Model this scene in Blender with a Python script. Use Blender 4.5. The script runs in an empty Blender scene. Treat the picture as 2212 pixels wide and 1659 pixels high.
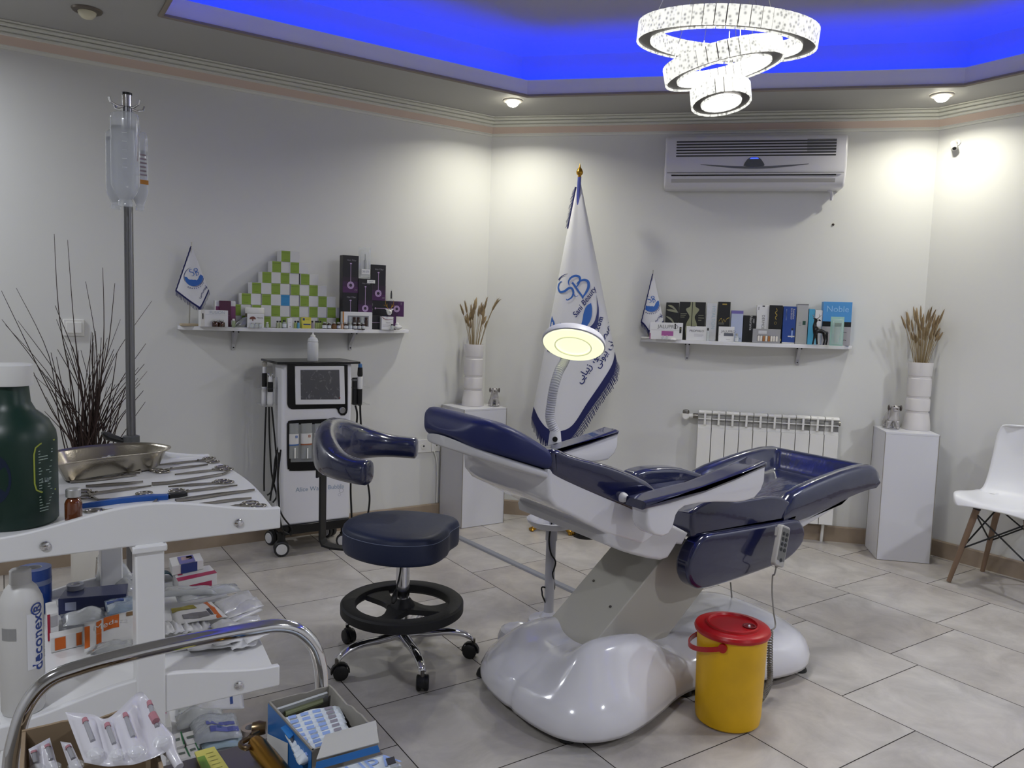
import bpy, math, random
from mathutils import Vector, Matrix
random.seed(7)
PI = math.pi
sc = bpy.context.scene
C = bpy.context.collection
# ------------------------------------------------------------------ camera, fitted to the floor tile joints
F, CX, CY = 1671.84, 1106.0, 829.5
PITCH, ROLL, YAW, EYE = 0.08960306, 0.03208308, 0.58482221, 1.31
_cp, _sp = math.cos(PITCH), math.sin(PITCH)
FW = Vector((math.sin(YAW)*_cp, math.cos(YAW)*_cp, -_sp))
_r = Vector((math.cos(YAW), -math.sin(YAW), 0)); _u = _r.cross(FW)
RT = _r*math.cos(ROLL) + _u*math.sin(ROLL)
UP = -_r*math.sin(ROLL) + _u*math.cos(ROLL)
EYEP = Vector((0, 0, EYE))
cam = bpy.data.cameras.new('camera'); cam.sensor_width = 36; cam.sensor_fit = 'HORIZONTAL'
cam.lens = F/2212*36; cam.clip_start = 0.02; cam.clip_end = 60
camo = bpy.data.objects.new('camera', cam); C.objects.link(camo)
m = Matrix.Identity(4)
for i, v in enumerate((RT, UP, -FW)):
    for j in range(3): m[j][i] = v[j]
m.translation = EYEP
camo.matrix_world = m
sc.camera = camo
# survey helpers: the point of a known real plane seen along a sight line of the survey photo
def ray(px, py): return RT*((px-CX)/F) - UP*((py-CY)/F) + FW
def atp(px, py, n, d):
    r = ray(px, py); n = Vector(n); return EYEP + r*((d-n.dot(EYEP))/n.dot(r))
def atz(px, py, z=0.0): return atp(px, py, (0, 0, 1), z)
def aty(px, py, y): return atp(px, py, (0, 1, 0), y)
def atx(px, py, x): return atp(px, py, (1, 0, 0), x)
def proj(p):
    d = Vector(p)-EYEP; w = d.dot(FW); return (CX+F*d.dot(RT)/w, CY-F*d.dot(UP)/w)
S2 = math.sqrt(.5)
YL, XR, DD = 4.311, 4.490, 6.95       # left wall y, right wall x, angled back wall x+y
def atb(px, py, off=0.0): return atp(px, py, (S2, S2, 0), DD*S2-off)
def atl(px, py, off=0.0): return aty(px, py, YL-off)
def bw(s, off, z):                      # point on the back wall: s along it, off out of it
    return Vector((DD/2 + s*S2 - off*S2, DD/2 - s*S2 - off*S2, z))
def bs(p): return (p.x-p.y)*S2          # s of a point
# ------------------------------------------------------------------ materials
MATS = {}
def srgb(c):
    if isinstance(c, str):
        c = c.lstrip('#'); c = [int(c[i:i+2], 16)/255 for i in (0, 2, 4)]
    return [(x/12.92 if x <= .04045 else ((x+.055)/1.055)**2.4) for x in c]
def mat(name, col, rough=.5, metal=0, coat=0, trans=0, alpha=1, emit=None, es=0, bump=0, bscale=30, var=0, vscale=4, spec=.5, bdist=.01, ior=1.45, stretch=None, sss=0):
    if name in MATS: return MATS[name]
    mt = bpy.data.materials.new(name); mt.use_nodes = True; MATS[name] = mt
    nt = mt.node_tree; b = nt.nodes['Principled BSDF']; c = srgb(col)
    b.inputs['Base Color'].default_value = (*c, 1); b.inputs['Roughness'].default_value = rough
    b.inputs['Metallic'].default_value = metal; b.inputs['Coat Weight'].default_value = coat; b.inputs['Coat Roughness'].default_value = .06
    b.inputs['Transmission Weight'].default_value = trans; b.inputs['Alpha'].default_value = alpha
    b.inputs['Specular IOR Level'].default_value = spec; b.inputs['IOR'].default_value = ior
    if emit is not None:
        b.inputs['Emission Color'].default_value = (*srgb(emit), 1); b.inputs['Emission Strength'].default_value = es
    if bump or var:
        tc = nt.nodes.new('ShaderNodeTexCoord'); src = tc.outputs['Object']
        if stretch:
            mp = nt.nodes.new('ShaderNodeMapping'); mp.inputs['Scale'].default_value = stretch
            nt.links.new(src, mp.inputs[0]); src = mp.outputs[0]
    if bump:
        n = nt.nodes.new('ShaderNodeTexNoise'); n.inputs['Scale'].default_value = bscale; n.inputs['Detail'].default_value = 3
        nt.links.new(src, n.inputs['Vector'])
        bp = nt.nodes.new('ShaderNodeBump'); bp.inputs['Strength'].default_value = bump; bp.inputs['Distance'].default_value = bdist
        nt.links.new(n.outputs[0], bp.inputs['Height']); nt.links.new(bp.outputs[0], b.inputs['Normal'])
        if coat: nt.links.new(bp.outputs[0], b.inputs['Coat Normal'])
    if var:
        n = nt.nodes.new('ShaderNodeTexNoise'); n.inputs['Scale'].default_value = vscale; n.inputs['Detail'].default_value = 5
        nt.links.new(src, n.inputs['Vector'])
        rp = nt.nodes.new('ShaderNodeMapRange'); rp.inputs[1].default_value = .3; rp.inputs[2].default_value = .7
        rp.inputs[3].default_value = 1-var; rp.inputs[4].default_value = 1+var
        nt.links.new(n.outputs[0], rp.inputs[0])
        mx = nt.nodes.new('ShaderNodeMix'); mx.data_type = 'RGBA'; mx.blend_type = 'MULTIPLY'; mx.inputs[0].default_value = 1
        mx.inputs[6].default_value = (*c, 1); nt.links.new(rp.outputs[0], mx.inputs[7]); nt.links.new(mx.outputs[2], b.inputs['Base Color'])
    return mt
# ------------------------------------------------------------------ things and tags
def tag(o, label=None, cat=None, group=None, kind=None):
    if label: o['label'] = label
    if cat: o['category'] = cat
    if group: o['group'] = group
    if kind: o['kind'] = kind
    return o
def thing(name, label, cat, loc=(0, 0, 0), rz=0.0, group=None):
    o = bpy.data.objects.new(name, None); C.objects.link(o); o.empty_display_size = .05
    o.location = loc; o.rotation_euler = (0, 0, rz)
    o['_w'] = 1
    return tag(o, label, cat, group)
def mw(o):
    w = Matrix.LocRotScale(Vector(o.location), o.rotation_euler, Vector(o.scale))
    return mw(o.parent) @ w if o.parent else w
def dup(root, loc, rz, label=None, group=None):
    r = root.copy(); C.objects.link(r); r.location = loc; r.rotation_euler = (0, 0, rz)
    if label: r['label'] = label
    if group: r['group'] = group
    for ch in list(root.children):
        c = ch.copy(); C.objects.link(c); c.parent = r
        for g in list(ch.children):
            d = g.copy(); C.objects.link(d); d.parent = c
    return r
# ------------------------------------------------------------------ mesh builder
def basis(ax):
    ax = Vector(ax).normalized(); t = Vector((0, 0, 1)) if abs(ax.z) < .9 else Vector((1, 0, 0))
    u = ax.cross(t).normalized(); return u, ax.cross(u)
class MB:
    def __init__(s): s.v = []; s.f = []; s.mi = []; s.m = 0
    def add(s, vs, fs):
        b = len(s.v); s.v += [Vector(p) for p in vs]
        for f in fs: s.f.append([b+i for i in f]); s.mi.append(s.m)
        return s
    def box(s, c, d, rz=0, M=None, taper=1.0):
        x, y, z = d[0]/2, d[1]/2, d[2]/2; c = Vector(c)
        vs = [Vector((i*x*(taper if k > 0 else 1), j*y*(taper if k > 0 else 1), k*z)) for k in (-1, 1) for j in (-1, 1) for i in (-1, 1)]
        R = M if M is not None else Matrix.Rotation(rz, 3, 'Z')
        return s.add([c + R @ p for p in vs], [(0, 2, 3, 1), (4, 5, 7, 6), (0, 1, 5, 4), (2, 6, 7, 3), (0, 4, 6, 2), (1, 3, 7, 5)])
    def quad(s, a, b, c, d): return s.add([a, b, c, d], [(0, 1, 2, 3)])
    def rings(s, R, cap=True, close=True):
        n = len(R[0]); vs = [p for r in R for p in r]; fs = []
        for i in range(len(R)-1):
            for j in range(n if close else n-1):
                k = (j+1) % n; fs.append((i*n+j, i*n+k, (i+1)*n+k, (i+1)*n+j))
        if cap: fs.append(tuple(range(n-1, -1, -1))); fs.append(tuple((len(R)-1)*n+j for j in range(n)))
        return s.add(vs, fs)
    def cyl(s, a, b, r, r2=None, n=16):
        a, b = Vector(a), Vector(b); u, w = basis(b-a); r2 = r if r2 is None else r2
        return s.rings([[p+(u*math.cos(t*2*PI/n)+w*math.sin(t*2*PI/n))*q for t in range(n)] for p, q in ((a, r), (b, r2))])
    def tube(s, pts, r, n=10, cap=True):
        pts = [Vector(p) for p in pts]; R = []; u = None
        for i, p in enumerate(pts):
            d = (pts[min(i+1, len(pts)-1)]-pts[max(i-1, 0)]).normalized()
            if u is None: u, w = basis(d)
            else:
                u = (u-d*u.dot(d)).normalized(); w = d.cross(u)
            q = r[i] if isinstance(r, (list, tuple)) else r
            R.append([p+(u*math.cos(t*2*PI/n)+w*math.sin(t*2*PI/n))*q for t in range(n)])
        return s.rings(R, cap)
    def lathe(s, prof, c=(0, 0, 0), n=24, cap=True, ax=None, sx=1, sy=1):
        c = Vector(c)
        if ax is None: return s.rings([[c+Vector((r*math.cos(t*2*PI/n)*sx, r*math.sin(t*2*PI/n)*sy, z)) for t in range(n)] for r, z in prof], cap)
        a = Vector(ax).normalized(); u, w = basis(a)
        return s.rings([[c+a*z+(u*math.cos(t*2*PI/n)+w*math.sin(t*2*PI/n))*r for t in range(n)] for r, z in prof], cap)
    def ball(s, c, r, n=16, M=None):
        rx, ry, rz = r if isinstance(r, (tuple, list)) else (r, r, r); R = []; c = Vector(c)
        for i in range(n//2+1):
            a = -PI/2+PI*i/(n//2); q = max(math.cos(a), .001)
            ps = [Vector((rx*q*math.cos(t*2*PI/n), ry*q*math.sin(t*2*PI/n), rz*math.sin(a))) for t in range(n)]
            R.append([c+(M @ p if M is not None else p) for p in ps])
        return s.rings(R)
    def prism(s, poly, o, u, w, t):
        """poly in (u,w) axes at o, extruded by vector t"""
        o, u, w, t = Vector(o), Vector(u), Vector(w), Vector(t)
        a = [o+u*p[0]+w*p[1] for p in poly]; return s.rings([a, [p+t for p in a]])
    def grid(s, fn, nu, nv, closeu=False):
        vs = [fn(i/nu, j/nv) for i in range(nu+1) for j in range(nv+1)]
        return s.add(vs, [(i*(nv+1)+j, i*(nv+1)+j+1, (i+1)*(nv+1)+j+1, (i+1)*(nv+1)+j) for i in range(nu) for j in range(nv)])
    def build(s, name, mats, parent=None, smooth=35, bevel=0, bseg=2, world=True, sub=0, origin=None, solid=0, fix=True, limit=40):
        me = bpy.data.meshes.new(name)
        o = bpy.data.objects.new(name, me); C.objects.link(o)
        vs = s.v
        if parent is not None:
            o.parent = parent
            if world:
                inv = mw(parent).inverted(); vs = [inv @ p for p in vs]
        elif origin is not None:
            o.location = origin; og = Vector(origin); vs = [p-og for p in vs]
        else:
            lo = [min(p[i] for p in vs) for i in range(3)]; hi = [max(p[i] for p in vs) for i in range(3)]
            og = Vector(((lo[0]+hi[0])/2, (lo[1]+hi[1])/2, lo[2])); o.location = og; vs = [p-og for p in vs]
        me.from_pydata([tuple(p) for p in vs], [], s.f)
        for mt in (mats if isinstance(mats, (list, tuple)) else [mats]): me.materials.append(mt)
        for p, i in zip(me.polygons, s.mi): p.material_index = i
        if fix:
            import bmesh
            b = bmesh.new(); b.from_mesh(me); bmesh.ops.remove_doubles(b, verts=b.verts, dist=1e-6)
            bmesh.ops.recalc_face_normals(b, faces=b.faces); b.to_mesh(me); b.free()
        if bevel:
            md = o.modifiers.new('edge', 'BEVEL'); md.width = bevel; md.segments = bseg; md.limit_method = 'ANGLE'; md.angle_limit = math.radians(limit)
        if solid:
            md = o.modifiers.new('skin', 'SOLIDIFY'); md.thickness = solid; md.offset = 0
        if sub:
            md = o.modifiers.new('sub', 'SUBSURF'); md.levels = sub; md.render_levels = sub
        if smooth:
            me.shade_smooth()
            if not sub: me.set_sharp_from_angle(angle=math.radians(smooth if not bevel else 60))
        return o
def spline(pts, n=8):
    """Catmull-Rom through points (any dimension)"""
    P = [tuple(p) for p in pts]; P = [P[0]]+P+[P[-1]]; out = []
    for i in range(1, len(P)-2):
        for k in range(n):
            t = k/n
            out.append(tuple(.5*((2*b)+(c-a)*t+(2*a-5*b+4*c-d)*t*t+(3*b-a-3*c+d)*t**3) for a, b, c, d in zip(P[i-1], P[i], P[i+1], P[i+2])))
    out.append(P[-2]); return out
def cspline(pts, n=6):
    P = [tuple(p) for p in pts]; N = len(P); out = []
    for i in range(N):
        A, B, D, E = P[i-1], P[i], P[(i+1) % N], P[(i+2) % N]
        for k in range(n):
            t = k/n
            out.append(tuple(.5*((2*b)+(c-a)*t+(2*a-5*b+4*c-d)*t*t+(3*b-a-3*c+d)*t**3) for a, b, c, d in zip(A, B, D, E)))
    return out
_fonts = {}
def text2d(body, size=1.0, align='CENTER', shear=0, bold=0, spacing=1):
    """flat lettering: list of (x,y) and faces"""
    cu = bpy.data.curves.new('lettering', 'FONT'); cu.body = body; cu.size = size; cu.align_x = align; cu.align_y = 'CENTER'
    cu.shear = shear; cu.offset = bold; cu.resolution_u = 3; cu.space_character = spacing
    o = bpy.data.objects.new('lettering', cu); C.objects.link(o)
    dg = bpy.context.evaluated_depsgraph_get(); me = bpy.data.meshes.new_from_object(o.evaluated_get(dg))
    vs = [(v.co.x, v.co.y) for v in me.vertices]; fs = [tuple(p.vertices) for p in me.polygons]
    bpy.data.objects.remove(o); bpy.data.curves.remove(cu); bpy.data.meshes.remove(me)
    return vs, fs
def lettering(mb, body, o, u, w, size, align='CENTER', shear=0, bold=0, spacing=1):
    vs, fs = text2d(body, size, align, shear, bold, spacing); o, u, w = Vector(o), Vector(u), Vector(w)
    return mb.add([o+u*x+w*y for x, y in vs], fs)
def stroke(pts, wd, closed=False):
    """ribbon of varying width along 2d points -> verts, faces"""
    n = len(pts); vs = []; fs = []
    for i, p in enumerate(pts):
        a = pts[(i-1) % n if closed else max(i-1, 0)]; b = pts[(i+1) % n if closed else min(i+1, n-1)]
        d = Vector((b[0]-a[0], b[1]-a[1])); d = d.normalized() if d.length else Vector((1, 0)); q = Vector((-d.y, d.x))
        h = (wd(i/(n-1)) if callable(wd) else wd)/2
        vs += [(p[0]+q.x*h, p[1]+q.y*h), (p[0]-q.x*h, p[1]-q.y*h)]
    for i in range(n if closed else n-1):
        k = (i+1) % n; fs.append((2*i, 2*i+1, 2*k+1, 2*k))
    return vs, fs
Z3 = Vector((0, 0, 1))
# ================================================================== THE ROOM
ZC, ZB = 2.535, 2.445          # ceiling, foot of the cornice
X0, Y0 = -2.3, -2.4            # walls behind the camera
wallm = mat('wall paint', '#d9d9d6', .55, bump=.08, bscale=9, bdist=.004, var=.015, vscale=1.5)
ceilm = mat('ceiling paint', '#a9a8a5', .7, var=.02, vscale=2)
whitem = mat('cornice white', '#dcdcd4', .45)
pinkm = mat('cornice blush band', '#cdb9ab', .5)
bnam = mat('baseboard beige stone', '#9a8a78', .35, var=.12, vscale=9)
lipm = mat('lip paint', '#e8e8ea', .6)
OUT = [(X0, Y0), (XR, Y0), (XR, DD-XR), (DD-YL, YL), (X0, YL)]
def wall(name, a, b):
    mb = MB(); a, b = Vector((*a, 0)), Vector((*b, 0)); d = (b-a).normalized(); n = Vector((d.y, -d.x, 0))*.12
    mb.rings([[a, b, b+n, a+n], [p+Z3*(ZC+.5) for p in (a, b, b+n, a+n)]])
    return tag(mb.build(name, wallm, smooth=0), kind='structure')
for nm, i in (('wall_front', 0), ('wall_right', 1), ('wall_back', 2), ('wall_left', 3), ('wall_near', 4)):
    wall(nm, OUT[i], OUT[(i+1) % 5])
# floor: half-metre tiles in staggered rows over a dark joint bed
tm = bpy.data.materials.new('floor tiles'); tm.use_nodes = True; nt = tm.node_tree; bs_ = nt.nodes['Principled BSDF']
tc = nt.nodes.new('ShaderNodeTexCoord'); geo = nt.nodes.new('ShaderNodeNewGeometry')
n1 = nt.nodes.new('ShaderNodeTexNoise'); n1.inputs['Scale'].default_value = 5; n1.inputs['Detail'].default_value = 8; n1.inputs['Roughness'].default_value = .65; n1.inputs['Distortion'].default_value = .6
n2 = nt.nodes.new('ShaderNodeTexNoise'); n2.inputs['Scale'].default_value = 1.3; n2.inputs['Detail'].default_value = 3
addv = nt.nodes.new('ShaderNodeVectorMath'); addv.operation = 'ADD'
sclv = nt.nodes.new('ShaderNodeVectorMath'); sclv.operation = 'SCALE'; sclv.inputs['Scale'].default_value = 9
cmb = nt.nodes.new('ShaderNodeCombineXYZ'); nt.links.new(geo.outputs['Random Per Island'], cmb.inputs[0]); nt.links.new(geo.outputs['Random Per Island'], cmb.inputs[1])
nt.links.new(cmb.outputs[0], sclv.inputs[0]); nt.links.new(tc.outputs['Object'], addv.inputs[0]); nt.links.new(sclv.outputs[0], addv.inputs[1])
nt.links.new(addv.outputs[0], n1.inputs['Vector']); nt.links.new(addv.outputs[0], n2.inputs['Vector'])
cr = nt.nodes.new('ShaderNodeValToRGB'); cr.color_ramp.elements[0].position = .33; cr.color_ramp.elements[1].position = .68
cr.color_ramp.elements[0].color = (*srgb('#a9a5a1'), 1); cr.color_ramp.elements[1].color = (*srgb('#c9c5c0'), 1)
nt.links.new(n1.outputs[0], cr.inputs[0])
cr2 = nt.nodes.new('ShaderNodeValToRGB'); cr2.color_ramp.elements[0].position = .35; cr2.color_ramp.elements[1].position = .65
cr2.color_ramp.elements[0].color = (*srgb('#f0ebe6'), 1); cr2.color_ramp.elements[1].color = (1, 1, 1, 1)
nt.links.new(n2.outputs[0], cr2.inputs[0])
mx = nt.nodes.new('ShaderNodeMix'); mx.data_type = 'RGBA'; mx.blend_type = 'MULTIPLY'; mx.inputs[0].default_value = 1
nt.links.new(cr.outputs[0], mx.inputs[6]); nt.links.new(cr2.outputs[0], mx.inputs[7])
hs = nt.nodes.new('ShaderNodeHueSaturation'); mr = nt.nodes.new('ShaderNodeMapRange'); mr.inputs[3].default_value = .93; mr.inputs[4].default_value = 1.06
nt.links.new(geo.outputs['Random Per Island'], mr.inputs[0]); nt.links.new(mr.outputs[0], hs.inputs['Value']); nt.links.new(mx.outputs[2], hs.inputs['Color'])
nt.links.new(hs.outputs[0], bs_.inputs['Base Color']); bs_.inputs['Roughness'].default_value = .3
groutm = mat('tile joint', '#2f2924', .9)
TW, TL, G = .4952, .503, .0035
offs = {-1: .02, 0: .208, 1: .024, 2: .201, 3: .020, 4: .1065, 5: .169, 6: .02, 7: .2}
fl = MB(); fl.m = 1
fl.box(((X0+XR)/2, (Y0+YL)/2, -.05), (XR-X0+.3, YL-Y0+.3, .096)); fl.m = 0
for k in range(-8, 8):
    xa = .976+k*TW; off = offs.get(k, .02 if k % 2 else .2)*1.31
    for j in range(-7, 10):
        ya = off+j*TL
        if xa > XR or ya > YL: continue
        fl.add([(xa+G/2, ya+G/2, 0), (xa+TW-G/2, ya+G/2, 0), (xa+TW-G/2, ya+TL-G/2, 0), (xa+G/2, ya+TL-G/2, 0)], [(0, 1, 2, 3)])
tag(fl.build('floor', [tm, groutm], smooth=0, origin=(0, 0, 0)), kind='structure')
# skirting
def run(name, pts, prof, mats, closed=False, mi=None, kind='structure'):
    """sweep a (out, z) profile along floor-plan points, mitred; out is to the left of travel"""
    mb = MB(); n = len(pts); R = []
    for i, p in enumerate(pts):
        p = Vector(p); a = Vector(pts[(i-1) % n]); b = Vector(pts[(i+1) % n])
        d1 = (p-a).normalized() if (closed or i > 0) else None; d2 = (b-p).normalized() if (closed or i < n-1) else None
        d1 = d1 or d2; d2 = d2 or d1
        n1_, n2_ = Vector((-d1.y, d1.x)), Vector((-d2.y, d2.x)); mdir = (n1_+n2_).normalized(); k = 1/max(mdir.dot(n1_), .3)
        R.append([Vector((p.x+mdir.x*o*k, p.y+mdir.y*o*k, z)) for o, z in prof])
    if closed: R.append(R[0])
    m_ = len(prof); vs = [q for r in R for q in r]
    for j in range(m_-1):
        mb.m = mi[j] if mi else 0
        mb.add([q for r in R for q in (r[j], r[j+1])], [(2*i, 2*i+1, 2*i+3, 2*i+2) for i in range(len(R)-1)])
    return tag(mb.build(name, mats, smooth=30, origin=(0, 0, 0)), kind=kind)
e = .0005
sk = [(e, 0), (.016, 0), (.016, .088), (.012, .094), (e, .094)]
P4 = [Vector(p) for p in OUT]
run('baseboard_right', [P4[1], P4[2]], sk, bnam); run('baseboard_back', [P4[2], P4[3]], sk, bnam); run('baseboard_left', [P4[3], P4[4]], sk, bnam)
# cornice: stepped white fillets over a blush band
co = [(e, ZB-.014), (.007, ZB-.014), (.010, ZB-.004), (.018, ZB-.001), (.018, ZB+.002), (.026, ZB+.012), (.034, ZB+.030), (.040, ZB+.036), (.052, ZB+.037), (.052, ZB+.046), (.044, ZB+.048), (.044, ZB+.052), (.070, ZB+.053), (.070, ZB+.064), (.060, ZB+.066), (.060, ZB+.069), (.086, ZB+.070), (.086, ZB+.079), (.078, ZB+.081), (.078, ZB+.084), (.100, ZB+.084), (.100, ZC-.001)]
cm = [0, 0, 0, 0, 1, 1, 1]+[0]*14
run('trim_cornice', P4+[P4[0]], co, [whitem, pinkm], mi=cm)
# ceiling with a deep lit recess
E1 = .590
RC = [(X0+.6, Y0+.6), (4.09, Y0+.6), (4.09, 6.22-4.09), (6.22-3.72, 3.72), (.59, 3.72), (.59, 2.2), (X0+.6, 2.2)]
RC = [(.59, Y0+.6), (4.09, Y0+.6), (4.09, 2.13), (2.50, 3.72), (.59, 3.72)]
cb = MB()
outer = [Vector((x, y, ZC)) for x, y in [(X0, Y0), (XR, Y0), (XR, DD-XR), (DD-YL, YL), (X0, YL)]]
inner = [Vector((x, y, ZC)) for x, y in RC]
cb.add(outer+inner, [(i, (i+1) % 5, 5+(i+1) % 5, 5+i) for i in range(5)])
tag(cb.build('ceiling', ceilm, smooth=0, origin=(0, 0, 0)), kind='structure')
ZL = ZC+.085
def off_poly(poly, d):
    n = len(poly); out = []
    for i, p in enumerate(poly):
        p = Vector(p); a = Vector(poly[i-1]); b = Vector(poly[(i+1) % n]); d1 = (p-a).normalized(); d2 = (b-p).normalized()
        n1_, n2_ = Vector((d1.y, -d1.x)), Vector((d2.y, -d2.x)); mdir = (n1_+n2_).normalized(); out.append(tuple(p+mdir*d/max(mdir.dot(n1_), .3)))
    return out
# travel is counter-clockwise so left = inwards; lip sits at the opening, ledge runs outwards above it
run('trim_recess', RC, [(0, ZC-.001), (0, ZC-.008), (.010, ZC-.012), (.020, ZC-.006), (.020, ZC+.004), (.008, ZC+.006)], mat('recess bead', '#8f857b', .5), closed=True)
run('ceiling_lip', RC, [(.008, ZC+.004), (.008, ZL), (-.012, ZL), (-.012, ZC+.02), (-.16, ZC+.02), (-.16, ZC+.23), (-.145, ZC+.265), (-.10, ZC+.29), (-.03, ZC+.305)], [lipm, ceilm], closed=True, mi=[0, 0, 0, 0, 1, 1, 1, 1])
top = [Vector((x, y, ZC+.305)) for x, y in off_poly(RC, .032)]
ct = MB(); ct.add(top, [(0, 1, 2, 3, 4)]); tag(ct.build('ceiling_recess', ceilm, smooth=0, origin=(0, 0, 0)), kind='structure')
# blue strip light lying in the cove, behind the lip
ledm = mat('blue strip', '#0030ff', .5, emit='#0030ff', es=30)
RC2 = off_poly(RC, .075)
for i in range(5):
    a, b = Vector((*RC2[i], ZC+.03)), Vector((*RC2[(i+1) % 5], ZC+.03)); d = (b-a).normalized()
    if i == 0: continue
    q = MB(); q.box((a+b)/2, ((b-a).length-.03, .02, .014), rz=math.atan2(d.y, d.x))
    tag(q.build('strip_light', ledm, smooth=0), ['', 'blue strip light hidden in the ceiling recess above the right wall', 'blue strip light hidden in the ceiling recess above the angled wall with the air conditioner', 'blue strip light hidden in the ceiling recess above the left wall', 'blue strip light hidden in the ceiling recess at its left end'][i], 'strip light', 'blue strip lights in the recess')
# ------------------------------------------------------------------ lights
def area(name, loc, size, power, col=(1, 1, 1), rot=(0, 0, 0), shape='DISK', sy=None, spread=PI):
    l = bpy.data.lights.new(name, 'AREA'); l.shape = shape; l.size = size; l.energy = power; l.color = col; l.spread = spread
    if sy: l.size_y = sy
    o = bpy.data.objects.new(name, l); C.objects.link(o); o.location = loc; o.rotation_euler = rot; return o
dlring = mat('downlight ring', '#6a625a', .35, metal=.6)
dlringw = mat('downlight ring pale', '#cfcac0', .35)
bulbon = mat('lit bulb', '#ffffff', .4, emit='#fffbe6', es=42)
bulboff = mat('unlit bulb', '#d8d2b8', .35)
def downlight(loc, on, label, pw=0):
    t = thing('downlight', label, 'ceiling light', loc, 0, 'recessed downlights')
    x, y, z = loc
    MB().lathe([(.032, z-.001), (.034, z-.010), (.046, z-.012), (.056, z-.008), (.060, z-.001)], (x, y, 0), 28, cap=False).build('rim', dlringw if on else dlring, t)
    MB().lathe([(.036, z-.002), (.036, z-.012), (.032, z-.024), (.022, z-.034), (.004, z-.040)], (x, y, 0), 24).build('bulb', bulbon if on else bulboff, t)
    if on: area('downlight_lamp', (x, y, z-.045), .07, pw, (1, .98, .84), spread=math.radians(152))
    return t
dl = atz(1108, 216, ZC); dr = atz(2035, 204, ZC); do = atz(188, 21, ZC)
DLP = 7.8
downlight((dl.x, dl.y, ZC), True, 'lit downlight above the corner between left wall and flag', DLP)
downlight((dr.x, dr.y, ZC), True, 'lit downlight above the right corner with the tall wheat vase', DLP*.8)
downlight((do.x, do.y, ZC), False, 'unlit dark-rimmed downlight beside the left end of the blue recess')
# ================================================================== TREATMENT CHAIR
navy = mat('navy vinyl', '#162056', .42, bump=.15, bscale=160, bdist=.002)
wrap = mat('navy vinyl in clear film', '#12173f', .22, coat=1, bump=.22, bscale=11, bdist=.005, stretch=(1, .5, 1))
wrap2 = mat('grey blue vinyl in clear film', '#1d2344', .22, coat=1, bump=.3, bscale=16, bdist=.006, stretch=(.4, 1, 1))
gloss = mat('glossy white shell', '#d8d7dc', .13, coat=.6, var=.02, vscale=3)
shell = mat('pale grey plastic', '#c9c8cb', .35)
creamy = mat('cream steel', '#b9b6ad', .4)
blackp = mat('black plastic', '#101012', .45)
chrome = mat('chrome', '#d9d9dc', .09, metal=1)
steel = mat('steel', '#b8b4ac', .28, metal=1)
screwm = mat('screw', '#77746e', .35, metal=1)
YC = 2.05
def zA(x, y): return (900+x/3.456, 860+y/3.456)
def zB(x, y): return (1300+x/3.568, 920+y/3.568)
def profxz(pts, zf, plane): return [(q.x, q.z) for q in (aty(*zf(*p), plane) for p in pts)]
def slab(name, prof, y0, y1, m_, parent, dip=0.0, bevel=.015, nv=8, smooth_n=5, sp=True, bulge=0.0, bseg=3, grow=0.0):
    """side-view outline carried from y0 to y1, its two edges rounded over by bevel"""
    pr = cspline(prof, smooth_n) if sp else prof
    n = len(pr); a = sum(pr[i][0]*pr[(i+1) % n][1]-pr[(i+1) % n][0]*pr[i][1] for i in range(n)); sg = 1 if a > 0 else -1
    nr = []
    for i in range(n):
        p, o_, q = Vector(pr[i-1]), Vector(pr[i]), Vector(pr[(i+1) % n])
        d1 = (o_-p).normalized(); d2 = (q-o_).normalized(); n1_ = Vector((d1.y, -d1.x))*sg; n2_ = Vector((d2.y, -d2.x))*sg
        m_n = (n1_+n2_); m_n = m_n.normalized() if m_n.length > .01 else n1_; nr.append(m_n/max(m_n.dot(n1_), .6))
    st = [(0, 1.0)]+[(1-math.cos(k*PI/2/4), 1-math.sin(k*PI/2/4)) for k in range(1, 5)]
    ys = [(y0+bevel*f, bevel*g) for f, g in st]+[(y0+bevel+(y1-y0-2*bevel)*k/nv, 0) for k in range(1, nv)]+[(y1-bevel*f, bevel*g) for f, g in st[::-1]]
    R = []
    for y, ins in ys:
        v = -1+2*(y-y0)/(y1-y0)
        R.append([Vector((x-q.x*(ins-grow), y, z-q.y*(ins-grow)-dip*max(0, q.y)*(1-v**4)+bulge*max(0, q.y)*(1-v*v))) for (x, z), q in zip(pr, nr)])
    return MB().rings(R).build(name, m_, parent, smooth=40)
t = thing('treatment_chair', 'navy reclining treatment chair with white armrests on a glossy white base', 'treatment chair', (1.9, YC, 0))
YN, YF = YC-.255, YC+.265
# upholstery
def headpad(name, m_, x_tip, x_end, zt, zb, hw, rnd=.03, e=2.6, nose=.22):
    """cushion with a rounded head end: cross sections from the tip to x_end; zt, zb give top and underside height along x"""
    R = []; N = 22
    for i in range(N+1):
        f = (i/N)**1.6; x = x_tip+(x_end-x_tip)*f
        w = hw*(1-max(0, 1-(x-x_tip)/nose)**e)**(1/e) if x > x_tip else .004
        w = max(w, .02); T, B = zt(x), zb(x); c = (T+B)/2; h = (T-B)/2*min(1, .35+6*f) if name == 'headrest' else (T-B)/2
        if i >= N-3: h *= (1, .97, .9, .75)[i-N+3]; w -= (0, .003, .010, .03)[i-N+3]
        ring = []
        for k in range(40):
            an = k*2*PI/40; cc, ss = math.cos(an), math.sin(an)
            ring.append(Vector((x, YC+.005+w*math.copysign(abs(cc)**.28, cc)*1.0, c+h*math.copysign(abs(ss)**.55, ss))))
        R.append(ring)
    return MB().rings(R).build(name, m_, parent=t, smooth=60)
def tabz(pts, plane): 
    tb = sorted((q.x, q.z) for q in (aty(*zA(*p), plane) for p in pts)); return lambda x: lerp(tb, x)
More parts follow.
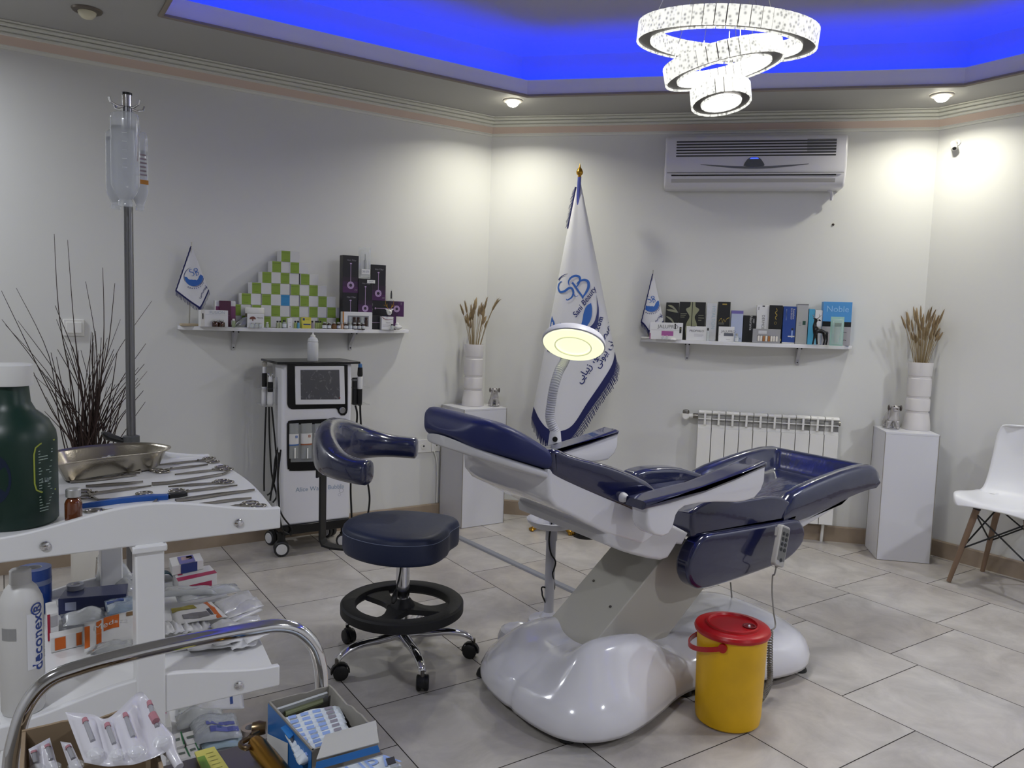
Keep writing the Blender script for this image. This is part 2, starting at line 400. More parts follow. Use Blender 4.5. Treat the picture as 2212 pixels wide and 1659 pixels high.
def lerp(tab, x):
    if x <= tab[0][0]: return tab[0][1]
    for (a, b), (c, d) in zip(tab, tab[1:]):
        if x <= c: return b+(d-b)*(x-a)/(c-a)
    return tab[-1][1]
HT = [(1.105, .970), (1.130, .998), (1.165, 1.008), (1.215, .995), (1.265, .970), (1.315, .940), (1.355, .912), (1.390, .878)]
HB = [(1.105, .936), (1.130, .922), (1.165, .909), (1.265, .875), (1.390, .834)]
headpad('headrest', navy, 1.105, 1.390, lambda x: lerp(HT, x), lambda x: lerp(HB, x), .258)
slab('backrest', profxz([(1012, 470), (1022, 402), (1060, 398), (1130, 428), (1250, 468), (1400, 505), (1530, 548), (1650, 600), (1745, 655), (1800, 740), (1700, 850), (1560, 800), (1400, 735), (1200, 648), (1050, 575), (1020, 540)], zA, YN), YN, YF, wrap, t, dip=.022, bevel=.022, grow=.010)
sprof = profxz([(708, 700), (725, 650), (790, 605), (880, 568), (980, 566), (1040, 583), (1200, 558), (1300, 545), (1400, 560), (1480, 620), (1497, 690), (1478, 716), (1250, 757), (1000, 808), (760, 845), (715, 835)], zB, YN)
slab('seat', sprof, YN, YF, wrap, t, dip=.045, bevel=.018, nv=12, grow=.009)
# far-side bolster of the seat rises beside the back, seen over the near armrest
slab('seat_bolster', profxz([(150, 345), (220, 312), (320, 298), (480, 298), (570, 318), (690, 365), (640, 470), (300, 470), (150, 420)], zB, YF), YF-.085, YF, wrap2, t, bevel=.02)
# leg rest: a tray with raised sides and foot end
xk, xe = 2.42, 3.03
rimz = [(2.42, .628), (2.47, .672), (2.53, .690), (2.60, .704), (2.69, .719), (2.80, .735), (2.90, .744), (2.98, .741), (3.03, .727)]
def sm(a, b, x): q = max(0, min(1, (x-a)/(b-a))); return q*q*(3-2*q)
HWL = .262
def legtop(i, j):
    x = xk+(xe-xk)*i; v = -1+2*j; w = max(sm(.60, .86, abs(v)), sm(.80, .95, i)); far = 1.0
    rr = lerp(rimz, x); fl_ = .60+.055*sm(0, 1, i)
    z = fl_+(rr-fl_)*w if i > .02 else min(rr, .62)
    rnd = max(0, abs(v)-.90)/.10; z -= .020*rnd**2.4
    rnd = max(0, i-.965)/.035; z -= .022*rnd**2
    return Vector((x, YC+.005+v*HWL, z))
mb = MB(); NU, NV = 46, 48; mb.grid(legtop, NU, NV)
per = [legtop(0, j/NV) for j in range(NV+1)]+[legtop(i/NU, 1) for i in range(1, NU+1)]+[legtop(1, 1-j/NV) for j in range(1, NV+1)]+[legtop(1-i/NU, 0) for i in range(1, NU)]
def legbot(p):
    zb = .560+.080*sm(2.45, 3.03, p.x); c = Vector((2.72, YC+.005, 0)); q = Vector((c.x+(p.x-c.x)*.985, c.y+(p.y-c.y)*.97, zb)); return q
per2 = [Vector((p.x+(p.x-2.72)*.01, YC+.005+(p.y-YC-.005)*1.015, (p.z+legbot(p).z)/2)) for p in per]
mb.rings([per, per2, [legbot(p) for p in per]], cap=False); mb.add([legbot(p) for p in per], [tuple(range(len(per)))])
mb.build('leg_rest', wrap2, t, smooth=60)
slab('leg_rest_shell', profxz([(1515, 715), (1640, 712), (1900, 600), (1960, 565), (1900, 615), (1790, 690), (1570, 822), (1530, 745)], zB, YN), YN+.03, YF-.03, shell, t, bevel=.01, sp=False)
# pale shells under the back
headpad('headrest_shell', shell, 1.115, 1.375, lambda x: lerp(HB, x)+.006, lambda x: lerp(HB, x)-.026, .252)
slab('back_shell', profxz([(1000, 580), (1008, 740), (1060, 810), (1200, 882), (1435, 1005), (1700, 1085), (1800, 1010), (1720, 840), (1600, 765), (1040, 528), (1010, 540)], zA, YN), YN+.006, YF-.01, gloss, t, bevel=.012, sp=False, grow=.006)
slab('seat_shell', profxz([(1430, 1045), (1438, 1090), (1560, 1140), (1650, 1168), (1760, 1195), (1845, 1207), (1893, 1190), (1925, 1140), (1958, 1085), (2000, 1090), (2037, 1022), (1950, 975), (1600, 800), (1500, 900)], zA, YN), YN+.010, YF-.015, shell, t, bevel=.012, sp=False, grow=.006)
# armrests: slim pad over a white boomerang bracket
YA = 1.672
padp = profxz([(345, 640), (342, 596), (800, 482), (1280, 275), (1296, 290), (1284, 318), (800, 492), (560, 566)], zB, YA)
padp = [(1.597, .738), (1.600, .764), (1.70, .772), (1.854, .785), (2.0, .812), (2.140, .845), (2.158, .838), (2.150, .822), (2.0, .789), (1.854, .762), (1.70, .744)]
brk = profxz([(352, 608), (352, 760), (372, 810), (410, 845), (470, 857), (520, 838), (555, 780), (578, 690), (600, 655), (640, 625), (750, 600), (880, 590), (1040, 592), (1110, 583), (1180, 560), (1232, 500), (1258, 430), (1266, 312), (800, 463)], zB, YA+.008)
for y0, nm in ((YA, 0), (2.425, 1)):
    a = slab('armrest_pad', padp, y0, y0+.092, wrap, t, bevel=.012, sp=False)
    slab('armrest_bracket', brk, y0+.008, y0+.082, gloss, t, bevel=.010, sp=False)
mb = MB(); mb.ball((1.618, 1.80, .750), (.017, .03, .017)).build('armrest_pivot', shell, t)
# hanging side pad
slab('side_pad', profxz([(680, 1120), (688, 1050), (725, 960), (775, 890), (835, 855), (1000, 828), (1250, 785), (1490, 742), (1545, 768), (1562, 830), (1542, 910), (1450, 1010), (1330, 1070), (1000, 1188), (790, 1246), (720, 1228), (688, 1175)], zB, YN-.02), YN-.02, YN+.045, wrap, t, bevel=.014, grow=.007)
# leaning column
cA, cB, cC, cD = [aty(*q, YC-.125) for q in ((1300, 1370), (1430, 1391), (1514, 1280), (1431, 1208))]
up_ = (cD-cA).normalized(); lo = [cA-up_*.16, cB-up_*.10]; hi_ = [cC+up_*.10, cD+up_*.12]
mb = MB(); pts = lo+hi_
mb.rings([pts, [p+Vector((0, .25, 0)) for p in pts]]).build('column', creamy, t, bevel=.004)
for q in ((1345, 1245), (1356, 1298)):
    pass
fn_ = (up_.cross(Vector((0, 1, 0)))).normalized()
for s_, h_ in ((.05, .16), (.20, .10)):
    c_ = cA+up_*h_+Vector((0, .25-s_, 0))
    MB().cyl(c_-fn_*.003, c_+fn_*.003, .005, n=10).build('column_screw', screwm, t)
# base shell: one moulding, two fenders at the head end, low lobe at the foot end
foot = [(1.355, YC), (1.35, 1.96), (1.357, 1.86), (1.385, 1.765), (1.45, 1.70), (1.55, 1.675), (1.66, 1.69), (1.78, 1.728), (1.88, 1.765), (1.98, 1.782), (2.09, 1.765), (2.20, 1.725), (2.32, 1.69), (2.44, 1.685), (2.53, 1.72), (2.60, 1.80), (2.635, 1.92), (2.64, YC)]
YB = 2.0
foot = [(x, y if y < YC else YB) for x, y in foot]; foot = foot+[(x, 2*YB-y) for x, y in foot[-2:0:-1]]
foot = cspline(foot, 4)
def bh(x, y):
    v = abs(y-YB)
    v = abs(y-YB)
    h = .055+.042*sm(2.72, 2.45, x)
    fen = math.exp(-((v-.175)/.075)**2)*sm(1.35, 1.58, x)*sm(1.98, 1.74, x)
    h = h+(.105 if y < YB else .045)*fen+.030*sm(1.42, 1.52, x)*sm(1.95, 1.6, x)+.02*sm(1.9, 2.2, x)
    return h
mb = MB(); R = []; NR = 16
for k in range(NR+1):
    rr = 1-k/NR; row = []
    for x, y in foot:
        sx = max(1.58, min(2.40, x)); b = Vector((x, y)); s0 = Vector((sx, YB)); p = s0+(b-s0)*(rr if rr > 0 else .002)
        f = (1-rr**2.5)**(1/1.9) if rr < 1 else 0
        row.append(Vector((p.x, p.y, .075+bh(p.x, p.y)*f)))
    R.append(row)
low = [[Vector((x+(sx_-x)*.012, y+(YB-y)*.012, .034)) for x, y, sx_ in [(x, y, max(1.58, min(2.4, x))) for x, y in foot]], [Vector((x, y, .048)) for x, y in foot]]
mb.rings(low+R).build('base', gloss, t, smooth=80)
mb = MB(); pts = [(x+(max(1.58, min(2.4, x))-x)*.12, y+(YB-y)*.12) for x, y in foot]
mb.rings([[Vector((x, y, z)) for x, y in pts] for z in (.018, .036)]).build('base_plate', blackp, t)
for x, y in ((1.44, 1.80), (2.50, 1.74), (1.44, 2.30), (2.5, 2.36), (1.98, 1.83)):
    MB().lathe([(.026, 0), (.028, .004), (.022, .02), (.014, .03)], (x, y, 0), 16).build('foot', blackp, t)
mb = MB(); cap = atz(1098, 1335, .16)
mb.lathe([(.078, .0), (.080, .075), (.070, .104), (.058, .110), (.053, .107), (.001, .107)], (1.60, 2.315, .03), 28).build('base_cap', gloss, t)
for q in ((1061, 1487), (1135, 1551), (1218, 1557)):
    pass
# foot pedal housing on the base behind the column
mb = MB(); pb = atz(1478, 1375, .12)
mb.box(pb+Vector((0.01, 0, .01)), (.07, .05, .045), rz=.3).build('pedal_switch', shell, t, bevel=.012)
mb = MB(); mb.box(pb+Vector((.10, .06, .01)), (.085, .06, .04), rz=.2).build('pedal_switch', shell, t, bevel=.008)
# ------------------------------------------------------------------ hand control hung on the side pad
hy = YN-.05
h0 = aty(1688, 1135, hy-.01); h1 = aty(1672, 1222, hy-.03)
t = thing('hand_control', 'grey corded hand control with ten buttons hung on the navy side pad', 'hand control', (h1.x, h1.y, h1.z))
ax = (h0-h1).normalized(); ux = ax.cross(Vector((0, 1, 0))).normalized()*-1; ux = ux if ux.x > 0 else -ux; nn = ux.cross(ax).normalized(); nn = nn if nn.y < 0 else -nn
W_, H_ = .054, (h0-h1).length
gp = mat('warm grey plastic', '#a9a7a4', .4)
def rrect(w, h, r, n=4):
    out = []
    for cx_, cy_, a0 in ((w/2-r, h/2-r, 0), (-w/2+r, h/2-r, PI/2), (-w/2+r, -h/2+r, PI), (w/2-r, -h/2+r, 1.5*PI)):
        out += [(cx_+r*math.cos(a0+i*PI/2/n), cy_+r*math.sin(a0+i*PI/2/n)) for i in range(n+1)]
    return out
cm_ = (h0+h1)/2
MB().prism(rrect(W_, H_, .010), cm_, ux, ax, nn*.022).build('casing', gp, t, bevel=.004)
MB().prism(rrect(W_*.78, H_*.80, .004), cm_+nn*.022+ax*.006, ux, ax, nn*.001).build('keypad', mat('keypad grey', '#6d6d6c', .5), t)
kb = mat('key dark', '#2c2f33', .5)
for r_ in range(4):
    for s_ in (-1, 1):
        MB().cyl(cm_+nn*.0231+ux*s_*.010+ax*(.044-.019*r_), cm_+nn*.0245+ux*s_*.010+ax*(.044-.019*r_), .0068, n=14).build('button', kb, t)
MB().cyl(cm_+nn*.0231-ax*.050, cm_+nn*.0245-ax*.050, .0068, n=14).build('button', kb, t)
MB().prism([(-.004, 0), (.004, 0), (.007, .03), (-.007, .03)], cm_+ux*-.026+ax*.03, ux, ax, nn*.01).build('hook', gp, t)
crd = mat('grey cord', '#7f7c78', .5)
b0 = h1-ax*.0
cz = [h1-ax*.002+nn*.01, h1-ax*.03+nn*.008]+[aty(x, y, yy) for x, y, yy in ((1669, 1245, hy-.02), (1668, 1280, hy-.03), (1671, 1320, hy-.05), (1675, 1352, hy-.066), (1666, 1361, 1.662))]
MB().tube(spline(cz, 6), [.006]+[.0028]*(len(spline(cz, 6))-1), 8).build('cord', crd, t)
kz = [aty(x, y, 1.662+dy) for x, y, dy in ((1664, 1362, 0), (1663, 1400, 0), (1663, 1440, .0), (1663, 1470, -.005), (1655, 1492, -.02), (1644, 1510, -.03))]
kp = [Vector(p) for p in spline(kz, 40)]; hel = []
L_ = 0
for i, p in enumerate(kp):
    d = (kp[min(i+1, len(kp)-1)]-kp[max(i-1, 0)]).normalized(); u, w = basis(d)
    for q in range(2):
        a = (i*2+q)*2*PI/11; hel.append(p+(u*math.cos(a)+w*math.sin(a))*.0085)
MB().tube(hel, .0026, 6).build('coiled_cord', crd, t)
kz2 = [aty(1578, 1258, YC), aty(1580, 1280, YC), aty(1581, 1300, YC), aty(1580, 1345, YC)]
tag(MB().tube(spline(kz2, 5), .003, 8).build('power_cord', crd), 'thin grey cord hanging from under the treatment chair seat to its base', 'cord')
# ================================================================== YELLOW SHARPS BIN
yel = mat('yellow plastic', '#d9a90c', .38, var=.12, vscale=6, bump=.2, bscale=7, bdist=.02)
red = mat('red plastic', '#a80f16', .3)
bc = Vector((1.980, 1.636, 0))
t = thing('sharps_bin', 'yellow bin with a red lid standing in front of the treatment chair', 'sharps bin', bc)
x, y, _ = bc
MB().lathe([(.097, .002), (.103, .008), (.106, .03), (.112, .30), (.114, .318), (.108, .318), (.101, .03), (.001, .028)], (x, y, 0), 40, cap=True).build('bucket', yel, t)
MB().lathe([(.109, .300), (.120, .302), (.122, .311), (.118, .319), (.112, .322), (.086, .323), (.084, .330), (.078, .331), (.074, .325), (.001, .325)], (x, y, 0), 44, cap=True).build('lid', red, t)
MB().lathe([(.022, .3252), (.022, .329), (.017, .3295), (.015, .3265)], (x+.028, y-.045, 0), 20).build('flap', mat('dark red plastic', '#6d0c12', .4), t)
MB().lathe([(.004, .326), (.004, .334), (.001, .336)], (x+.018, y-.052, 0), 10).build('pin', mat('white plastic', '#e4e3df', .4), t)
hp = []
pa = math.radians(-108); pb_ = math.radians(165)
for i in range(25):
    f = i/24; a = math.radians(207-180*f)
    rr = .119+.016*math.sin(PI*f); hp.append(Vector((x+rr*math.cos(a), y+rr*math.sin(a), .285-.045*math.sin(PI*f))))
mb = MB(); R = []
for i, p in enumerate(hp):
    d = (p-Vector((x, y, p.z))).normalized(); R.append([p+Z3*.008, p+Z3*.008+d*.004, p-Z3*.008+d*.004, p-Z3*.008])
mb.rings(R).build('handle', red, t, smooth=30)
mb = MB(); d = (hp[0]-Vector((x, y, hp[0].z))).normalized(); mb.cyl(hp[0]-d*.006, hp[0]+d*.006, .014, n=16).build('handle_boss', red, t)
MB().box((x+.118, y-.02, .17), (.004, .002, .12), rz=.0).build('label_edge', mat('white paper', '#e6e6e4', .6), t)
# ================================================================== STOOL
sx, sy = 1.237, 2.566
t = thing('saddle_stool', 'navy rolling stool with a curved torso support, black foot ring and chrome star base', 'stool', (sx, sy, 0))
def P2(a, r, z): return Vector((sx+r*math.cos(math.radians(a)), sy+r*math.sin(math.radians(a)), z))
for a in (-100, -27, -172, 116, 43):
    dr_ = math.radians(a); d = Vector((math.cos(dr_), math.sin(dr_), 0)); q = Vector((-d.y, d.x, 0))
    prof = spline([(.02, .098), (.10, .100), (.17, .104), (.22, .098), (.258, .082), (.270, .068)], 5); R = []
    for i, (r, z) in enumerate(prof):
        f = i/(len(prof)-1); hw = .021-.008*f; hh = .016-.006*f
        R.append([P2(0, 0, z)*0+Vector((sx, sy, 0))+d*r+q*hw*math.cos(k*2*PI/10)+Z3*(z+hh*math.sin(k*2*PI/10)) for k in range(10)])
    lg = MB().rings(R).build('leg', chrome, t, smooth=70)
    c0 = Vector((sx, sy, 0))+d*.272; tw = math.radians(a+70); e_ = Vector((math.cos(tw), math.sin(tw), 0)); g_ = Vector((-e_.y, e_.x, 0))
    wc = c0+g_*.012+Z3*.027
    for s_ in (-1, 1):
        MB().lathe([(.008, -.009), (.022, -.009), (.027, -.006), (.027, .006), (.022, .009), (.008, .009)], wc+e_*s_*.013, 20, ax=e_).build('wheel', blackp, lg)
    hood = []
    for k in range(9):
        a2 = math.radians(-10+k*25); hood.append([wc+g_*math.cos(a2)*rr_+Z3*math.sin(a2)*rr_+e_*s_*.008 for rr_, s_ in ((.029, -1), (.034, -1), (.034, 1), (.029, 1))])
    MB().rings(hood).build('caster_hood', blackp, lg)
    MB().cyl(c0+Z3*.05, c0+Z3*.075, .007, n=10).build('caster_stem', screwm, lg)
MB().cyl((sx, sy, .078), (sx, sy, .135), .026, n=24).build('hub', chrome, t)
MB().lathe([(.026, .13), (.026, .20), (.0255, .375), (.024, .385)], (sx, sy, 0), 28).build('gas_column', chrome, t)
MB().lathe([(.0275, .372), (.0275, .384), (.015, .386)], (sx, sy, 0), 24).build('column_collar', blackp, t)
MB().cyl((sx, sy, .384), (sx, sy, .43), .015, n=18).build('piston', chrome, t)
fr = MB(); rub = mat('black rubber', '#17171a', .6, bump=.3, bscale=90, bdist=.002)
fr.rings([[P2(360*k/56, r_, z) for k in range(56)] for r_, z in ((.172, .200), (.176, .224), (.182, .228), (.222, .228), (.229, .222), (.229, .192), (.222, .187), (.180, .190), (.172, .200))], cap=False)
fr.build('foot_ring', rub, t, smooth=40)
for a in (100, 215, 325):
    R = []
    for k in range(9):
        f = k/8; r = .024+(.182-.024)*f; hw = .026+.045*abs(f-.45)**1.6*2.0; z = .205-.012*math.sin(PI*f)
        d = Vector((math.cos(math.radians(a)), math.sin(math.radians(a)), 0)); q = Vector((-d.y, d.x, 0)); c0 = Vector((sx, sy, z))+d*r
        R.append([c0+q*hw+Z3*.008, c0-q*hw+Z3*.008, c0-q*hw-Z3*.012, c0+q*hw-Z3*.012])
    MB().rings(R).build('ring_spoke', rub, t, smooth=30)
MB().lathe([(.05, .19), (.045, .215), (.030, .235), (.0265, .24)], (sx, sy, 0), 24).build('ring_hub', rub, t)
# seat: rounded saddle outline, stitched edge
so = [(0, .215), (30, .195), (62, .205), (95, .222), (130, .228), (165, .222), (200, .214), (232, .222), (262, .226), (290, .192), (312, .178), (338, .214)]
so = [(math.radians(a+8), r) for a, r in so]
so = cspline([(r*math.cos(a), r*math.sin(a)) for a, r in so], 5)
R = [[Vector((sx+x*s_, sy+y*s_, z)) for x, y in so] for s_, z in ((.30, .424), (.94, .424), (.985, .430), (1.0, .442), (1.0, .496), (.992, .502), (1.0, .503), (.985, .513), (.95, .522), (.85, .526), (.55, .523), (.2, .522))]
MB().rings(R).build('seat', mat('dark navy leather', '#18223f', .48, bump=.2, bscale=120, bdist=.002), t, smooth=60)
R = [Vector((sx+x*.998, sy+y*.998, .5025)) for x, y in so]; R.append(R[0])
MB().tube(R, .0012, 5).build('stitch', mat('grey thread', '#6d7690', .6), t)
lv = [Vector((sx-.02, sy-.03, .425)), Vector((sx-.035, sy-.05, .36)), Vector((sx-.06, sy-.07, .30)), Vector((sx-.075, sy-.085, .275))]
lg = MB().tube(spline(lv, 6), .0035, 8).build('height_lever', blackp, t)
MB().tube([lv[-2], lv[-2]*.4+lv[-1]*.6, lv[-1], lv[-1]+(lv[-1]-lv[-2])*.5], [.006, .010, .013, .006], 10).build('lever_knob', blackp, lg)
# torso support
ub = []; 
for k in range(25):
    f = k/24; a = 56+f*(215-56); s_ = math.sin(PI*f)
    ub.append((a, .262+.028*s_, .762+.045*s_**2, .042+.004*s_, .043+.052*s_**3))
def padring(a, r, z, th, hh, q=1.0):
    d = Vector((math.cos(math.radians(a)), math.sin(math.radians(a)), 0)); c0 = Vector((sx, sy, z))+d*r; out = []
    for k in range(18):
        an = k*2*PI/18; c_, s_ = math.cos(an), math.sin(an)
        out.append(c0+d*th*q*math.copysign(abs(c_)**.8, c_)+Z3*hh*q*math.copysign(abs(s_)**.8, s_))
    return out
R = [padring(ub[0][0]-2.4, *ub[0][1:], q=.45), padring(ub[0][0]-2, *ub[0][1:], q=.75), padring(ub[0][0]-1.0, *ub[0][1:], q=.93)]+[padring(*u_) for u_ in ub]+[padring(ub[-1][0]+1.0, *ub[-1][1:], q=.93), padring(ub[-1][0]+2, *ub[-1][1:], q=.75), padring(ub[-1][0]+2.4, *ub[-1][1:], q=.45)]
MB().rings(R).build('torso_support', wrap2, t, smooth=80)
bar = [P2(132, .335, .74), P2(132, .335, .43), P2(132, .325, .408), P2(132, .29, .402), P2(132, .05, .402)]
R = []; d = Vector((math.cos(math.radians(132)), math.sin(math.radians(132)), 0)); q = Vector((-d.y, d.x, 0))
for i, p in enumerate(bar):
    dd = (bar[min(i+1, 4)]-bar[max(i-1, 0)]).normalized(); n_ = dd.cross(q).normalized()
    R.append([p+q*.022+n_*.004, p-q*.022+n_*.004, p-q*.022-n_*.004, p+q*.022-n_*.004])
MB().rings(R).build('support_bar', blackp, t, smooth=20)
MB().box(P2(132, .335, .70), (.10, .008, .05), rz=math.radians(132+90)).build('support_plate', blackp, t, bevel=.002)
# ================================================================== THINGS ON THE WALLS
white = mat('white lacquer', '#dddde0', .35)
whitep = mat('white plastic', '#e4e3df', .4)
dk = mat('dark slot', '#3c3d3e', .6)
blk = mat('black plastic', '#101012', .45)
# frames of reference: back wall (u along it to the right, n out of it)
BU = Vector((S2, -S2, 0)); BN = Vector((-S2, -S2, 0))
# ---- air conditioner
s0, s1 = bs(atb(1437, 340, .1)), bs(atb(1826, 340, .1)); zt, zb_ = 2.392, 2.088
ac0 = bw((s0+s1)/2, 0, zb_)
t = thing('air_conditioner', 'white wall-mounted air conditioner with louvred intake high on the angled wall', 'air conditioner', ac0, math.atan2(BU.y, BU.x))
W, H = s1-s0, zt-zb_
acm = mat('air conditioner white', '#d6d5da', .3, coat=.3)
# side profile (out, z)
apf = spline([(.005, 0), (.08, .0), (.125, .012), (.150, .045), (.165, .10), (.168, .17), (.160, .26), (.140, .296), (.10, .304), (.005, .304)], 4)
def acbody(x0, x1, prof, nm, mt, bev=.006):
    n = len(prof); R = []
    for x, ins in ((x0, .012), (x0+.004, .005), (x0+.014, 0), (x1-.014, 0), (x1-.004, .005), (x1, .012)):
        R.append([Vector((x, -max(o-ins, .004), min(max(z, ins), .304-ins))) for o, z in prof])
    return MB().rings(R).build(nm, mt, t, world=False, smooth=40)
acbody(-W/2, W/2, apf, 'housing', acm)
# louvre slots
for i in range(6):
    z = .262-i*.0165
    o_ = .1605 if z > .25 else .1635+(.25-z)*.03
    m_ = MB(); m_.box((0, -o_-.0005, z), (W*.875, .006, .0085)); m_.build('louvre', dk, t, world=False, smooth=0, bevel=.002)
MB().box((W*.36, -.1625, .220), (W*.155, .0085, .098)).build('louvre_cover', mat('grey cover', '#8d8d92', .5, alpha=.35), t, world=False, smooth=0)
# display dome, swoosh, outlet flap
dome = [(x, z) for x, z in spline([(-.058, 0), (-.048, .022), (-.03, .042), (0, .048), (.03, .042), (.048, .022), (.058, 0), (.03, -.006), (0, -.008), (-.03, -.006)], 3)]
MB().prism(dome, (0, -.1655, .122), (1, 0, 0), (0, 0, 1), (0, -.006, 0)).build('display', mat('grey display', '#5c5f63', .25), t, world=False, bevel=.002)
MB().prism([(-.026, 0), (.026, 0), (.018, .006), (-.018, .006)], (0, -.171, .160), (1, 0, 0), (0, 0, 1), (0, -.001, 0)).build('status_light', mat('blue glow', '#4a63ff', .4, emit='#3b55ff', es=2), t, world=False)
sw = [(-.30, .012), (-.2, .003), (-.1, -.004), (0, -.007), (.1, -.004), (.2, .003), (.30, .012)]
vs, fs = stroke(spline(sw, 4), lambda f: .003+.011*math.sin(PI*f))
MB().add([Vector((x, -.1685, .118+y)) for x, y in vs], fs).build('swoosh', mat('grey trim', '#6d6f74', .4), t, world=False)
MB().box((0, -.1672, .083), (W-.03, .004, .002)).build('panel_seam', dk, t, world=False, smooth=0)
flap = MB(); flap.rings([[Vector((x, -o, z)) for o, z in ((.158, .068), (.1475, .036), (.130, .018), (.128, .022), (.145, .040), (.154, .068))] for x in (-W*.458, W*.445)])
flap.build('outlet_flap', mat('flap grey', '#b5b4b0', .4), t, world=False, smooth=20)
MB().box((-W*.0065, -.1585, .0700), (W*.905, .006, .006)).build('outlet_gap', mat('black gap', '#0a0a0a', .8), t, world=False, smooth=0)
hz = [Vector((W/2-.07, -.05, .006)), Vector((W/2-.055, -.05, -.012)), Vector((W/2-.050, -.045, -.035)), Vector((W/2-.048, -.04, -.055))]
MB().tube(spline(hz, 5), .010, 10).build('drain_hose', acm, t, world=False)
# ---- radiator
r0, r1 = bs(atb(1508, 900, .07)), bs(atb(1812, 915, .07))
RTZ = .765; n_sec = 10; sw_ = (r1-r0)/n_sec
t = thing('radiator', 'white aluminium wall radiator of ten sections under the right shelf', 'radiator', bw((r0+r1)/2, .05, .10), math.atan2(BU.y, BU.x))
rdm = mat('radiator enamel', '#e3e2de', .35); rdd = mat('radiator recess', '#9a9a98', .5)
for i in range(n_sec):
    x = -(r1-r0)/2+sw_*(i+.5)
    mb = MB()
    h_ = RTZ-.10
    mb.box((x, -.038, h_*.42+.01), (sw_-.0045, .014, h_*.84-.02))
    mb.box((x, 0, h_*.5), (sw_-.0035, .06, h_*.9))
    top = spline([(-.045, h_-.085), (-.045, h_-.012), (-.038, h_-.002), (-.01, h_), (.03, h_-.01), (.04, h_-.03)], 3)
    mb.rings([[Vector((xx, o, z)) for o, z in top] + [Vector((xx, o+.006, z-.006)) for o, z in top[::-1]] for xx in (x-.006, x+.006)])
    mb.rings([[Vector((xx, o, z)) for o, z in ((-.047, h_-.012), (-.038, h_-.001), (-.01, h_), (.03, h_-.01), (.03, h_-.016), (-.01, h_-.008), (-.038, h_-.016), (-.041, h_-.020))] for xx in (x-sw_/2+.0025, x+sw_/2-.0025)])
    mb.rings([[Vector((xx, o, z)) for o, z in ((-.046, h_-.052), (-.046, h_-.047), (-.040, h_-.047), (-.040, h_-.052))] for xx in (x-sw_/2+.0025, x+sw_/2-.0025)])
    mb.m = 1; mb.box((x, -.020, h_-.05), (sw_-.004, .02, .075))
    mb.build('section', [rdm, rdd], t, world=False, smooth=30)
x = -(r1-r0)/2
mb = MB(); mb.cyl((x, 0, h_-.04), (x-.03, 0, h_-.04), .016, n=14); mb.build('valve_nut', mat('brushed nickel', '#8d8a85', .35, metal=1), t, world=False)
mb = MB(); mb.cyl((x-.03, 0, h_-.04), (x-.085, 0, h_-.04), .013, n=14).build('valve_body', rdm, t, world=False)
MB().lathe([(.016, -.03), (.022, -.02), (.022, .012), (.016, .02)], (x-.075, 0, h_-.045), 16, ax=(0, -1, 0)).build('valve_head', rdm, t, world=False)
MB().lathe([(.018, .0), (.021, .01), (.018, .022), (.008, .026)], (x-.073, 0, h_-.03), 16).build('valve_cap', mat('brushed nickel', '#8d8a85', .35, metal=1), t, world=False)
MB().cyl((-x, 0, h_-.04), (-x+.012, 0, h_-.04), .014, n=12).build('end_plug', mat('brushed nickel', '#8d8a85', .35, metal=1), t, world=False)
MB().box((0, .041, .40), (.5, .012, .03)).build('wall_bracket', rdm, t, world=False)
for s_ in (-1, 1): MB().cyl((s_*.36, 0, .01), (s_*.36, .02, -.099), .009, n=10).build('pipe', rdm, t, world=False)
# ---- shelves: bow-fronted boards on two brackets
def shelf(name, label, L, de, dm, z, frame, brs):
    org, u, n = frame
    t = thing(name, label, 'shelf', org+u*(L/2)+Z3*(z-.02))
    pts = [(0, .002), (0, de)]+[(L*f, de+(dm-de)*math.sin(PI*f)**.8) for f in [i/24 for i in range(1, 24)]]+[(L, de), (L, .002)]
    R = [[org+u*x+n*y+Z3*zz for x, y in pts] for zz in (z-.02, z)]
    MB().rings(R).build('board', white, t, smooth=20, bevel=.0015)
    for b in brs:
        c = org+u*b
        mb = MB()
        mb.rings([[c+u*s_+n*o+Z3*zz for o, zz in ((.002, z-.02), (.09, z-.02), (.09, z-.025), (.014, z-.095), (.012, z-.125), (.002, z-.125))] for s_ in (-.009, .009)])
        br = mb.build('bracket', mat('bracket grey', '#bcbcc0', .4), t, smooth=0)
        for o, zz, du in ((.060, z-.022, -.012), (.086, z-.022, .008)):
            MB().cyl(c+n*o+u*du+Z3*(zz-.002), c+n*(o+.004)+u*du+Z3*(zz-.006), .0042, n=8).build('screw', blk, br)
        MB().cyl(c+n*.010+Z3*(z-.113), c+n*.016+Z3*(z-.113), .004, n=8).build('screw', blk, br)
    return t
# left shelf on the left wall
LU, LN = Vector((1, 0, 0)), Vector((0, -1, 0))
LZ = (atl(388, 699, .06).z+atl(883, 719, .06).z)/2+.004
xl0, xl1 = atl(388, 699, .06).x, atl(883, 719, .06).x
shelf('wall_shelf', 'white bow-fronted shelf on the left wall carrying the green box pyramid', xl1-xl0, .06, .235, LZ, (Vector((xl0, YL, 0)), LU, LN), [atl(503, 740).x-xl0, atl(755, 745).x-xl0])
sr0, sr1 = bs(atb(1384, 732, .06)), bs(atb(1841, 746, .06))
RZ = (atb(1384, 732, .06).z+atb(1841, 748, .06).z)/2+.003
shelf('wall_shelf', 'white bow-fronted shelf on the angled wall above the radiator', sr1-sr0, .06, .22, RZ, (bw(sr0, 0, 0), BU, BN), [bs(atb(1484, 770))-sr0, bs(atb(1722, 775))-sr0])
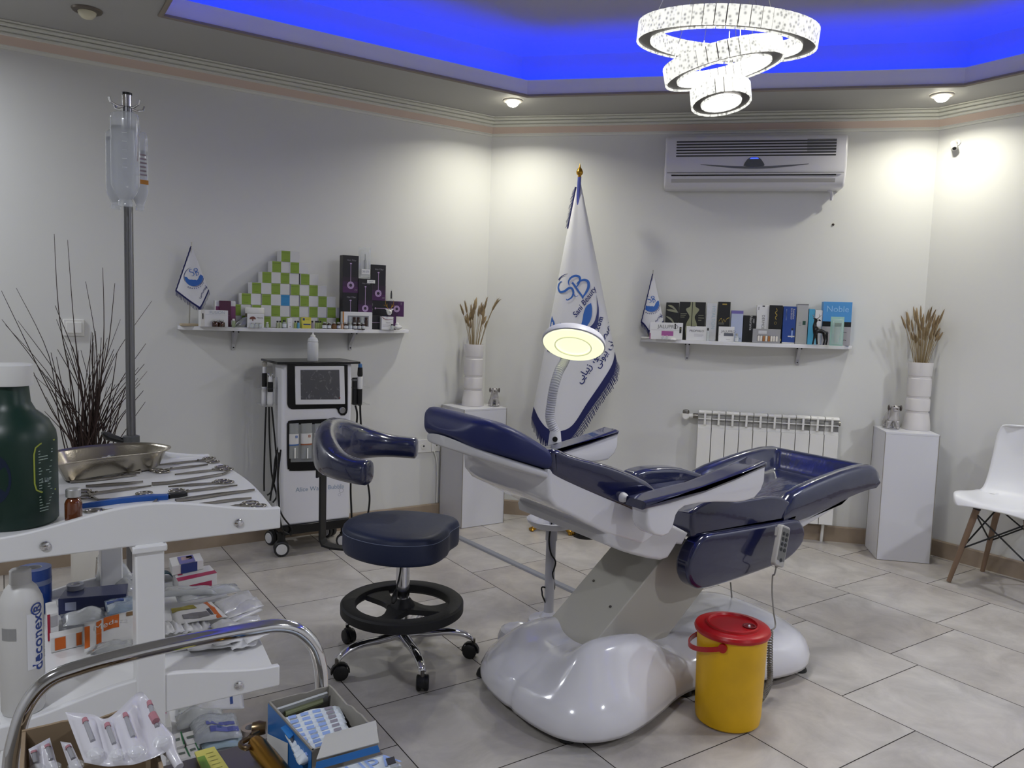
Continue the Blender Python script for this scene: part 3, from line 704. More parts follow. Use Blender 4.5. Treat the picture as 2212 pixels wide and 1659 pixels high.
# ---- switch, sockets, camera
sA, sB_ = atl(136, 689), atl(182, 726)
t = thing('light_switch', 'white two-gang light switch on the left wall behind the twigs', 'light switch', ((sA.x+sB_.x)/2, YL, (sA.z+sB_.z)/2))
w_, h_ = sB_.x-sA.x, sA.z-sB_.z
MB().box((0, -.006, 0), (w_, .011, h_)).build('plate', whitep, t, world=False, bevel=.003)
for s_ in (-1, 1): MB().box((s_*w_*.19, -.013, 0), (w_*.36, .006, h_*.66)).build('rocker', whitep, t, world=False, bevel=.002)
so_ = [('wall_socket', 897, 930, 'white wall socket on the left wall nearest the stool'), ('wall_socket', 931, 952, 'white wall socket half hidden behind the headrest of the chair')]
for i, (nm, xa, xb, lb) in enumerate(so_):
    a_, b_ = atl(xa, 950), atl(xb, 976); w_ = b_.x-a_.x; h_ = .082
    t = thing(nm, lb, 'wall socket', ((a_.x+b_.x)/2, YL, atl(915, 963).z))
    MB().box((0, -.005, 0), (w_, .009, h_)).build('plate', whitep, t, world=False, bevel=.002)
    MB().cyl((0, -.0085, 0), (0, -.0125, 0), .019, n=20).build('insert', whitep, t, world=False)
    MB().cyl((0, -.0124, 0), (0, -.0132, 0), .006, n=10).build('hole', dk, t, world=False)
cc = atb(2061, 322, .03)
cw = atx(2061, 322, XR-.03)
t = thing('security_camera', 'tiny white security camera high on the wall near the right corner', 'security camera', (cw.x+.03, cw.y, cw.z+.02))
MB().cyl((-.001, 0, .02), (-.006, 0, .02), .020, n=16).build('mount', whitep, t, world=False)
MB().tube([(-.004, 0, .02), (-.02, 0, .015), (-.03, 0, 0)], .006, 8).build('arm', whitep, t, world=False)
MB().lathe([(.014, -.03), (.017, -.026), (.017, .02), (.012, .024)], (-.035, 0, -.004), 16, ax=(-.55, -.45, -.7)).build('camera_body', whitep, t, world=False)
MB().lathe([(.010, .0), (.010, .004), (.001, .005)], Vector((-.035, 0, -.004))+Vector((-.55, -.45, -.7)).normalized()*.022, 14, ax=(-.55, -.45, -.7)).build('lens', blk, t, world=False)
hk = atb(1800, 485, .004)
MB().lathe([(.007, -.002), (.006, .002), (.002, .004)], hk, 10, ax=BN).build('wall_plug', mat('rust dark', '#3a2c25', .7))
tag(bpy.data.objects['wall_plug'], 'small dark wall plug left in the wall below the air conditioner', 'wall plug')
# thin white cable run by the left pedestal
cp_ = [atl(938, 975, .012), atl(944, 1000, .012), atl(944, 1060, .012), atl(943, 1085, .012)]
tag(MB().tube(spline(cp_, 5), .004, 8).build('wall_cable', whitep), 'white cable dropping down the left wall from the half hidden socket', 'cable')
# ================================================================== PEDESTALS, VASES, FIGURINES
lam = mat('pedestal laminate', '#d3d3d8', .35); lams = mat('pedestal side', '#bfbdb7', .4); edgem = mat('pedestal edge tape', '#8f8a80', .5)
def pedestal(label, a, d1, d2, h):
    """a: front corner on the floor; d1, d2: the two sides"""
    a, d1, d2 = Vector((*a, 0)), Vector((*d1, 0)), Vector((*d2, 0))
    t = thing('pedestal', label, 'pedestal', a+(d1+d2)/2, math.atan2(d1.y, d1.x))
    R = [[p+Z3*z for p in (a, a+d1, a+d1+d2, a+d2)] for z in (.002, h-.012)]
    MB().rings(R).build('box', lam, t, smooth=0, bevel=.001)
    R = [[p+Z3*z for p in (a, a+d1, a+d1+d2, a+d2)] for z in (h-.0115, h)]
    MB().rings(R).build('top_panel', lam, t, smooth=0, bevel=.0008)
    n1_ = d1.normalized(); n2_ = d2.normalized(); e = .0015
    for p in (a, a+d1, a+d2):
        o_ = p-(n1_+n2_)*e*.4 if p is a else p+(n1_-n2_)*e*.4 if p == a+d1 else p+(n2_-n1_)*e*.4
        MB().box(o_+Z3*(h/2), (.003, .003, h-.006), rz=math.atan2(d1.y, d1.x)).build('edge_strip', edgem, t, smooth=0)
    return t
PLa = (2.315, 4.005); pedestal('white box pedestal in the corner beside the big flag', PLa, (.302, 0), (0, .283), .732)
PRa = (4.093, 2.405); q = S2
pedestal('white box pedestal in the right corner near the white chair', PRa, (.275*q, -.275*q), (.262*q, .262*q), .727)
cer = mat('white ceramic', '#d9d5d3', .3, coat=.3)
straw = mat('dry straw', '#9c8a68', .8, var=.15, vscale=20); strawd = mat('dry wheat ear', '#8d795a', .85, var=.2, vscale=40)
def vase(label, x, y, z, H, r):
    t = thing('vase', label, 'vase', (x, y, z))
    pr = [(r*1.10, 0), (r*1.12, .012*H), (r*.98, .13*H), (r*.93, .205*H), (r*.84, .222*H), (r*.84, .245*H), (r*.92, .262*H), (r*.95, .34*H), (r*.94, .455*H), (r*.85, .470*H), (r*.85, .495*H), (r*.92, .512*H), (r*.94, .60*H), (r*.93, .715*H), (r*.86, .730*H), (r*.86, .755*H), (r*.93, .770*H), (r*.98, .80*H), (r*1.0, .995*H), (r*.97, H), (r*.93, .985*H), (r*.86, .78*H), (r*.5, .70*H)]
    pr = [(r*1.10, 0), (r*1.13, .012*H), (r*1.08, .10*H), (r*.97, .225*H), (r*.94, .25*H), (r*.86, .258*H), (r*.86, .278*H), (r*.97, .290*H), (r*.97, .445*H), (r*.94, .462*H), (r*.87, .470*H), (r*.87, .492*H), (r*.95, .505*H), (r*.97, .63*H), (r*.94, .76*H), (r*.87, .772*H), (r*.87, .795*H), (r*.93, .806*H), (r*1.0, .985*H), (r*.985, 1.0*H), (r*.93, .985*H), (r*.86, .80*H), (r*.6, .72*H)]
    MB().lathe(pr, (x, y, z), 40).build('body', cer, t, smooth=35)
    return t
def wheat(label, x, y, z, r, H, n, seed, spread, grp, first):
    """one thing: a bunch of dry wheat standing in its vase; every stalk a part with an ear"""
    rnd = random.Random(seed)
    t = thing('wheat_bunch', label, 'dried wheat', (x, y, z))
    for i in range(n):
        a = rnd.uniform(0, 2*PI); k = rnd.uniform(.1, 1.0)**.6
        b = Vector((x+r*.75*k*math.cos(a), y+r*.75*k*math.sin(a), z-.015))
        L = H*rnd.uniform(.45, 1.0); lean = spread*k*rnd.uniform(.6, 1.1); out = Vector((math.cos(a), math.sin(a), 0)); nod = rnd.uniform(-.2, .9)
        sb = [b]; d = (Z3+out*lean*.6).normalized(); N = 7
        for j in range(N):
            d = (d+out*lean*.06+(-Z3*.05*nod if j > 4 else Vector())).normalized(); sb.append(sb[-1]+d*L*.72/N)
        st = MB().tube(sb, [.0016]*(N+1), 5).build('stalk', straw, t)
        e0 = sb[-1]; ep = [e0]; eb = L*.26
        side = (out*rnd.uniform(-.3, 1)+Vector((-out.y, out.x, 0))*rnd.uniform(-.5, .5))
        for j in range(6):
            d = (d+side*.10*nod-Z3*.06*max(nod, 0)).normalized(); ep.append(ep[-1]+d*eb/6)
        mb = MB(); mb.tube(ep, [.002, .0058, .0066, .0062, .0052, .0038, .001], 6)
        for j in range(1, 6):
            for s_ in range(3):
                aa = s_*2.1+j; u, w = basis(ep[j]-ep[j-1]); rad = (u*math.cos(aa)+w*math.sin(aa))
                tip = ep[j]+(ep[j]-ep[j-1]).normalized()*eb*.34+rad*.016
                mb.add([ep[j]+rad*.004, ep[j]+rad*.004+w*.0009, tip], [(0, 1, 2)])
        mb.build('ear', strawd, st, fix=False)
    return t
vH = .382
vl = atz(1023, 878, .732); vr = atz(1978, 931, .727)
vl = Vector((2.415, 4.12, .732))
vl = aty(1021, 875, 4.165)
vrr = atz(1978, 927, .7275); print('vr', vrr, vl)
vase('white ringed ceramic vase on the left pedestal', vl.x, vl.y, .7325, .385, .062)
wheat('small bunch of dry wheat in the left white vase', vl.x, vl.y, .7325+.375, .05, .36, 26, 3, .42, None, True)
vase('white ringed ceramic vase on the right pedestal', vrr.x, vrr.y, .7275, .385, .066)
wheat('full bunch of dry wheat in the right white vase', vrr.x, vrr.y, .7275+.375, .055, .36, 44, 5, .40, None, False)
silv = mat('silver ceramic', '#b9b6b4', .22, metal=.55)
def dog(label, p, face, s, seated):
    """little silver dog: one continuous body, two dark ears"""
    t = thing('dog_figurine', label, 'dog figurine', p, face)
    # x forward
    def sk(nm, nodes, edges, m_, sub=2):
        me = bpy.data.meshes.new(nm); o = bpy.data.objects.new(nm, me); C.objects.link(o); o.parent = t
        me.from_pydata([tuple(Vector(n[:3])*s) for n in nodes], edges, []); o.modifiers.new('skin', 'SKIN').use_smooth_shade = True
        for i, n in enumerate(nodes):
            me.skin_vertices[0].data[i].radius = (n[3]*s, n[3]*s)
        me.skin_vertices[0].data[0].use_root = True
        me.materials.append(m_)
        md = o.modifiers.new('sub', 'SUBSURF'); md.levels = md.render_levels = sub
        return o
    if seated:
        nodes = [(-.10, 0, .22, .20), (.04, 0, .42, .19), (.13, 0, .60, .15), (.19, 0, .80, .20), (.30, 0, .76, .13), (.39, 0, .74, .09),
                 (.17, .12, .36, .09), (.20, .13, .16, .075), (.21, .13, .045, .07), (.27, .13, .03, .055), (.17, -.12, .36, .09), (.20, -.13, .16, .075), (.21, -.13, .045, .07), (.27, -.13, .03, .055),
                 (-.06, .19, .15, .12), (.08, .22, .06, .075), (.18, .22, .035, .055), (-.06, -.19, .15, .12), (.08, -.22, .06, .075), (.18, -.22, .035, .055), (-.26, 0, .12, .06), (-.34, 0, .22, .035)]
        edges = [(0, 1), (1, 2), (2, 3), (3, 4), (4, 5), (1, 6), (6, 7), (7, 8), (8, 9), (1, 10), (10, 11), (11, 12), (12, 13), (0, 14), (14, 15), (15, 16), (0, 17), (17, 18), (18, 19), (0, 20), (20, 21)]
        hy_ = (.19, .80)
    else:
        nodes = [(0, 0, .46, .20), (.18, 0, .48, .21), (-.22, 0, .45, .18), (.27, 0, .68, .15), (.33, 0, .84, .20), (.45, 0, .80, .13), (.53, 0, .77, .09),
                 (.20, .15, .32, .10), (.22, .17, .15, .075), (.23, .17, .045, .075), (.29, .17, .035, .06), (.20, -.15, .32, .10), (.22, -.17, .15, .075), (.23, -.17, .045, .075), (.29, -.17, .035, .06),
                 (-.26, .15, .30, .11), (-.31, .16, .16, .07), (-.28, .16, .045, .07), (-.22, .16, .035, .055), (-.26, -.15, .30, .11), (-.31, -.16, .16, .07), (-.28, -.16, .045, .07), (-.22, -.16, .035, .055), (-.38, 0, .55, .06), (-.43, 0, .66, .035)]
        edges = [(0, 1), (0, 2), (1, 3), (3, 4), (4, 5), (5, 6), (1, 7), (7, 8), (8, 9), (9, 10), (1, 11), (11, 12), (12, 13), (13, 14), (2, 15), (15, 16), (16, 17), (17, 18), (2, 19), (19, 20), (20, 21), (21, 22), (2, 23), (23, 24)]
        hy_ = (.33, .84)
    sk('body', nodes, edges, silv)
    dkg = mat('dark ear glaze', '#4c4440', .3)
    for q_ in (-1, 1):
        MB().ball(Vector((hy_[0]-.02, q_*.215, hy_[1]-.02))*s, (.07*s, .045*s, .12*s), 10).build('ear', dkg, t, world=False)
        MB().ball(Vector((hy_[0]+.165, q_*.085, hy_[1]+.06))*s, .022*s, 8).build('eye', blk, t, world=False)
    MB().ball(Vector((hy_[0]+.275 if not seated else hy_[0]+.275, 0, hy_[1]-.035))*s, .038*s, 8).build('nose', dkg, t, world=False)
dp = atz(1067, 877, .7325); fa = math.atan2(-dp.y, -dp.x)
dog('silver dog figurine sitting beside the left vase', (dp.x, dp.y, .7325), fa+.05, .132, True)
dp = atz(1924, 925, .7275); fa = math.atan2(-dp.y, -dp.x)
dog('silver dog figurine standing beside the right vase', (dp.x, dp.y, .7275), fa+.3, .150, False)
# ================================================================== BIG FLAG
gold = mat('gold', '#b58a35', .28, metal=1); navyf = mat('navy fringe', '#141a52', .75); flagm = mat('white satin', '#d2d2d6', .5, bump=.05, bscale=60, bdist=.003)
fblue = mat('flag blue', '#2a5fae', .5); fnavy = mat('flag navy', '#1a2668', .5)
FB = Vector((2.845, 3.755, 0))
def hang(name_prefix, PC, ax_px, Bpx, bulge, hem_px, N, parent, topfringe, fr_len, sleeve):
    """cloth hung from a point and wrapped round its pole as a cone; Bpx: lower edge in survey pixels, PC: a point of the pole"""
    n = Vector((-PC.x, -PC.y, 0)).normalized(); d0 = n.dot(PC)
    A = Vector(ax_px); Bs = spline(Bpx, 10); M = len(Bs)-1
    def bq(u):
        f = u*M; i = min(int(f), M-1); f -= i; return Vector(Bs[i]).lerp(Vector(Bs[i+1]), f)
    def S(px, py, u, v, off=0.0):
        return atp(px, py, n, d0+off+bulge*v*math.sin(PI*min(max(u, 0), 1))**.75+bulge*.10*v*math.sin(u*9))
    def suv(u, v, off=0.0): p = A.lerp(bq(u), v); return S(p.x, p.y, u, v, off)
    def spx(px, py, off):
        best = None; q = Vector((px, py))-A; an = math.atan2(q.x, q.y)
        lo, hi = 0.0, 1.0
        for _ in range(26):
            m_ = (lo+hi)/2; b_ = bq(m_)-A
            if math.atan2(b_.x, b_.y) < an: lo = m_
            else: hi = m_
        u = (lo+hi)/2; v = q.length/(bq(u)-A).length
        if u < .004 or u > .996 or v > 1.0: spx.out.append((px, py))
        return S(px, py, u, v, off)
    spx.out = []
    return suv, spx, bq, A
t = thing('flag', 'tall white flag with blue emblem and navy fringe on a floor stand in the corner', 'flag', FB)
A_, Bp = (1250, 372), [(1148, 902), (1161, 930), (1180, 952), (1205, 958), (1236, 944), (1270, 893), (1305, 842), (1326, 806), (1332, 778)]
suv, spx, bq, AA = hang('flag', FB, A_, Bp, .17, None, 0, t, True, .03, False)
mb = MB(); mb.grid(lambda i, j: suv(i, .055+.945*j), 48, 40)
o = mb.build('cloth', flagm, t, smooth=80, fix=False)
# fringe: short navy tassels along the lower edge and the upper left
def fringe(nm, path, dirs, L, wd, par, n):
    mb = MB(); rnd = random.Random(5)
    P = [Vector(p) for p in path]
    for i in range(n):
        f = i/(n-1)*(len(P)-1.001); k = int(f); p = P[k].lerp(P[k+1], f-k); d = dirs(f/(len(P)-1))
        tg = (P[k+1]-P[k]).normalized(); l = L*rnd.uniform(.8, 1.1); d = (d+tg*rnd.uniform(-.15, .15)).normalized()
        mb.add([p-tg*wd, p+tg*wd, p+tg*wd*.8+d*l, p-tg*wd*.8+d*l], [(0, 1, 2, 3)])
    return mb.build(nm, navyf, par, fix=False)
pathb = [suv(u/60, 1.0, .004) for u in range(61)]
mb = MB(); mb.grid(lambda i, j: suv(i, .955+.045*j, .0022), 60, 1); mb.build('hem_band', navyf, t, fix=False)
fringe('fringe', pathb, lambda f: (Vector((0, 0, -1))+BU*(.55 if f > .45 else .0)).normalized(), .045, .0028, t, 150)
pt = [spx(1243-30*k/10*0-.46*k*3.4, 412+8.5*k, .004) for k in range(11)]
pt = [suv(.0, .06+.15*k/10, .004) for k in range(11)]
fringe('fringe', pt, lambda f: (Vector((0, 0, -1))-BU*.75).normalized(), .035, .003, t, 26)
mb = MB(); R = [suv(.0, .06+.17*k/10, .004) for k in range(11)]; mb.tube(R, .006, 8).build('top_braid', navyf, t)
# pole, finial and footed base
ptop = spx(1251, 403, 0); px_ = Vector((FB.x, FB.y, 0))
polet = Vector((ptop.x-.0, ptop.y, ptop.z+.06))
MB().cyl(FB+Z3*.05, Vector((ptop.x, ptop.y, ptop.z+.055)), .011, n=14).build('pole', mat('blue steel pole', '#5a62a8', .3, metal=.6), t)
fz = ptop+Z3*.05
MB().lathe([(.008, 0), (.012, .006), (.008, .012), (.018, .022), (.021, .034), (.016, .048), (.006, .062), (.001, .084)], fz, 20).build('finial', gold, t)
MB().lathe([(.115, .045), (.120, .055), (.115, .07), (.07, .085), (.03, .10), (.016, .14), (.012, .16)], (FB.x, FB.y, 0), 32).build('stand_plate', mat('white marble', '#d6d3cd', .3), t)
for q_ in ((1150, 1147), (1222, 1151)):
    g = atz(*q_, 0); d = (g-FB); d.z = 0; d = d.normalized()
    mb = MB(); mb.tube([FB+d*.07+Z3*.055, FB+d*.115+Z3*.045, FB+d*.145+Z3*.03, FB+d*.165+Z3*.014], [.02, .022, .02, .014], 10)
    s_ = Vector((-d.y, d.x, 0))
    for k in (-1, 0, 1): mb.ball(FB+d*.175+s_*k*.012+Z3*.011, .011, 8)
    mb.build('lion_foot', gold, t)
# emblem, traced on the cloth
def decal(nm, m_, shapes, sp, par, off=.0035):
    mb = MB()
    for vs, fs in shapes:
        sp.out.clear(); P = [sp(x, y, off) for x, y in vs]; bad = set(sp.out); ok = [tuple(p) not in bad for p in vs]
        mb.add(P, [f for f in fs if all(ok[i] for i in f)])
    return mb.build(nm, m_, par, smooth=0, fix=False)
def px_text(body, cx_, cy_, size, ang, shear=0, bold=0, spacing=1, flip=1):
    vs, fs = text2d(body, size, shear=shear, bold=bold, spacing=spacing); c, s_ = math.cos(ang), math.sin(ang)
    return [(cx_+x*c+y*s_, cy_+x*s_-y*c) for x, y in vs], fs
def st(pts, w, closed=False): return stroke(spline(pts, 6), w, closed)
def poly(pts): p = pts; return p, [tuple(range(len(p)))]
def fanpoly(pts):
    cx_ = sum(p[0] for p in pts)/len(pts); cy_ = sum(p[1] for p in pts)/len(pts); n = len(pts)
    return [(cx_, cy_)]+list(pts), [(0, i+1, (i+1) % n+1) for i in range(n)]
def stripquad(a, b):
    """area between two edge curves"""
    n = min(len(a), len(b)); return [p for i in range(n) for p in (a[i], b[i])], [(2*i, 2*i+1, 2*i+3, 2*i+2) for i in range(n-1)]
def zf(x, y): return (1180+x/4.147, 560+y/4.147)
zl = lambda pts: [zf(*p) for p in pts]
Sc = [(168, 190), (135, 192), (112, 222), (112, 268), (140, 292), (180, 275), (205, 250), (232, 262), (240, 300), (222, 338), (196, 360)]
Bc1 = [(300, 205), (330, 172), (352, 180), (362, 215), (345, 250), (310, 262)]
wS = lambda f: 1.2+3.8*math.sin(PI*f)**1.0
sh = [st(zl([(140, 195), (115, 218), (108, 258), (125, 292), (165, 285), (205, 258), (232, 265), (243, 300), (228, 340), (190, 365), (178, 355)]), wS),
      st(zl([(205, 235), (200, 200), (222, 165), (262, 148), (298, 160), (300, 195), (280, 235), (262, 258)]), lambda f: 1.2+3.6*math.sin(PI*f)),
      st(zl([(272, 222), (300, 195), (345, 185), (376, 205), (378, 250), (360, 292), (335, 330), (322, 352)]), lambda f: 1.5+4.5*math.sin(PI*f)),
      st(zl([(232, 208), (258, 240), (288, 285), (318, 325), (330, 350)]), lambda f: 4.6-1.5*f),
      st(zl([(243, 300), (252, 322), (268, 334), (285, 325)]), lambda f: 2.0-1.2*f)]
decal('monogram', fblue, sh, spx, t)
n_ = 12
leafL = spline(zl([(310, 598), (325, 540), (335, 480), (360, 420), (400, 392)]), 4); leafR = spline(zl([(365, 600), (395, 550), (408, 500), (410, 440), (402, 392)]), 4)
swL = spline(zl([(380, 615), (425, 570), (450, 500), (458, 420), (448, 318)]), 4); swR = spline(zl([(435, 635), (460, 590), (470, 520), (470, 430), (448, 316)]), 4)
pkL = spline(zl([(32, 615), (40, 560), (50, 512), (52, 510)]), 3); pkR = spline(zl([(78, 612), (75, 570), (60, 535), (53, 512)]), 3)
p2 = [zf(*p) for p in [(78, 600), (95, 585), (110, 590), (128, 568), (148, 588), (160, 612), (80, 614)]]
low = [zf(*p) for p in [(0, 780), (5, 720), (32, 618), (160, 612), (330, 600), (440, 635), (420, 700), (330, 770), (150, 800)]]
for sh_ in (stripquad(leafL, leafR), stripquad(pkL, pkR), fanpoly(p2), fanpoly(low)): decal('emblem', fblue, [sh_], spx, t, .003)
decal('emblem_ring', fnavy, [stripquad(swL, swR), st(zl([(100, 205), (125, 165), (160, 140), (195, 130)]), lambda f: 2.6*(1-f)+.4)], spx, t, .004)
for sh_ in (px_text('Sani Beauty', *zf(342, 385), 16.5, math.radians(-54), shear=.25, bold=.18), px_text('.com', *zf(472, 580), 15, math.radians(-72), bold=.5, spacing=1.15),
      px_text('ww', *zf(40, 818), 11, math.radians(10), bold=.4)): decal('lettering', fnavy, [sh_], spx, t)
AR = 'lettering'
def fa_text(s_): return s_
pers = [('\uFE97\uFEA8\uFEBC\uFEBC\uFEF2 \uFEAD\uFEEE', (545, 690), 21, -66), ('\uFEF3\uFEBA\u0627\u0628\u06CC', (360, 970), 21, -56)]
# right-to-left words written with joined letter shapes, laid out left to right
W1 = ''.join(reversed(['\uFB58', '\uFEAE', ' ', '\uFE97', '\uFEA8', '\uFEBC', '\uFEBC', '\uFBFD'][::1]))
words = [(['\uFE97', '\uFEA8', '\uFEBC', '\uFEBC', '\uFBFD', ' ', '\uFB58', '\uFEEE'], (519, 690), 20, -64),
         (['\uFEB3', '\uFE8E', '\uFEE7', '\uFBFD', ' ', '\uFE91', '\uFBFF', '\uFEEE', '\uFE97', '\uFBFD'], (540, 815), 19, -60),
         (['\uFEE3', '\uFEEE', '\u060C', ' ', '\uFEAF', '\uFBFE', '\uFE92', '\uFE8E', '\uFBFE', '\uFBFD'], (376, 968), 20, -57)]
for w_, c_, s_, a_ in words: decal('lettering', fnavy, [px_text(''.join(reversed(w_)), *zf(*c_), s_, math.radians(a_), bold=.3)], spx, t)
# ================================================================== MAGNIFIER LAMP ON A STAND
LP = Vector((1.93, 2.575, 0)); lg = mat('lamp grey', '#b9b9c2', .4); lw_ = mat('lamp white', '#d5d5dc', .35)
t = thing('magnifier_lamp', 'lit round magnifier lamp on a grey gooseneck stand with a white tray', 'floor lamp', LP)
x, y, _ = LP
lh = lambda py: atp(1185, py, (x, y, 0), x*x+y*y).z
zT_, zC_, zJ_ = lh(1122), lh(1166), lh(948)
MB().cyl((x, y, .02), (x, y, zC_), .021, n=20).build('pole', lg, t)
MB().cyl((x, y, zC_), (x, y, zT_-.022), .025, n=20).build('collar', lg, t)
MB().cyl((x, y, zT_-.03), (x, y, zJ_), .011, n=16).build('upper_pole', lg, t)
MB().lathe([(.02, zT_-.030), (.086, zT_-.026), (.102, zT_-.010), (.108, zT_+.004), (.104, zT_+.006), (.098, zT_-.006), (.084, zT_-.019), (.015, zT_-.021)], (x, y, 0), 40).build('tray', lw_, t)
MB().lathe([(.085, .0), (.088, .006), (.084, .018), (.04, .028), (.024, .05)], (x, y, 0), 32).build('base', lg, t)
pn = Vector((-x, -y, 0)).normalized(); pd = pn.dot(LP)
def lp(px, py, off=0): return atp(px, py, pn, pd+off)
j0, j1 = lp(1188, 958), lp(1187, 930)
MB().cyl(Vector((x, y, zJ_-.03)), Vector((x, y, lh(930))), .030, .022, n=20).build('joint', lw_, t)
MB().cyl(Vector((x, y, zJ_+.004))+pn*.022, Vector((x, y, zJ_+.004))+pn*.031, .011, n=14).build('joint_screw', blk, t)
gp_ = [Vector((x, y, lh(932))), lp(1188, 905), lp(1191, 870), lp(1197, 835), lp(1207, 803, -.03), lp(1217, 785, -.07), lp(1224, 769, -.095)]
gs = [Vector(p) for p in spline(gp_, 14)]
MB().tube(gs, [.0205 if (i % 2) else .0188 for i in range(len(gs))], 18).build('gooseneck', lg, t, smooth=20)
hd = lp(1239, 742, .035); toc = (EYEP-hd).normalized(); sidev = RT
nv_ = (-Z3*.84+toc*.50-RT*.10).normalized()
mb = MB(); mb.lathe([(.001, -.030), (.10, -.030), (.124, -.022), (.131, -.008), (.131, .004), (.126, .008)], hd, 48, ax=nv_, cap=False); mb.build('lamp_head', lw_, t)
mb = MB(); mb.lathe([(.126, .004), (.122, .012), (.080, .014), (.074, .008), (.001, .008)], hd, 48, ax=nv_, cap=False)
mb.build('diffuser', mat('lit diffuser', '#f5f6d8', .4, emit='#f3f6c4', es=1.15), t)
u, w = basis(nv_)
mb = MB(); mb.lathe([(.078, .012), (.078, .0165), (.072, .0165), (.072, .012)], hd, 40, ax=nv_, cap=False); mb.build('lens_rim', mat('lens rim', '#cfd2b4', .3, emit='#e6e9b8', es=.6), t)
cz = [Vector((x, y, zT_-.0))+pn*.03, lp(1186, 1165, .025), lp(1190, 1195, .025), lp(1200, 1213, .03), lp(1196, 1232, .028), lp(1194, 1240, .025), Vector((x, y, .14))+RT*.02-pn*.02, lp(1172, 1268, .02), lp(1171, 1280, .025), lp(1173, 1290, .02), Vector((x, y, .06))]
MB().tube(spline(cz, 6), .0035, 8).build('power_cord', blk, t)
bp_ = Vector((2.86, 3.50, 0))
bp_ = atz(1266, 1158, .0)
t = thing('foot_switch', 'dark rounded foot switch on the floor behind the treatment chair backrest', 'foot switch', (bp_.x, bp_.y, 0))
MB().lathe([(.072, .0), (.076, .012), (.072, .035), (.055, .055), (.025, .065), (.001, .067)], (bp_.x, bp_.y, 0), 32).build('dome', mat('black gloss', '#0c0c10', .25), t)
MB().lathe([(.078, .0), (.079, .008), (.074, .010)], (bp_.x, bp_.y, 0), 32).build('rubber_ring', blk, t)
# grey cable duct stuck to the floor
a, b = atz(962, 1140, 0), atz(1245, 1278, 0); a = Vector((2.20, 3.985, 0)); b = Vector((2.262, 2.72, 0)); d = (b-a).normalized(); n_ = Vector((-d.y, d.x, 0))
mb = MB(); mb.rings([[p+n_*o+Z3*z for o, z in ((-.021, .0005), (-.017, .009), (-.010, .012), (.010, .012), (.017, .009), (.021, .0005))] for p in (a, b)])
tag(mb.build('cable_duct', mat('grey duct', '#85878f', .5)), 'grey cable duct stuck to the tiles from the left pedestal towards the chair base', 'cable duct')
# ================================================================== WHITE SHELL CHAIR
CX_, CY_ = 4.25, 1.80
t = thing('shell_chair', 'white moulded shell chair with wooden dowel legs by the right wall', 'chair', (CX_, CY_, 0))
def chp(u, v):     # u across -1..1, v from front lip 0 to top of the back 1
    pr = [(-.235, .425), (-.215, .442), (-.15, .445), (-.05, .437), (.06, .432), (.13, .445), (.175, .485), (.20, .55), (.215, .64), (.225, .73), (.232, .80), (.233, .815)]
    pr2 = spline(pr, 4); f = v*(len(pr2)-1); i = min(int(f), len(pr2)-2); f -= i
    yy = pr2[i][0]*(1-f)+pr2[i+1][0]*f; zz = pr2[i][1]*(1-f)+pr2[i+1][1]*f
    wv = [(0, .17), (.03, .195), (.12, .222), (.35, .225), (.5, .215), (.65, .205), (.85, .19), (.94, .165), (.98, .13), (1, .10)]
    w = lerp(wv, v); seat = 1-sm(.35, .55, v)
    e_ = abs(u)**2.6
    return Vector((CX_+.9*(yy-(.05*e_ if v > .45 else 0)), CY_-u*w*.93, zz+e_*(.028*seat*sm(0, .15, v)-.012*(1-sm(0, .12, v)))))
mb = MB(); mb.grid(lambda i, j: chp(-1+2*i, j), 28, 44)
mb.build('seat_shell', mat('white moulded shell', '#e2e2e4', .35), t, smooth=80, solid=.009)
wood = mat('brown beech', '#7d6653', .5, var=.12, vscale=30, stretch=(1, 1, .1))
tops = {}; bots = {}
for i_, (sx_, sy_) in enumerate(((-1, 1), (1, 1), (-1, -1), (1, -1))):
    tp = Vector((CX_+sx_*.115, CY_+sy_*.115, .405)); bt = Vector((CX_+sx_*.175, CY_+sy_*.195, .004)); tops[sx_, sy_] = tp; bots[sx_, sy_] = bt
    lgx = MB().cyl(bt, tp, .011, .0165, n=16).build('leg', wood, t)
    MB().cyl(tp-(tp-bt).normalized()*.01, tp+(tp-bt).normalized()*.018, .018, n=14).build('leg_bracket', blk, lgx)
def along(k, f): return bots[k].lerp(tops[k], f)
for a_, b_ in (((-1, 1), (1, 1)), ((1, 1), (1, -1)), ((1, -1), (-1, -1)), ((-1, -1), (-1, 1))):
    MB().tube([along(a_, .93), along(b_, .45)], .0042, 8).build('wire_brace', blk, t)
    MB().tube([along(b_, .93), along(a_, .45)], .0042, 8).build('wire_brace', blk, t)
# ================================================================== CHANDELIER
CC = Vector((2.09, 1.91, 0))
t = thing('chandelier', 'tiered chandelier of three lit crystal rings hanging over the treatment chair', 'chandelier', (2.09, 1.91, 2.0))
cry = bpy.data.materials.new('lit crystal'); cry.use_nodes = True; nt = cry.node_tree; pb2 = nt.nodes['Principled BSDF']
tc = nt.nodes.new('ShaderNodeTexCoord'); vo = nt.nodes.new('ShaderNodeTexVoronoi'); vo.inputs['Scale'].default_value = 75; nt.links.new(tc.outputs['Object'], vo.inputs['Vector'])
cr = nt.nodes.new('ShaderNodeValToRGB'); cr.color_ramp.elements[0].position = .02; cr.color_ramp.elements[0].color = (.22, .22, .21, 1); cr.color_ramp.elements[1].position = .5; cr.color_ramp.elements[1].color = (1, 1, .93, 1)
nt.links.new(vo.outputs['Distance'], cr.inputs[0]); nt.links.new(cr.outputs[0], pb2.inputs['Emission Color']); pb2.inputs['Emission Strength'].default_value = 1.05; pb2.inputs['Roughness'].default_value = .2
pb2.inputs['Base Color'].default_value = (.12, .12, .12, 1)
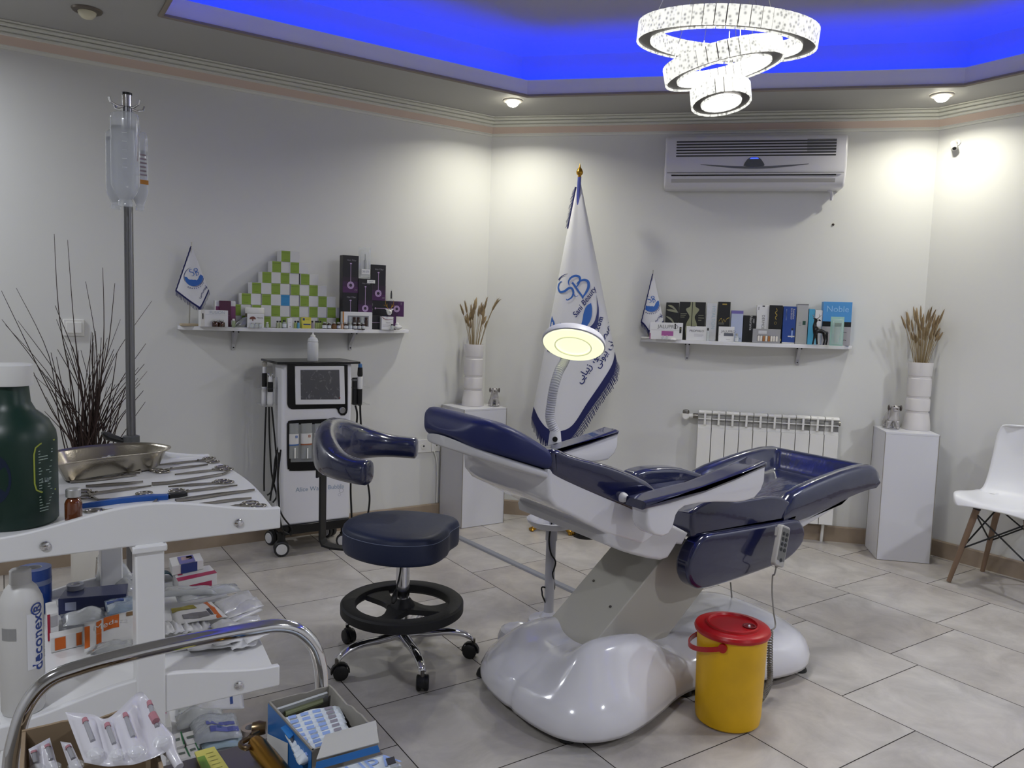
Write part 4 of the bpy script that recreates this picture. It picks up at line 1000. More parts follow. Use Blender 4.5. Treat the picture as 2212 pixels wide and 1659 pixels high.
ringd = mat('ring channel', '#4c4743', .35, metal=.7)
Rh = Vector((RT.x, RT.y, 0)).normalized(); Fh = Vector((FW.x, FW.y, 0)).normalized()
def cring(c, R_, h, wd, tr, tf, nseg):
    """tr: roll (right side up), tf: pitch (near side up)"""
    M = Matrix.Rotation(-tr, 3, Fh) @ Matrix.Rotation(-tf, 3, Rh)
    c = Vector(c)
    def P(a, r, z): return c + M @ (Rh*math.cos(a)*r+Fh*math.sin(a)*r+Z3*z)
    for k in range(nseg):
        a0, a1 = (k+.06)*2*PI/nseg, (k+.94)*2*PI/nseg
    def crystals(nm, ra, rb):
        mb = MB()
        for k in range(nseg):
            a0, a1 = (k+.05)*2*PI/nseg, (k+.95)*2*PI/nseg; am = (a0+a1)/2
            rr0, rr1 = (ra, rb)
            mb.rings([[P(a0, rr0, z), P(am, rr0*1.0+(.001 if rr0 > rr1 else -.001), z), P(a1, rr0, z), P(a1, rr1, z), P(a0, rr1, z)] for z in (-h/2, h/2)])
        return mb.build(nm, cry, rg, smooth=0)
    mb = MB(); n = 64
    mb.rings([[P(k*2*PI/n, r_, z) for k in range(n)] for r_, z in ((R_-wd+.006, -h*.40), (R_-wd+.006, h*.45), (R_-.006, h*.45), (R_-.006, -h*.40), (R_-wd+.006, -h*.40))], cap=False)
    rg = mb.build('ring', ringd, t, smooth=60)
    crystals('crystal_band', R_, R_-.005); crystals('crystal_band', R_-wd, R_-wd+.005)
    return P
CANZ = ZC+.305
rings = [((1568, 80), .302, .060, .052, math.radians(-3.2), math.radians(-7.5), 52), ((1561, 139), .200, .056, .045, math.radians(12.5), math.radians(-1), 36), ((1556.5, 208), .101, .055, .038, math.radians(5), math.radians(10), 22)]
cen = Vector((2.09, 1.91, CANZ))
for (pxy, R_, h, wd, tr, tf, ns) in rings:
    r_ = ray(*pxy); c = EYEP+r_*2.66
    P = cring(c, R_, h, wd, tr, tf, ns)
    area('chandelier_lamp', c-Z3*.01, R_*1.7, 50*R_, (1, .99, .95), spread=math.radians(175))
    for k in range(3):
        a = .6+k*2*PI/3; p0 = P(a, R_-wd/2, h*.45)
        MB().tube([p0, Vector((cen.x, cen.y, 0))+(p0-cen)*.12*Vector((1, 1, 0)).length*0+Vector((0, 0, CANZ-.012))+Vector(((p0.x-cen.x)*.15, (p0.y-cen.y)*.15, 0))], .0011, 5).build('suspension_wire', mat('wire', '#c9c9c4', .3, metal=.8), t)
MB().lathe([(.14, -.012), (.14, -.002), (.135, 0)], (cen.x, cen.y, CANZ-.001), 32).build('canopy', chrome, t)
MB().tube([cen-Z3*.01, EYEP+ray(1551, 12)*2.66], .0025, 6).build('supply_cord', mat('wire', '#c9c9c4', .3, metal=.8), t)
# ================================================================== FACIAL MACHINE BY THE LEFT WALL
mwm = mat('machine white', '#d9d9de', .3, coat=.2); mgl = mat('machine black gloss', '#0b0b0d', .2); mside = mat('machine grey side', '#b9b9ba', .45)
clear = mat('clear plastic', '#f2f4f6', .08, trans=.9, alpha=.35, ior=1.3)
YM = 3.96
def zM(x, y): return (540+x/3.457, 740+y/3.457)
def mp(x, y, off=0): q = zM(x, y); return aty(q[0], q[1], YM-off)
xa, xb = mp(240, 160).x, mp(762, 160).x; zt, zb_ = mp(240, 160).z, .165
t = thing('facial_machine', 'white and black water facial machine with a screen under the left shelf', 'beauty machine', ((xa+xb)/2, 4.1, 0))
mb = MB(); mb.box(((xa+xb)/2, YM+.065, (zt+zb_)/2), (xb-xa, .13, zt-zb_)); mb.build('front_shell', mwm, t, bevel=.012, bseg=3)
mb = MB(); mb.box(((xa+xb)/2, YM+.20, (zt+zb_)/2), (xb-xa-.06, .15, zt-zb_-.004)); mb.build('rear_cabinet', mside, t, bevel=.006)
MB().box(((xa+xb)/2, YM+.115, zt+.006), (xb-xa+.07, .30, .012)).build('top_plate', mgl, t, bevel=.003)
MB().box(((xa+xb)/2, YM+.11, zb_-.022), (xb-xa-.01, .24, .05)).build('base_skirt', mgl, t, bevel=.004)
def mpoly(pts): return [(q.x, q.z) for q in (mp(*p) for p in pts)]
def plate(nm, pts, m_, off, th, par, sp=0, bev=0):
    pl = mpoly(pts); pl = cspline(pl, 4) if sp else pl
    return MB().prism(pl, (0, YM-off, 0), (1, 0, 0), (0, 0, 1), (0, -th, 0)).build(nm, m_, par, bevel=bev)
plate('screen_panel', [(278, 160), (278, 460), (288, 485), (310, 497), (640, 490), (652, 500), (660, 525), (680, 543), (705, 543), (722, 525), (727, 500), (727, 165)], mgl, -.001, .006, t)
bz = plate('screen_bezel', [(330, 173), (698, 172), (705, 458), (336, 462)], mat('satin silver bezel', '#dadadd', .3), .005, .008, t, bev=.003)
scr = bpy.data.materials.new('dark touch screen'); scr.use_nodes = True; nt = scr.node_tree; b_ = nt.nodes['Principled BSDF']; b_.inputs['Roughness'].default_value = .15
tc = nt.nodes.new('ShaderNodeTexCoord'); nz = nt.nodes.new('ShaderNodeTexNoise'); nz.inputs['Scale'].default_value = 28; nz.inputs['Distortion'].default_value = 1.4
cr = nt.nodes.new('ShaderNodeValToRGB'); cr.color_ramp.elements[0].position = .60; cr.color_ramp.elements[1].position = .70
cr.color_ramp.elements[0].color = (*srgb('#56565a'), 1); cr.color_ramp.elements[1].color = (*srgb('#7b7b7e'), 1)
nt.links.new(tc.outputs['Object'], nz.inputs['Vector']); nt.links.new(nz.outputs[0], cr.inputs[0]); nt.links.new(cr.outputs[0], b_.inputs['Base Color'])
plate('screen', [(371, 203), (660, 202), (666, 422), (374, 424)], scr, .0128, .001, bz)
MB().cyl(mp(672, 412, .0128), mp(672, 412, .0145), .003, n=10).build('indicator', mat('red lamp', '#b01818', .4), bz)
kb_ = MB().lathe([(.017, 0), (.017, .006), (.013, .009), (.012, .007), (.001, .007)], mp(688, 505, .005), 24, ax=(0, -1, 0)).build('power_knob', mat('brushed knob', '#a5a5a6', .3, metal=.9), t)
plate('bottle_window', cspline([(276, 640), (280, 600), (310, 580), (500, 572), (690, 566), (720, 580), (728, 620), (728, 900), (715, 935), (690, 945), (330, 957), (295, 945), (278, 915)], 3), mgl, -.001, .006, t)
plate('window_back', [(300, 612), (700, 604), (702, 880), (302, 892)], mat('window grey', '#7e8081', .3), .0045, .001, t)
for i, (x0, x1, ly0, ly1, lt, lc) in enumerate(((302, 375, 690, 770, 'A', '#2f5fa0'), (388, 475, 684, 765, 'B', '#9a5a3c'), (490, 575, 680, 760, 'C', '#3f7f5a'), (588, 672, 676, 756, 'D', '#6a4f8f'))):
    p0, p1 = mp(x0, 870, .03), mp(x1, 870, .03); r_ = (p1.x-p0.x)/2; c = (p0+p1)/2; zt2 = mp(x0, 610, .03).z; l0, l1 = mp(x0, ly1, .03).z, mp(x0, ly0, .03).z
    c.y = YM-.006-r_*.5
    bt = thing('serum_bottle', ['clear bottle with blue letter label, left of those in the machine window', 'clear bottle with brown letter label, second in the machine window', 'clear bottle behind the torso support, third in the machine window', 'clear bottle behind the torso support, fourth in the machine window'][i], 'bottle', (c.x, c.y, c.z), 0, 'serum bottles in the machine window')
    half = lambda q: [Vector((c.x+q*math.cos(a), YM-.0056-q*.5*max(math.sin(a), 0), 0)) for a in [k*PI/10 for k in range(11)]]
    def hl(nm, r_, z0, z1, m_, par):
        MB().rings([[p+Z3*z for p in half(r_)] for z in (z0, z1)]).build(nm, m_, par, smooth=50)
    hl('bottle_body', r_*.95, c.z, zt2, mat('cloudy glass', '#b9bcbc', .1, alpha=.45), bt)
    hl('label_band', r_*.985, l0, l1, mat('label white', '#d6d4d2', .5), bt)
    hl('label_stripe', r_*.99, l0-.004, l0+.003, mat('stripe'+lt, lc, .5), bt)
    MB().box((c.x, c.y-r_*.05-.004, c.z+.03), (.007, .003, .055)).build('dip_tube', whitep, bt, bevel=.001)
    MB().box((c.x+r_*.35, YM-.0056-r_*.49-.0005, l1-.014), (.011, .002, .013)).build('letter_patch', mat('stripe'+lt, lc, .5), bt)
    mb = MB(); lettering(mb, lt, (c.x+r_*.35, YM-.0056-r_*.49-.0018, l1-.014), (1, 0, 0), (0, 0, 1), .011); mb.build('lettering', mat('label white', '#d6d4d2', .5), bt, smooth=0, fix=False)
mb = MB(); a_, b_ = mp(340, 1106, .0008), mp(600, 1085, .0008); dd = (b_-a_).normalized()
lettering(mb, 'Alice Water Bubble', a_+Z3*.003, (1, 0, -.02), (.02, 0, 1), .0335, 'LEFT'); mb.build('lettering', mat('grey blue print', '#7f93aa', .5), t, smooth=0, fix=False)
rg = mat('grey print', '#8f9093', .5)
for x, y, r_ in ((682, 1105, 17), (668, 1135, 11), (676, 1064, 8), (664, 1088, 6)):
    c = mp(x, y, .0009); rr = r_/3.457/395
    MB().rings([[c+Vector((q*math.cos(k*PI/12), 0, q*math.sin(k*PI/12))) for k in range(24)] for q in (rr, rr*.86)], cap=False).build('bubble_print', rg, t, smooth=0, fix=False)
for r_ in range(2):
    for i in range(4):
        MB().cyl((xa+.0295, YM+.15+i*.03, (.93, .62)[r_]), (xa+.0285, YM+.15+i*.03, (.93, .62)[r_]), .004, n=8).build('vent_hole', dk, t)
casg = mat('caster tread', '#2a2a2c', .5); cash = mat('caster cap white', '#d0d0d2', .4)
for x, y, tw in ((xa+.01, YM+.03, 1.35), (xa+.03, YM+.25, .35), (xb-.02, YM+.03, .9), (xb-.03, YM+.25, .5)):
    e_ = Vector((math.cos(tw), math.sin(tw), 0))
    w_ = MB().cyl((x, y, .075), (x, y, .125), .02, n=14).build('caster', blk, t)
    for s_ in (-1, 1):
        MB().lathe([(.012, -.012), (.036, -.012), (.040, -.008), (.040, .008), (.036, .012), (.012, .012)], Vector((x, y, .0405))+e_*s_*.017, 22, ax=e_).build('wheel', casg, w_)
        MB().lathe([(.029, 0), (.027, .0025), (.001, .003)], Vector((x, y, .0405))+e_*s_*.029, 20, ax=e_*s_).build('wheel_cap', cash, w_)
    MB().box((x, y, .055), (.026, .045, .06), rz=tw).build('fork', blk, w_, bevel=.004)
# handpiece racks and leads
cable = mat('black cable', '#0d0d0e', .45); hw_ = mat('handpiece white', '#d8d8da', .35)
def hp3(x, y, dy): q = zM(x, y); return aty(q[0], q[1], YM+dy)
rk = MB(); p0 = hp3(70, 345, .12); p1 = hp3(235, 345, .12)
for yy, nm in ((342, 0), (460, 1)):
    a_, b_ = hp3(68, yy, .10), hp3(238, yy, .10)
    MB().box(((a_.x+b_.x)/2, YM+.11, a_.z), (b_.x-a_.x, .09, .004)).build('handpiece_rack', clear, t, bevel=.001)
hps = [('handpiece', 108, 140, 470, .014, .12, 'slim grey-topped handpiece at the back of the left rack of the facial machine'), ('handpiece', 152, 230, 470, .015, .085, 'white handpiece with forked tip in the left rack of the facial machine')]
for i, (nm, xc, ya, yb, r_, dy, lb) in enumerate(hps):
    c = hp3(xc, 345, dy); za, zb2 = hp3(xc, ya, dy).z, hp3(xc, yb, dy).z; H = za-zb2
    h_ = thing(nm, lb, 'handpiece', (c.x, c.y, zb2), 0, 'handpieces of the facial machine')
    MB().lathe([(r_*.8, 0), (r_*1.05, .01), (r_, H*.42), (r_*.85, H*.43)], (c.x, c.y, zb2), 18).build('grip', hw_, h_)
    MB().lathe([(r_*.9, H*.425), (r_*.95, H*.5), (r_*.95, H*.72), (r_*.7, H*.74)], (c.x, c.y, zb2), 18).build('sleeve', blk, h_)
    MB().lathe([(r_*.72, H*.735), (r_*.7, H*.86), (r_*.5, H*.9)], (c.x, c.y, zb2), 16).build('tip', hw_, h_)
    if i: 
        for s_ in (-1, 1): 
            MB().tube([(c.x, c.y, zb2+H*.88), (c.x+s_*.009, c.y, zb2+H*.95)], .003, 8).build('prong', hw_, h_); MB().ball((c.x+s_*.010, c.y, zb2+H*.97), .006, 10).build('roller_ball', chrome, h_)
    else: MB().lathe([(r_*.6, H*.88), (r_*.95, H*.92), (r_*.95, H*.98), (r_*.3, H)], (c.x, c.y, zb2), 16).build('nozzle', steel, h_)
for i, (pts, lb) in enumerate((([(120, 480), (112, 700), (105, 1000), (106, 1110)], 'outermost black lead hanging from the left rack of the facial machine'), ([(142, 480), (146, 700), (160, 960), (185, 1080), (198, 1150), (170, 1195)], 'black lead crossing to the machine foot from the left rack'),
     ([(163, 480), (178, 640), (196, 860), (188, 1000), (160, 1110), (128, 1140)], 'black lead curling back from the left rack of the facial machine'), ([(228, 740), (190, 860), (176, 1000), (150, 1180)], 'black lead leaving the machine side slot toward the trolley'),
     ([(230, 800), (210, 1000), (215, 1200), (240, 1290), (300, 1370), (316, 1410), (300, 1440)], 'black lead looping over the front left caster of the machine'), ([(215, 820), (208, 1000), (217, 1180), (222, 1300), (245, 1400), (290, 1430)], 'black lead drooping in front of the left machine foot'))):
    pp = [hp3(x, y, (.10-.012*i) if i < 4 else -.03-.012*(i-4) if k > 2 else -.014-.008*(i-4)) for k, (x, y) in enumerate(pts)]
    tag(MB().tube(spline(pp, 6), .0045, 7).build('machine_lead', cable), lb, 'cable', 'black leads of the facial machine')
a_, b_ = hp3(757, 335, .09), hp3(872, 335, .09)
for yy in (335, 457):
    z_ = hp3(800, yy, .09).z; MB().box(((a_.x+b_.x)/2, YM+.09, z_), (b_.x-a_.x, .09, .004)).build('handpiece_rack', clear, t, bevel=.001)
c = hp3(821, 300, .06); z0, z1 = hp3(821, 470, .06).z, hp3(821, 155, .06).z; H = z1-z0
h_ = thing('handpiece', 'upright handpiece with a blue tip in the right rack of the machine', 'handpiece', (c.x, c.y, z0), 0, 'handpieces of the facial machine')
MB().lathe([(.010, 0), (.013, .01), (.014, H*.40)], (c.x, c.y, z0), 18).build('grip', blk, h_)
MB().lathe([(.0145, H*.48), (.0145, H*.68), (.012, H*.69)], (c.x, c.y, z0), 18).build('collar', hw_, h_)
MB().lathe([(.0143, H*.395), (.0143, H*.485)], (c.x, c.y, z0), 18).build('ring', hw_, h_)
MB().lathe([(.012, H*.685), (.015, H*.73), (.013, H*.9), (.011, H*.905)], (c.x, c.y, z0), 18).build('sleeve', blk, h_)
MB().lathe([(.011, H*.9), (.0105, H*.98), (.006, H)], (c.x, c.y, z0), 18).build('tip', mat('blue tip', '#3f6fa8', .4), h_)
c = hp3(785, 400, .08); z0, z1 = hp3(785, 465, .08).z, hp3(785, 262, .08).z
h_ = thing('handpiece', 'short black square handpiece in the right rack of the machine', 'handpiece', (c.x, c.y, z0), 0, 'handpieces of the facial machine')
MB().box((c.x, c.y, (z0+z1)/2), (.032, .03, z1-z0)).build('body', blk, h_, bevel=.005)
MB().box((c.x, c.y, z1-.012), (.034, .032, .010)).build('band', mat('grey trim', '#6d6f74', .4), h_, bevel=.002)
for pts, lb in (([(787, 470), (800, 560), (770, 800), (752, 1060), (757, 1240), (760, 1330)], 'thick black lead down the right side of the facial machine'), ([(823, 470), (828, 600), (850, 880), (885, 1080), (893, 1180), (880, 1290)], 'thin black lead on the right of the facial machine, lit along its bend')):
    tag(MB().tube(spline([hp3(x, y, .07) for x, y in pts], 6), .0055, 7).build('machine_lead', cable), lb, 'cable', 'black leads of the facial machine')
# spray bottle on the machine
c = hp3(470, 0, .06); zt_ = zt+.012
z1 = aty(676, 718, YM+.06).z
t = thing('squeeze_bottle', 'white squeeze bottle with a thin nozzle standing on the facial machine', 'bottle', (c.x, c.y, zt_))
H = z1-zt_
MB().lathe([(.027, 0), (.0285, .004), (.0285, H*.62), (.026, H*.66), (.0285, H*.68), (.024, H*.78), (.012, H*.84)], (c.x, c.y, zt_), 24).build('body', mat('cloudy white', '#cfd0d1', .4), t)
MB().lathe([(.013, H*.83), (.013, H*.90), (.005, H*.92), (.0025, H)], (c.x, c.y, zt_), 16).build('nozzle', whitep, t)
# ================================================================== THINGS ON THE TWO SHELVES
class Fr:
    def __init__(s, n): s.n = n; s.u, s.w = (LU, LN) if n == 'L' else (BU, BN); s.z = LZ if n == 'L' else RZ
    def p(s, a, off, z): return Vector((a, YL-off, z)) if s.n == 'L' else bw(a, off, z)
    def at(s, px, py, off):
        q = atl(px, py, off) if s.n == 'L' else atb(px, py, off); return (q.x if s.n == 'L' else bs(q)), q.z
    def zoom(s, x, y): return (360+x/3.95, 500+y/3.95) if s.n == 'L' else (1360+x/4.254, 560+y/4.254)
    def za(s, x, y, off): return s.at(*s.zoom(x, y), off)
    rz = property(lambda s: math.atan2(s.u.y, s.u.x))
FL_, FR_ = Fr('L'), Fr('R')
paperw = mat('carton white', '#dcdcdd', .45)
def carton(fr, rect, off, dep, m_, label, prints=(), texts=(), z0=None, name='carton', cat='box', group=None, lean=0, bev=.0008):
    x0, y0, x1, y1 = rect
    a0, zt_ = fr.za(x0, y0, off); a1, _ = fr.za(x1, y0, off); zm = fr.za((x0+x1)/2, y0, off)[1]
    zb2 = fr.z+.0005 if z0 is None else z0
    if z0 == 'rect': zb2 = fr.za((x0+x1)/2, y1, off)[1]
    W, H = a1-a0, zm-zb2
    t = thing(name, label, cat, fr.p((a0+a1)/2, off-dep/2, zb2), fr.rz, group)
    o = MB().box((0, 0, H/2), (W, dep, H)).build('box', m_, t, world=False, smooth=0, bevel=bev, bseg=1)
    fy = -dep/2-.0005
    def P(u, v, e=0): return Vector((-W/2+W*u, fy-e, H*v))
    for pr in prints:
        if callable(pr): pr(t, P, W, H); continue
        u0, v0, u1, v1, pm = pr[:5]; MB().quad(P(u0, v0), P(u1, v0), P(u1, v1), P(u0, v1)).build('print', pm, t, world=False, smooth=0, fix=False)
    for tx in texts:
        body, u, v, size, tm_, rot = tx[:6]; mb = MB(); c_, s_ = math.cos(rot), math.sin(rot)
        lettering(mb, body, P(u, v, .0004), (c_, 0, s_), (-s_, 0, c_), size, shear=tx[6] if len(tx) > 6 else 0); mb.build('lettering', tm_, t, world=False, smooth=0, fix=False)
    return t, W, H
K = lambda c, r=.45, **k: mat('print '+c, c, r, **k)
# --- pyramid of 28 two-tone cartons
grn, gwh = mat('carton green', '#7f9a35', .5), mat('carton off white', '#cfcfcf', .5)
CW, CH, CD = .1035, .0594, .075
a_mid = FL_.za(1056, 190, .088)[0]
def ccart(col, nm):
    t = thing(nm, 'x', 'box', (0, 0, 0), 0, 'two-tone cartons of the pyramid')
    MB().box((0, 0, CH/2), (CW-.0012, CD, CH-.0006)).build('box', gwh, t, world=False, smooth=0, bevel=.0008, bseg=1)
    f = MB(); f.quad((-CW/2+.003, -CD/2-.0004, .0005), (-.001, -CD/2-.0004, .0005), (-.001, -CD/2-.0004, CH-.001), (-CW/2+.003, -CD/2-.0004, CH-.001)); f.build('colour_panel', col, t, world=False, smooth=0, fix=False)
    l = MB(); l.box((-CW*.25, -CD/2-.0006, CH*.80), (CW*.42, .0004, .0012)); l.box((-CW*.25, -CD/2-.0006, CH*.18), (CW*.2, .0004, .001)); l.build('fine_print', mat('dark green print', '#4f6420', .5) if col is grn else mat('dark blue print', '#1c5f8f', .5), t, world=False, smooth=0, fix=False)
    return t
proto, used_ = ccart(grn, 'two_tone_carton'), False
ORD = ['first', 'second', 'third', 'fourth', 'fifth', 'sixth', 'seventh']
for r_ in range(7):
    for c_ in range(r_+1):
        a = a_mid+(c_-r_/2)*(CW+.0006)+(6-r_)*.0008*math.sin(c_*3+r_); p = FL_.p(a, .088-CD/2+.002*math.sin(r_*5+c_*2), FL_.z+(6-r_)*(CH)+.0005)
        lb = 'green and white carton at the tip of the pyramid' if r_ == 0 else f'green and white carton, {ORD[c_]} from the left in the pyramid row {ORD[r_]} from the top'
        if (r_, c_) == (4, 2):
            o = ccart(mat('carton blue', '#2f86bd', .5), 'two_tone_carton'); o['label'] = 'the only blue and white carton in the middle of the green pyramid'; o.location = p
        elif not used_: o = proto; o['label'] = lb; o.location = p; used_ = True
        else: o = dup(proto, p, 0, lb)
# --- black and purple cartons
bp1, pur = mat('carton black', '#15121a', .3), mat('carton purple', '#43164c', .35); lil = mat('lilac print', '#b79cc4', .5); gry = mat('grey print light', '#8c8791', .5)
grad = bpy.data.materials.new('black to purple'); grad.use_nodes = True; nt = grad.node_tree; b_ = nt.nodes['Principled BSDF']; b_.inputs['Roughness'].default_value = .3
tc = nt.nodes.new('ShaderNodeTexCoord'); sp_ = nt.nodes.new('ShaderNodeSeparateXYZ'); cr = nt.nodes.new('ShaderNodeValToRGB'); nt.links.new(tc.outputs['UV'], sp_.inputs[0])
def filler_print(horizontal):
    def f(t, P, W, H):
        pp = (lambda a, b, e=0: P(a, b, e)) if not horizontal else (lambda a, b, e=0: P(1-b, a, e))
        w_, l_ = (W, H) if not horizontal else (H, W)
        N = 10
        for i in range(3):
            MB().quad(*[pp(a, b) for a, b in ((.0, (0, .16, .30)[i]), (1, (0, .16, .30)[i]), (1, (.16, .30, .42)[i]), (.0, (.16, .30, .42)[i]))]).build('print', [mat('purple deep', '#451550', .35), mat('purple mid', '#35113f', .35), mat('purple dark', '#251029', .35)][i], t, world=False, smooth=0, fix=False)
        k = l_/w_
        def ring(r0, r1, m_, e): MB().rings([[pp(.5+q*math.cos(j*PI/14)*.5, .2+q*math.sin(j*PI/14)*.5/k, e) for j in range(28)] for q in (r0, r1)], cap=False).build('ring_print', m_, t, world=False, smooth=0, fix=False)
        ring(.44, .20, lil, .0005); ring(.33, .29, mat('violet line', '#7d5f93', .5), .0007); ring(.20, .001, mat('purple eye', '#2a1233', .4), .0006)
        MB().quad(pp(.485, .29, .0005), pp(.515, .29, .0005), pp(.515, .78, .0005), pp(.485, .78, .0005)).build('line_print', lil, t, world=False, smooth=0, fix=False)
        MB().quad(pp(.43, .77, .0006), pp(.57, .77, .0006), pp(.55, .80, .0006), pp(.45, .80, .0006)).build('line_print', lil, t, world=False, smooth=0, fix=False)
        u_ = (pp(1, 0)-pp(0, 0)).normalized(); v_ = (pp(0, 1)-pp(0, 0)).normalized()
        for body, a, b, s_ in (('Hair Filler', .55, .87, w_*.145), ('CE', .84, .07, w_*.15)):
            mb = MB(); lettering(mb, body, pp(a, b, .0006), u_, v_, s_); mb.build('lettering', gry, t, world=False, smooth=0, fix=False)
    return f
DZ = lambda x, y: FL_.za(x, y, .145)[1]
hB = DZ(1568, 522)
carton(FL_, (1502, 520, 1637, 835), .145, .05, bp1, 'black and purple carton standing behind the boxed vials', [filler_print(False)])
carton(FL_, (1505, 205, 1640, 520), .145, .05, bp1, 'black and purple carton standing on top at the left of its group', [filler_print(False)], z0=hB)
zF = DZ(1800, 722)
carton(FL_, (1643, 718, 1958, 835), .15, .05, bp1, 'black and purple carton lying lowest, behind the white deer head', [filler_print(True)])
tmid, _, _ = carton(FL_, (1637, 403, 1757, 715), .15, .05, bp1, 'black and purple carton standing in the middle under the clear blister pack', [filler_print(False)], z0=zF)
carton(FL_, (1712, 592, 2025, 718), .085-.0, .05, bp1, 'black and purple carton lying flat behind gold antlers with its end jutting right', [filler_print(True)], z0=zF)
zE = FL_.za(1900, 593, .085)[1]
carton(FL_, (1745, 285, 1872, 590), .085, .045, bp1, 'black and purple carton standing at the top right of its group', [filler_print(False)], z0=zE)
zC = FL_.za(1697, 403, .15)[1]
def clearpack(fr, rect, off, dep, label, z0, m_=None, name='blister_pack', cat='package'):
    x0, y0, x1, y1 = rect; a0, zt_ = fr.za(x0, y0, off); a1, _ = fr.za(x1, y0, off); W, H = a1-a0, zt_-z0
    t = thing(name, label, cat, fr.p((a0+a1)/2, off, z0), fr.rz)
    MB().box((0, 0, H/2), (W, .001, H)).build('backing', m_ or mat('clear sheet', '#dfe3e6', .15, alpha=.35), t, world=False, smooth=0)
    MB().box((0, -dep/2, H*.48), (W*.8, dep, H*.86)).build('blister', mat('clear blister', '#eef1f3', .06, alpha=.22, coat=1), t, world=False, bevel=.004)
    return t, W, H
t, W, H = clearpack(FL_, (1640, 130, 1742, 402), .135, .018, 'clear blister pack with a syringe leaning above the black and purple cartons', zC)
MB().lathe([(.008, 0), (.008, H*.3), (.003, H*.32), (.003, H*.5)], (0, -.009, H*.28), 12).build('syringe', mat('grey glass', '#8f9397', .2, alpha=.7), t, world=False)
MB().box((0, -.0195, H*.22), (W*.7, .0008, H*.16)).build('sticker', paperw, t, world=False, smooth=0)
mb = MB(); lettering(mb, '20:271', (0, -.0202, H*.22), (1, 0, 0), (0, 0, 1), H*.09); mb.build('lettering', mat('violet print', '#4b4a72', .5), t, world=False, smooth=0, fix=False)
a, z = FL_.za(1745, 442, .152); pc_ = FL_.p(a, .1512, z)
MB().box(pc_+Vector((0, 0, .009)), (.048, .001, .018)).build('sticker', paperw, tmid, smooth=0)
mb = MB(); lettering(mb, '20:271', pc_+Vector((0, -.0009, .009)), (1, 0, 0), (0, 0, 1), .010); mb.build('lettering', mat('violet print', '#4b4a72', .5), tmid, smooth=0, fix=False)
a, z = FL_.za(1915, 590, .06)
t = thing('ampoule', 'small glass ampoule with dark core standing on the jutting black carton', 'ampoule', FL_.p(a, .062, zE), 0)
MB().lathe([(.016, 0), (.016, .004), (.006, .006), (.008, .012), (.0085, .04), (.004, .05), (.003, .066), (.001, .068)], (0, 0, 0), 16).build('glass', clear, t, world=False)
MB().lathe([(.004, .014), (.004, .05), (.002, .06)], (0, 0, 0), 10).build('core', mat('dark core', '#2a2a2e', .4), t, world=False)
# --- white goods at the left end
fusm = mat('frost print', '#c9cdd2', .4)
carton(FL_, (290, 672, 524, 800), .165, .055, paperw, 'white carton with pale lettering in front of the small left flag', [(.0, .0, .14, 1, mat('side tone', '#d2d0cb', .5)), (.06, .45, .10, .8, mat('dark grey print', '#55504c', .5)), (.17, .72, .96, .73, mat('frost line', '#b6b9bd', .5))], [('FUSION', .60, .86, .022, mat('frost text', '#a7b0bb', .5), 0)])
mar, marp = mat('maroon carton', '#4c1638', .4), mat('maroon pattern', '#7c3f6b', .45)
carton(FL_, (418, 590, 475, 800), .115, .05, paperw, 'slim white carton with maroon lower part at the left of the maroon boxes', [(.0, .0, 1, .78, marp)])
carton(FL_, (455, 592, 548, 800), .135, .05, mar, 'tall plain maroon carton behind the white one with pale lettering', [(.1, .42, .9, .44, marp)])
t, W, H = carton(FL_, (548, 595, 588, 800), .11, .05, paperw, 'slim white carton with maroon dotted part at the right of the maroon boxes', [(.0, .25, 1, .80, marp)])
def vial(fr, xc, yt, off, r, m_, capm, label, lab=None, H=None, grp=None, name='vial', liq=None):
    a, zt_ = fr.za(xc, yt, off); z0 = fr.z+.0005; H = H or zt_-z0
    t = thing(name, label, 'vial', fr.p(a, off, z0), fr.rz, grp)
    MB().lathe([(r*.9, 0), (r, .002), (r, H*.60), (r*.9, H*.68), (r*.55, H*.74), (r*.55, H*.80)], (0, 0, 0), 16).build('glass', m_, t, world=False)
    MB().lathe([(r*.72, H*.79), (r*.72, H*.97), (r*.5, H)], (0, 0, 0), 14).build('cap', capm, t, world=False)
    if lab: MB().lathe([(r*1.03, H*.10), (r*1.03, H*.52)], (0, 0, 0), 16, cap=False).build('label_band', lab, t, world=False)
    return t
amber = mat('amber glass', '#2e1509', .12, coat=.5); amberl = mat('amber glass light', '#5a2c0d', .12, coat=.5); capw = mat('aluminium cap', '#b8b8b6', .35, metal=.7); labw = mat('vial label', '#c9cdd2', .5); clg = mat('vial clear glass', '#cfd6d6', .08, alpha=.55)
for xc, lb in ((415, 'brown glass bottle in front of the pale lettered carton, the left of two'), (468, 'brown glass bottle in front of the pale lettered carton, the right of two')):
    t = vial(FL_, xc, 722, .185, .0165, mat('brown bottle', '#33180f', .15, coat=.6), capw, lb, name='brown_bottle', H=.036, grp='brown bottles')
    MB().ball((0, -.0165, .012), (.004, .001, .004), 8).build('seal', mat('brown seal', '#6b4335', .4), t, world=False)
vial(FL_, 572, 745, .172, .009, mat('sage glass', '#8f9b7c', .2), whitep, 'tiny sage green vial between the maroon boxes and the foil pouch', grp=None)
t = thing('foil_pouch', 'crumpled silver grey foil pouch between maroon boxes and white jar', 'pouch', FL_.p(FL_.za(648, 800, .15)[0], .15, FL_.z+.0005), 0)
mb = MB(); rnd = random.Random(4); R = []
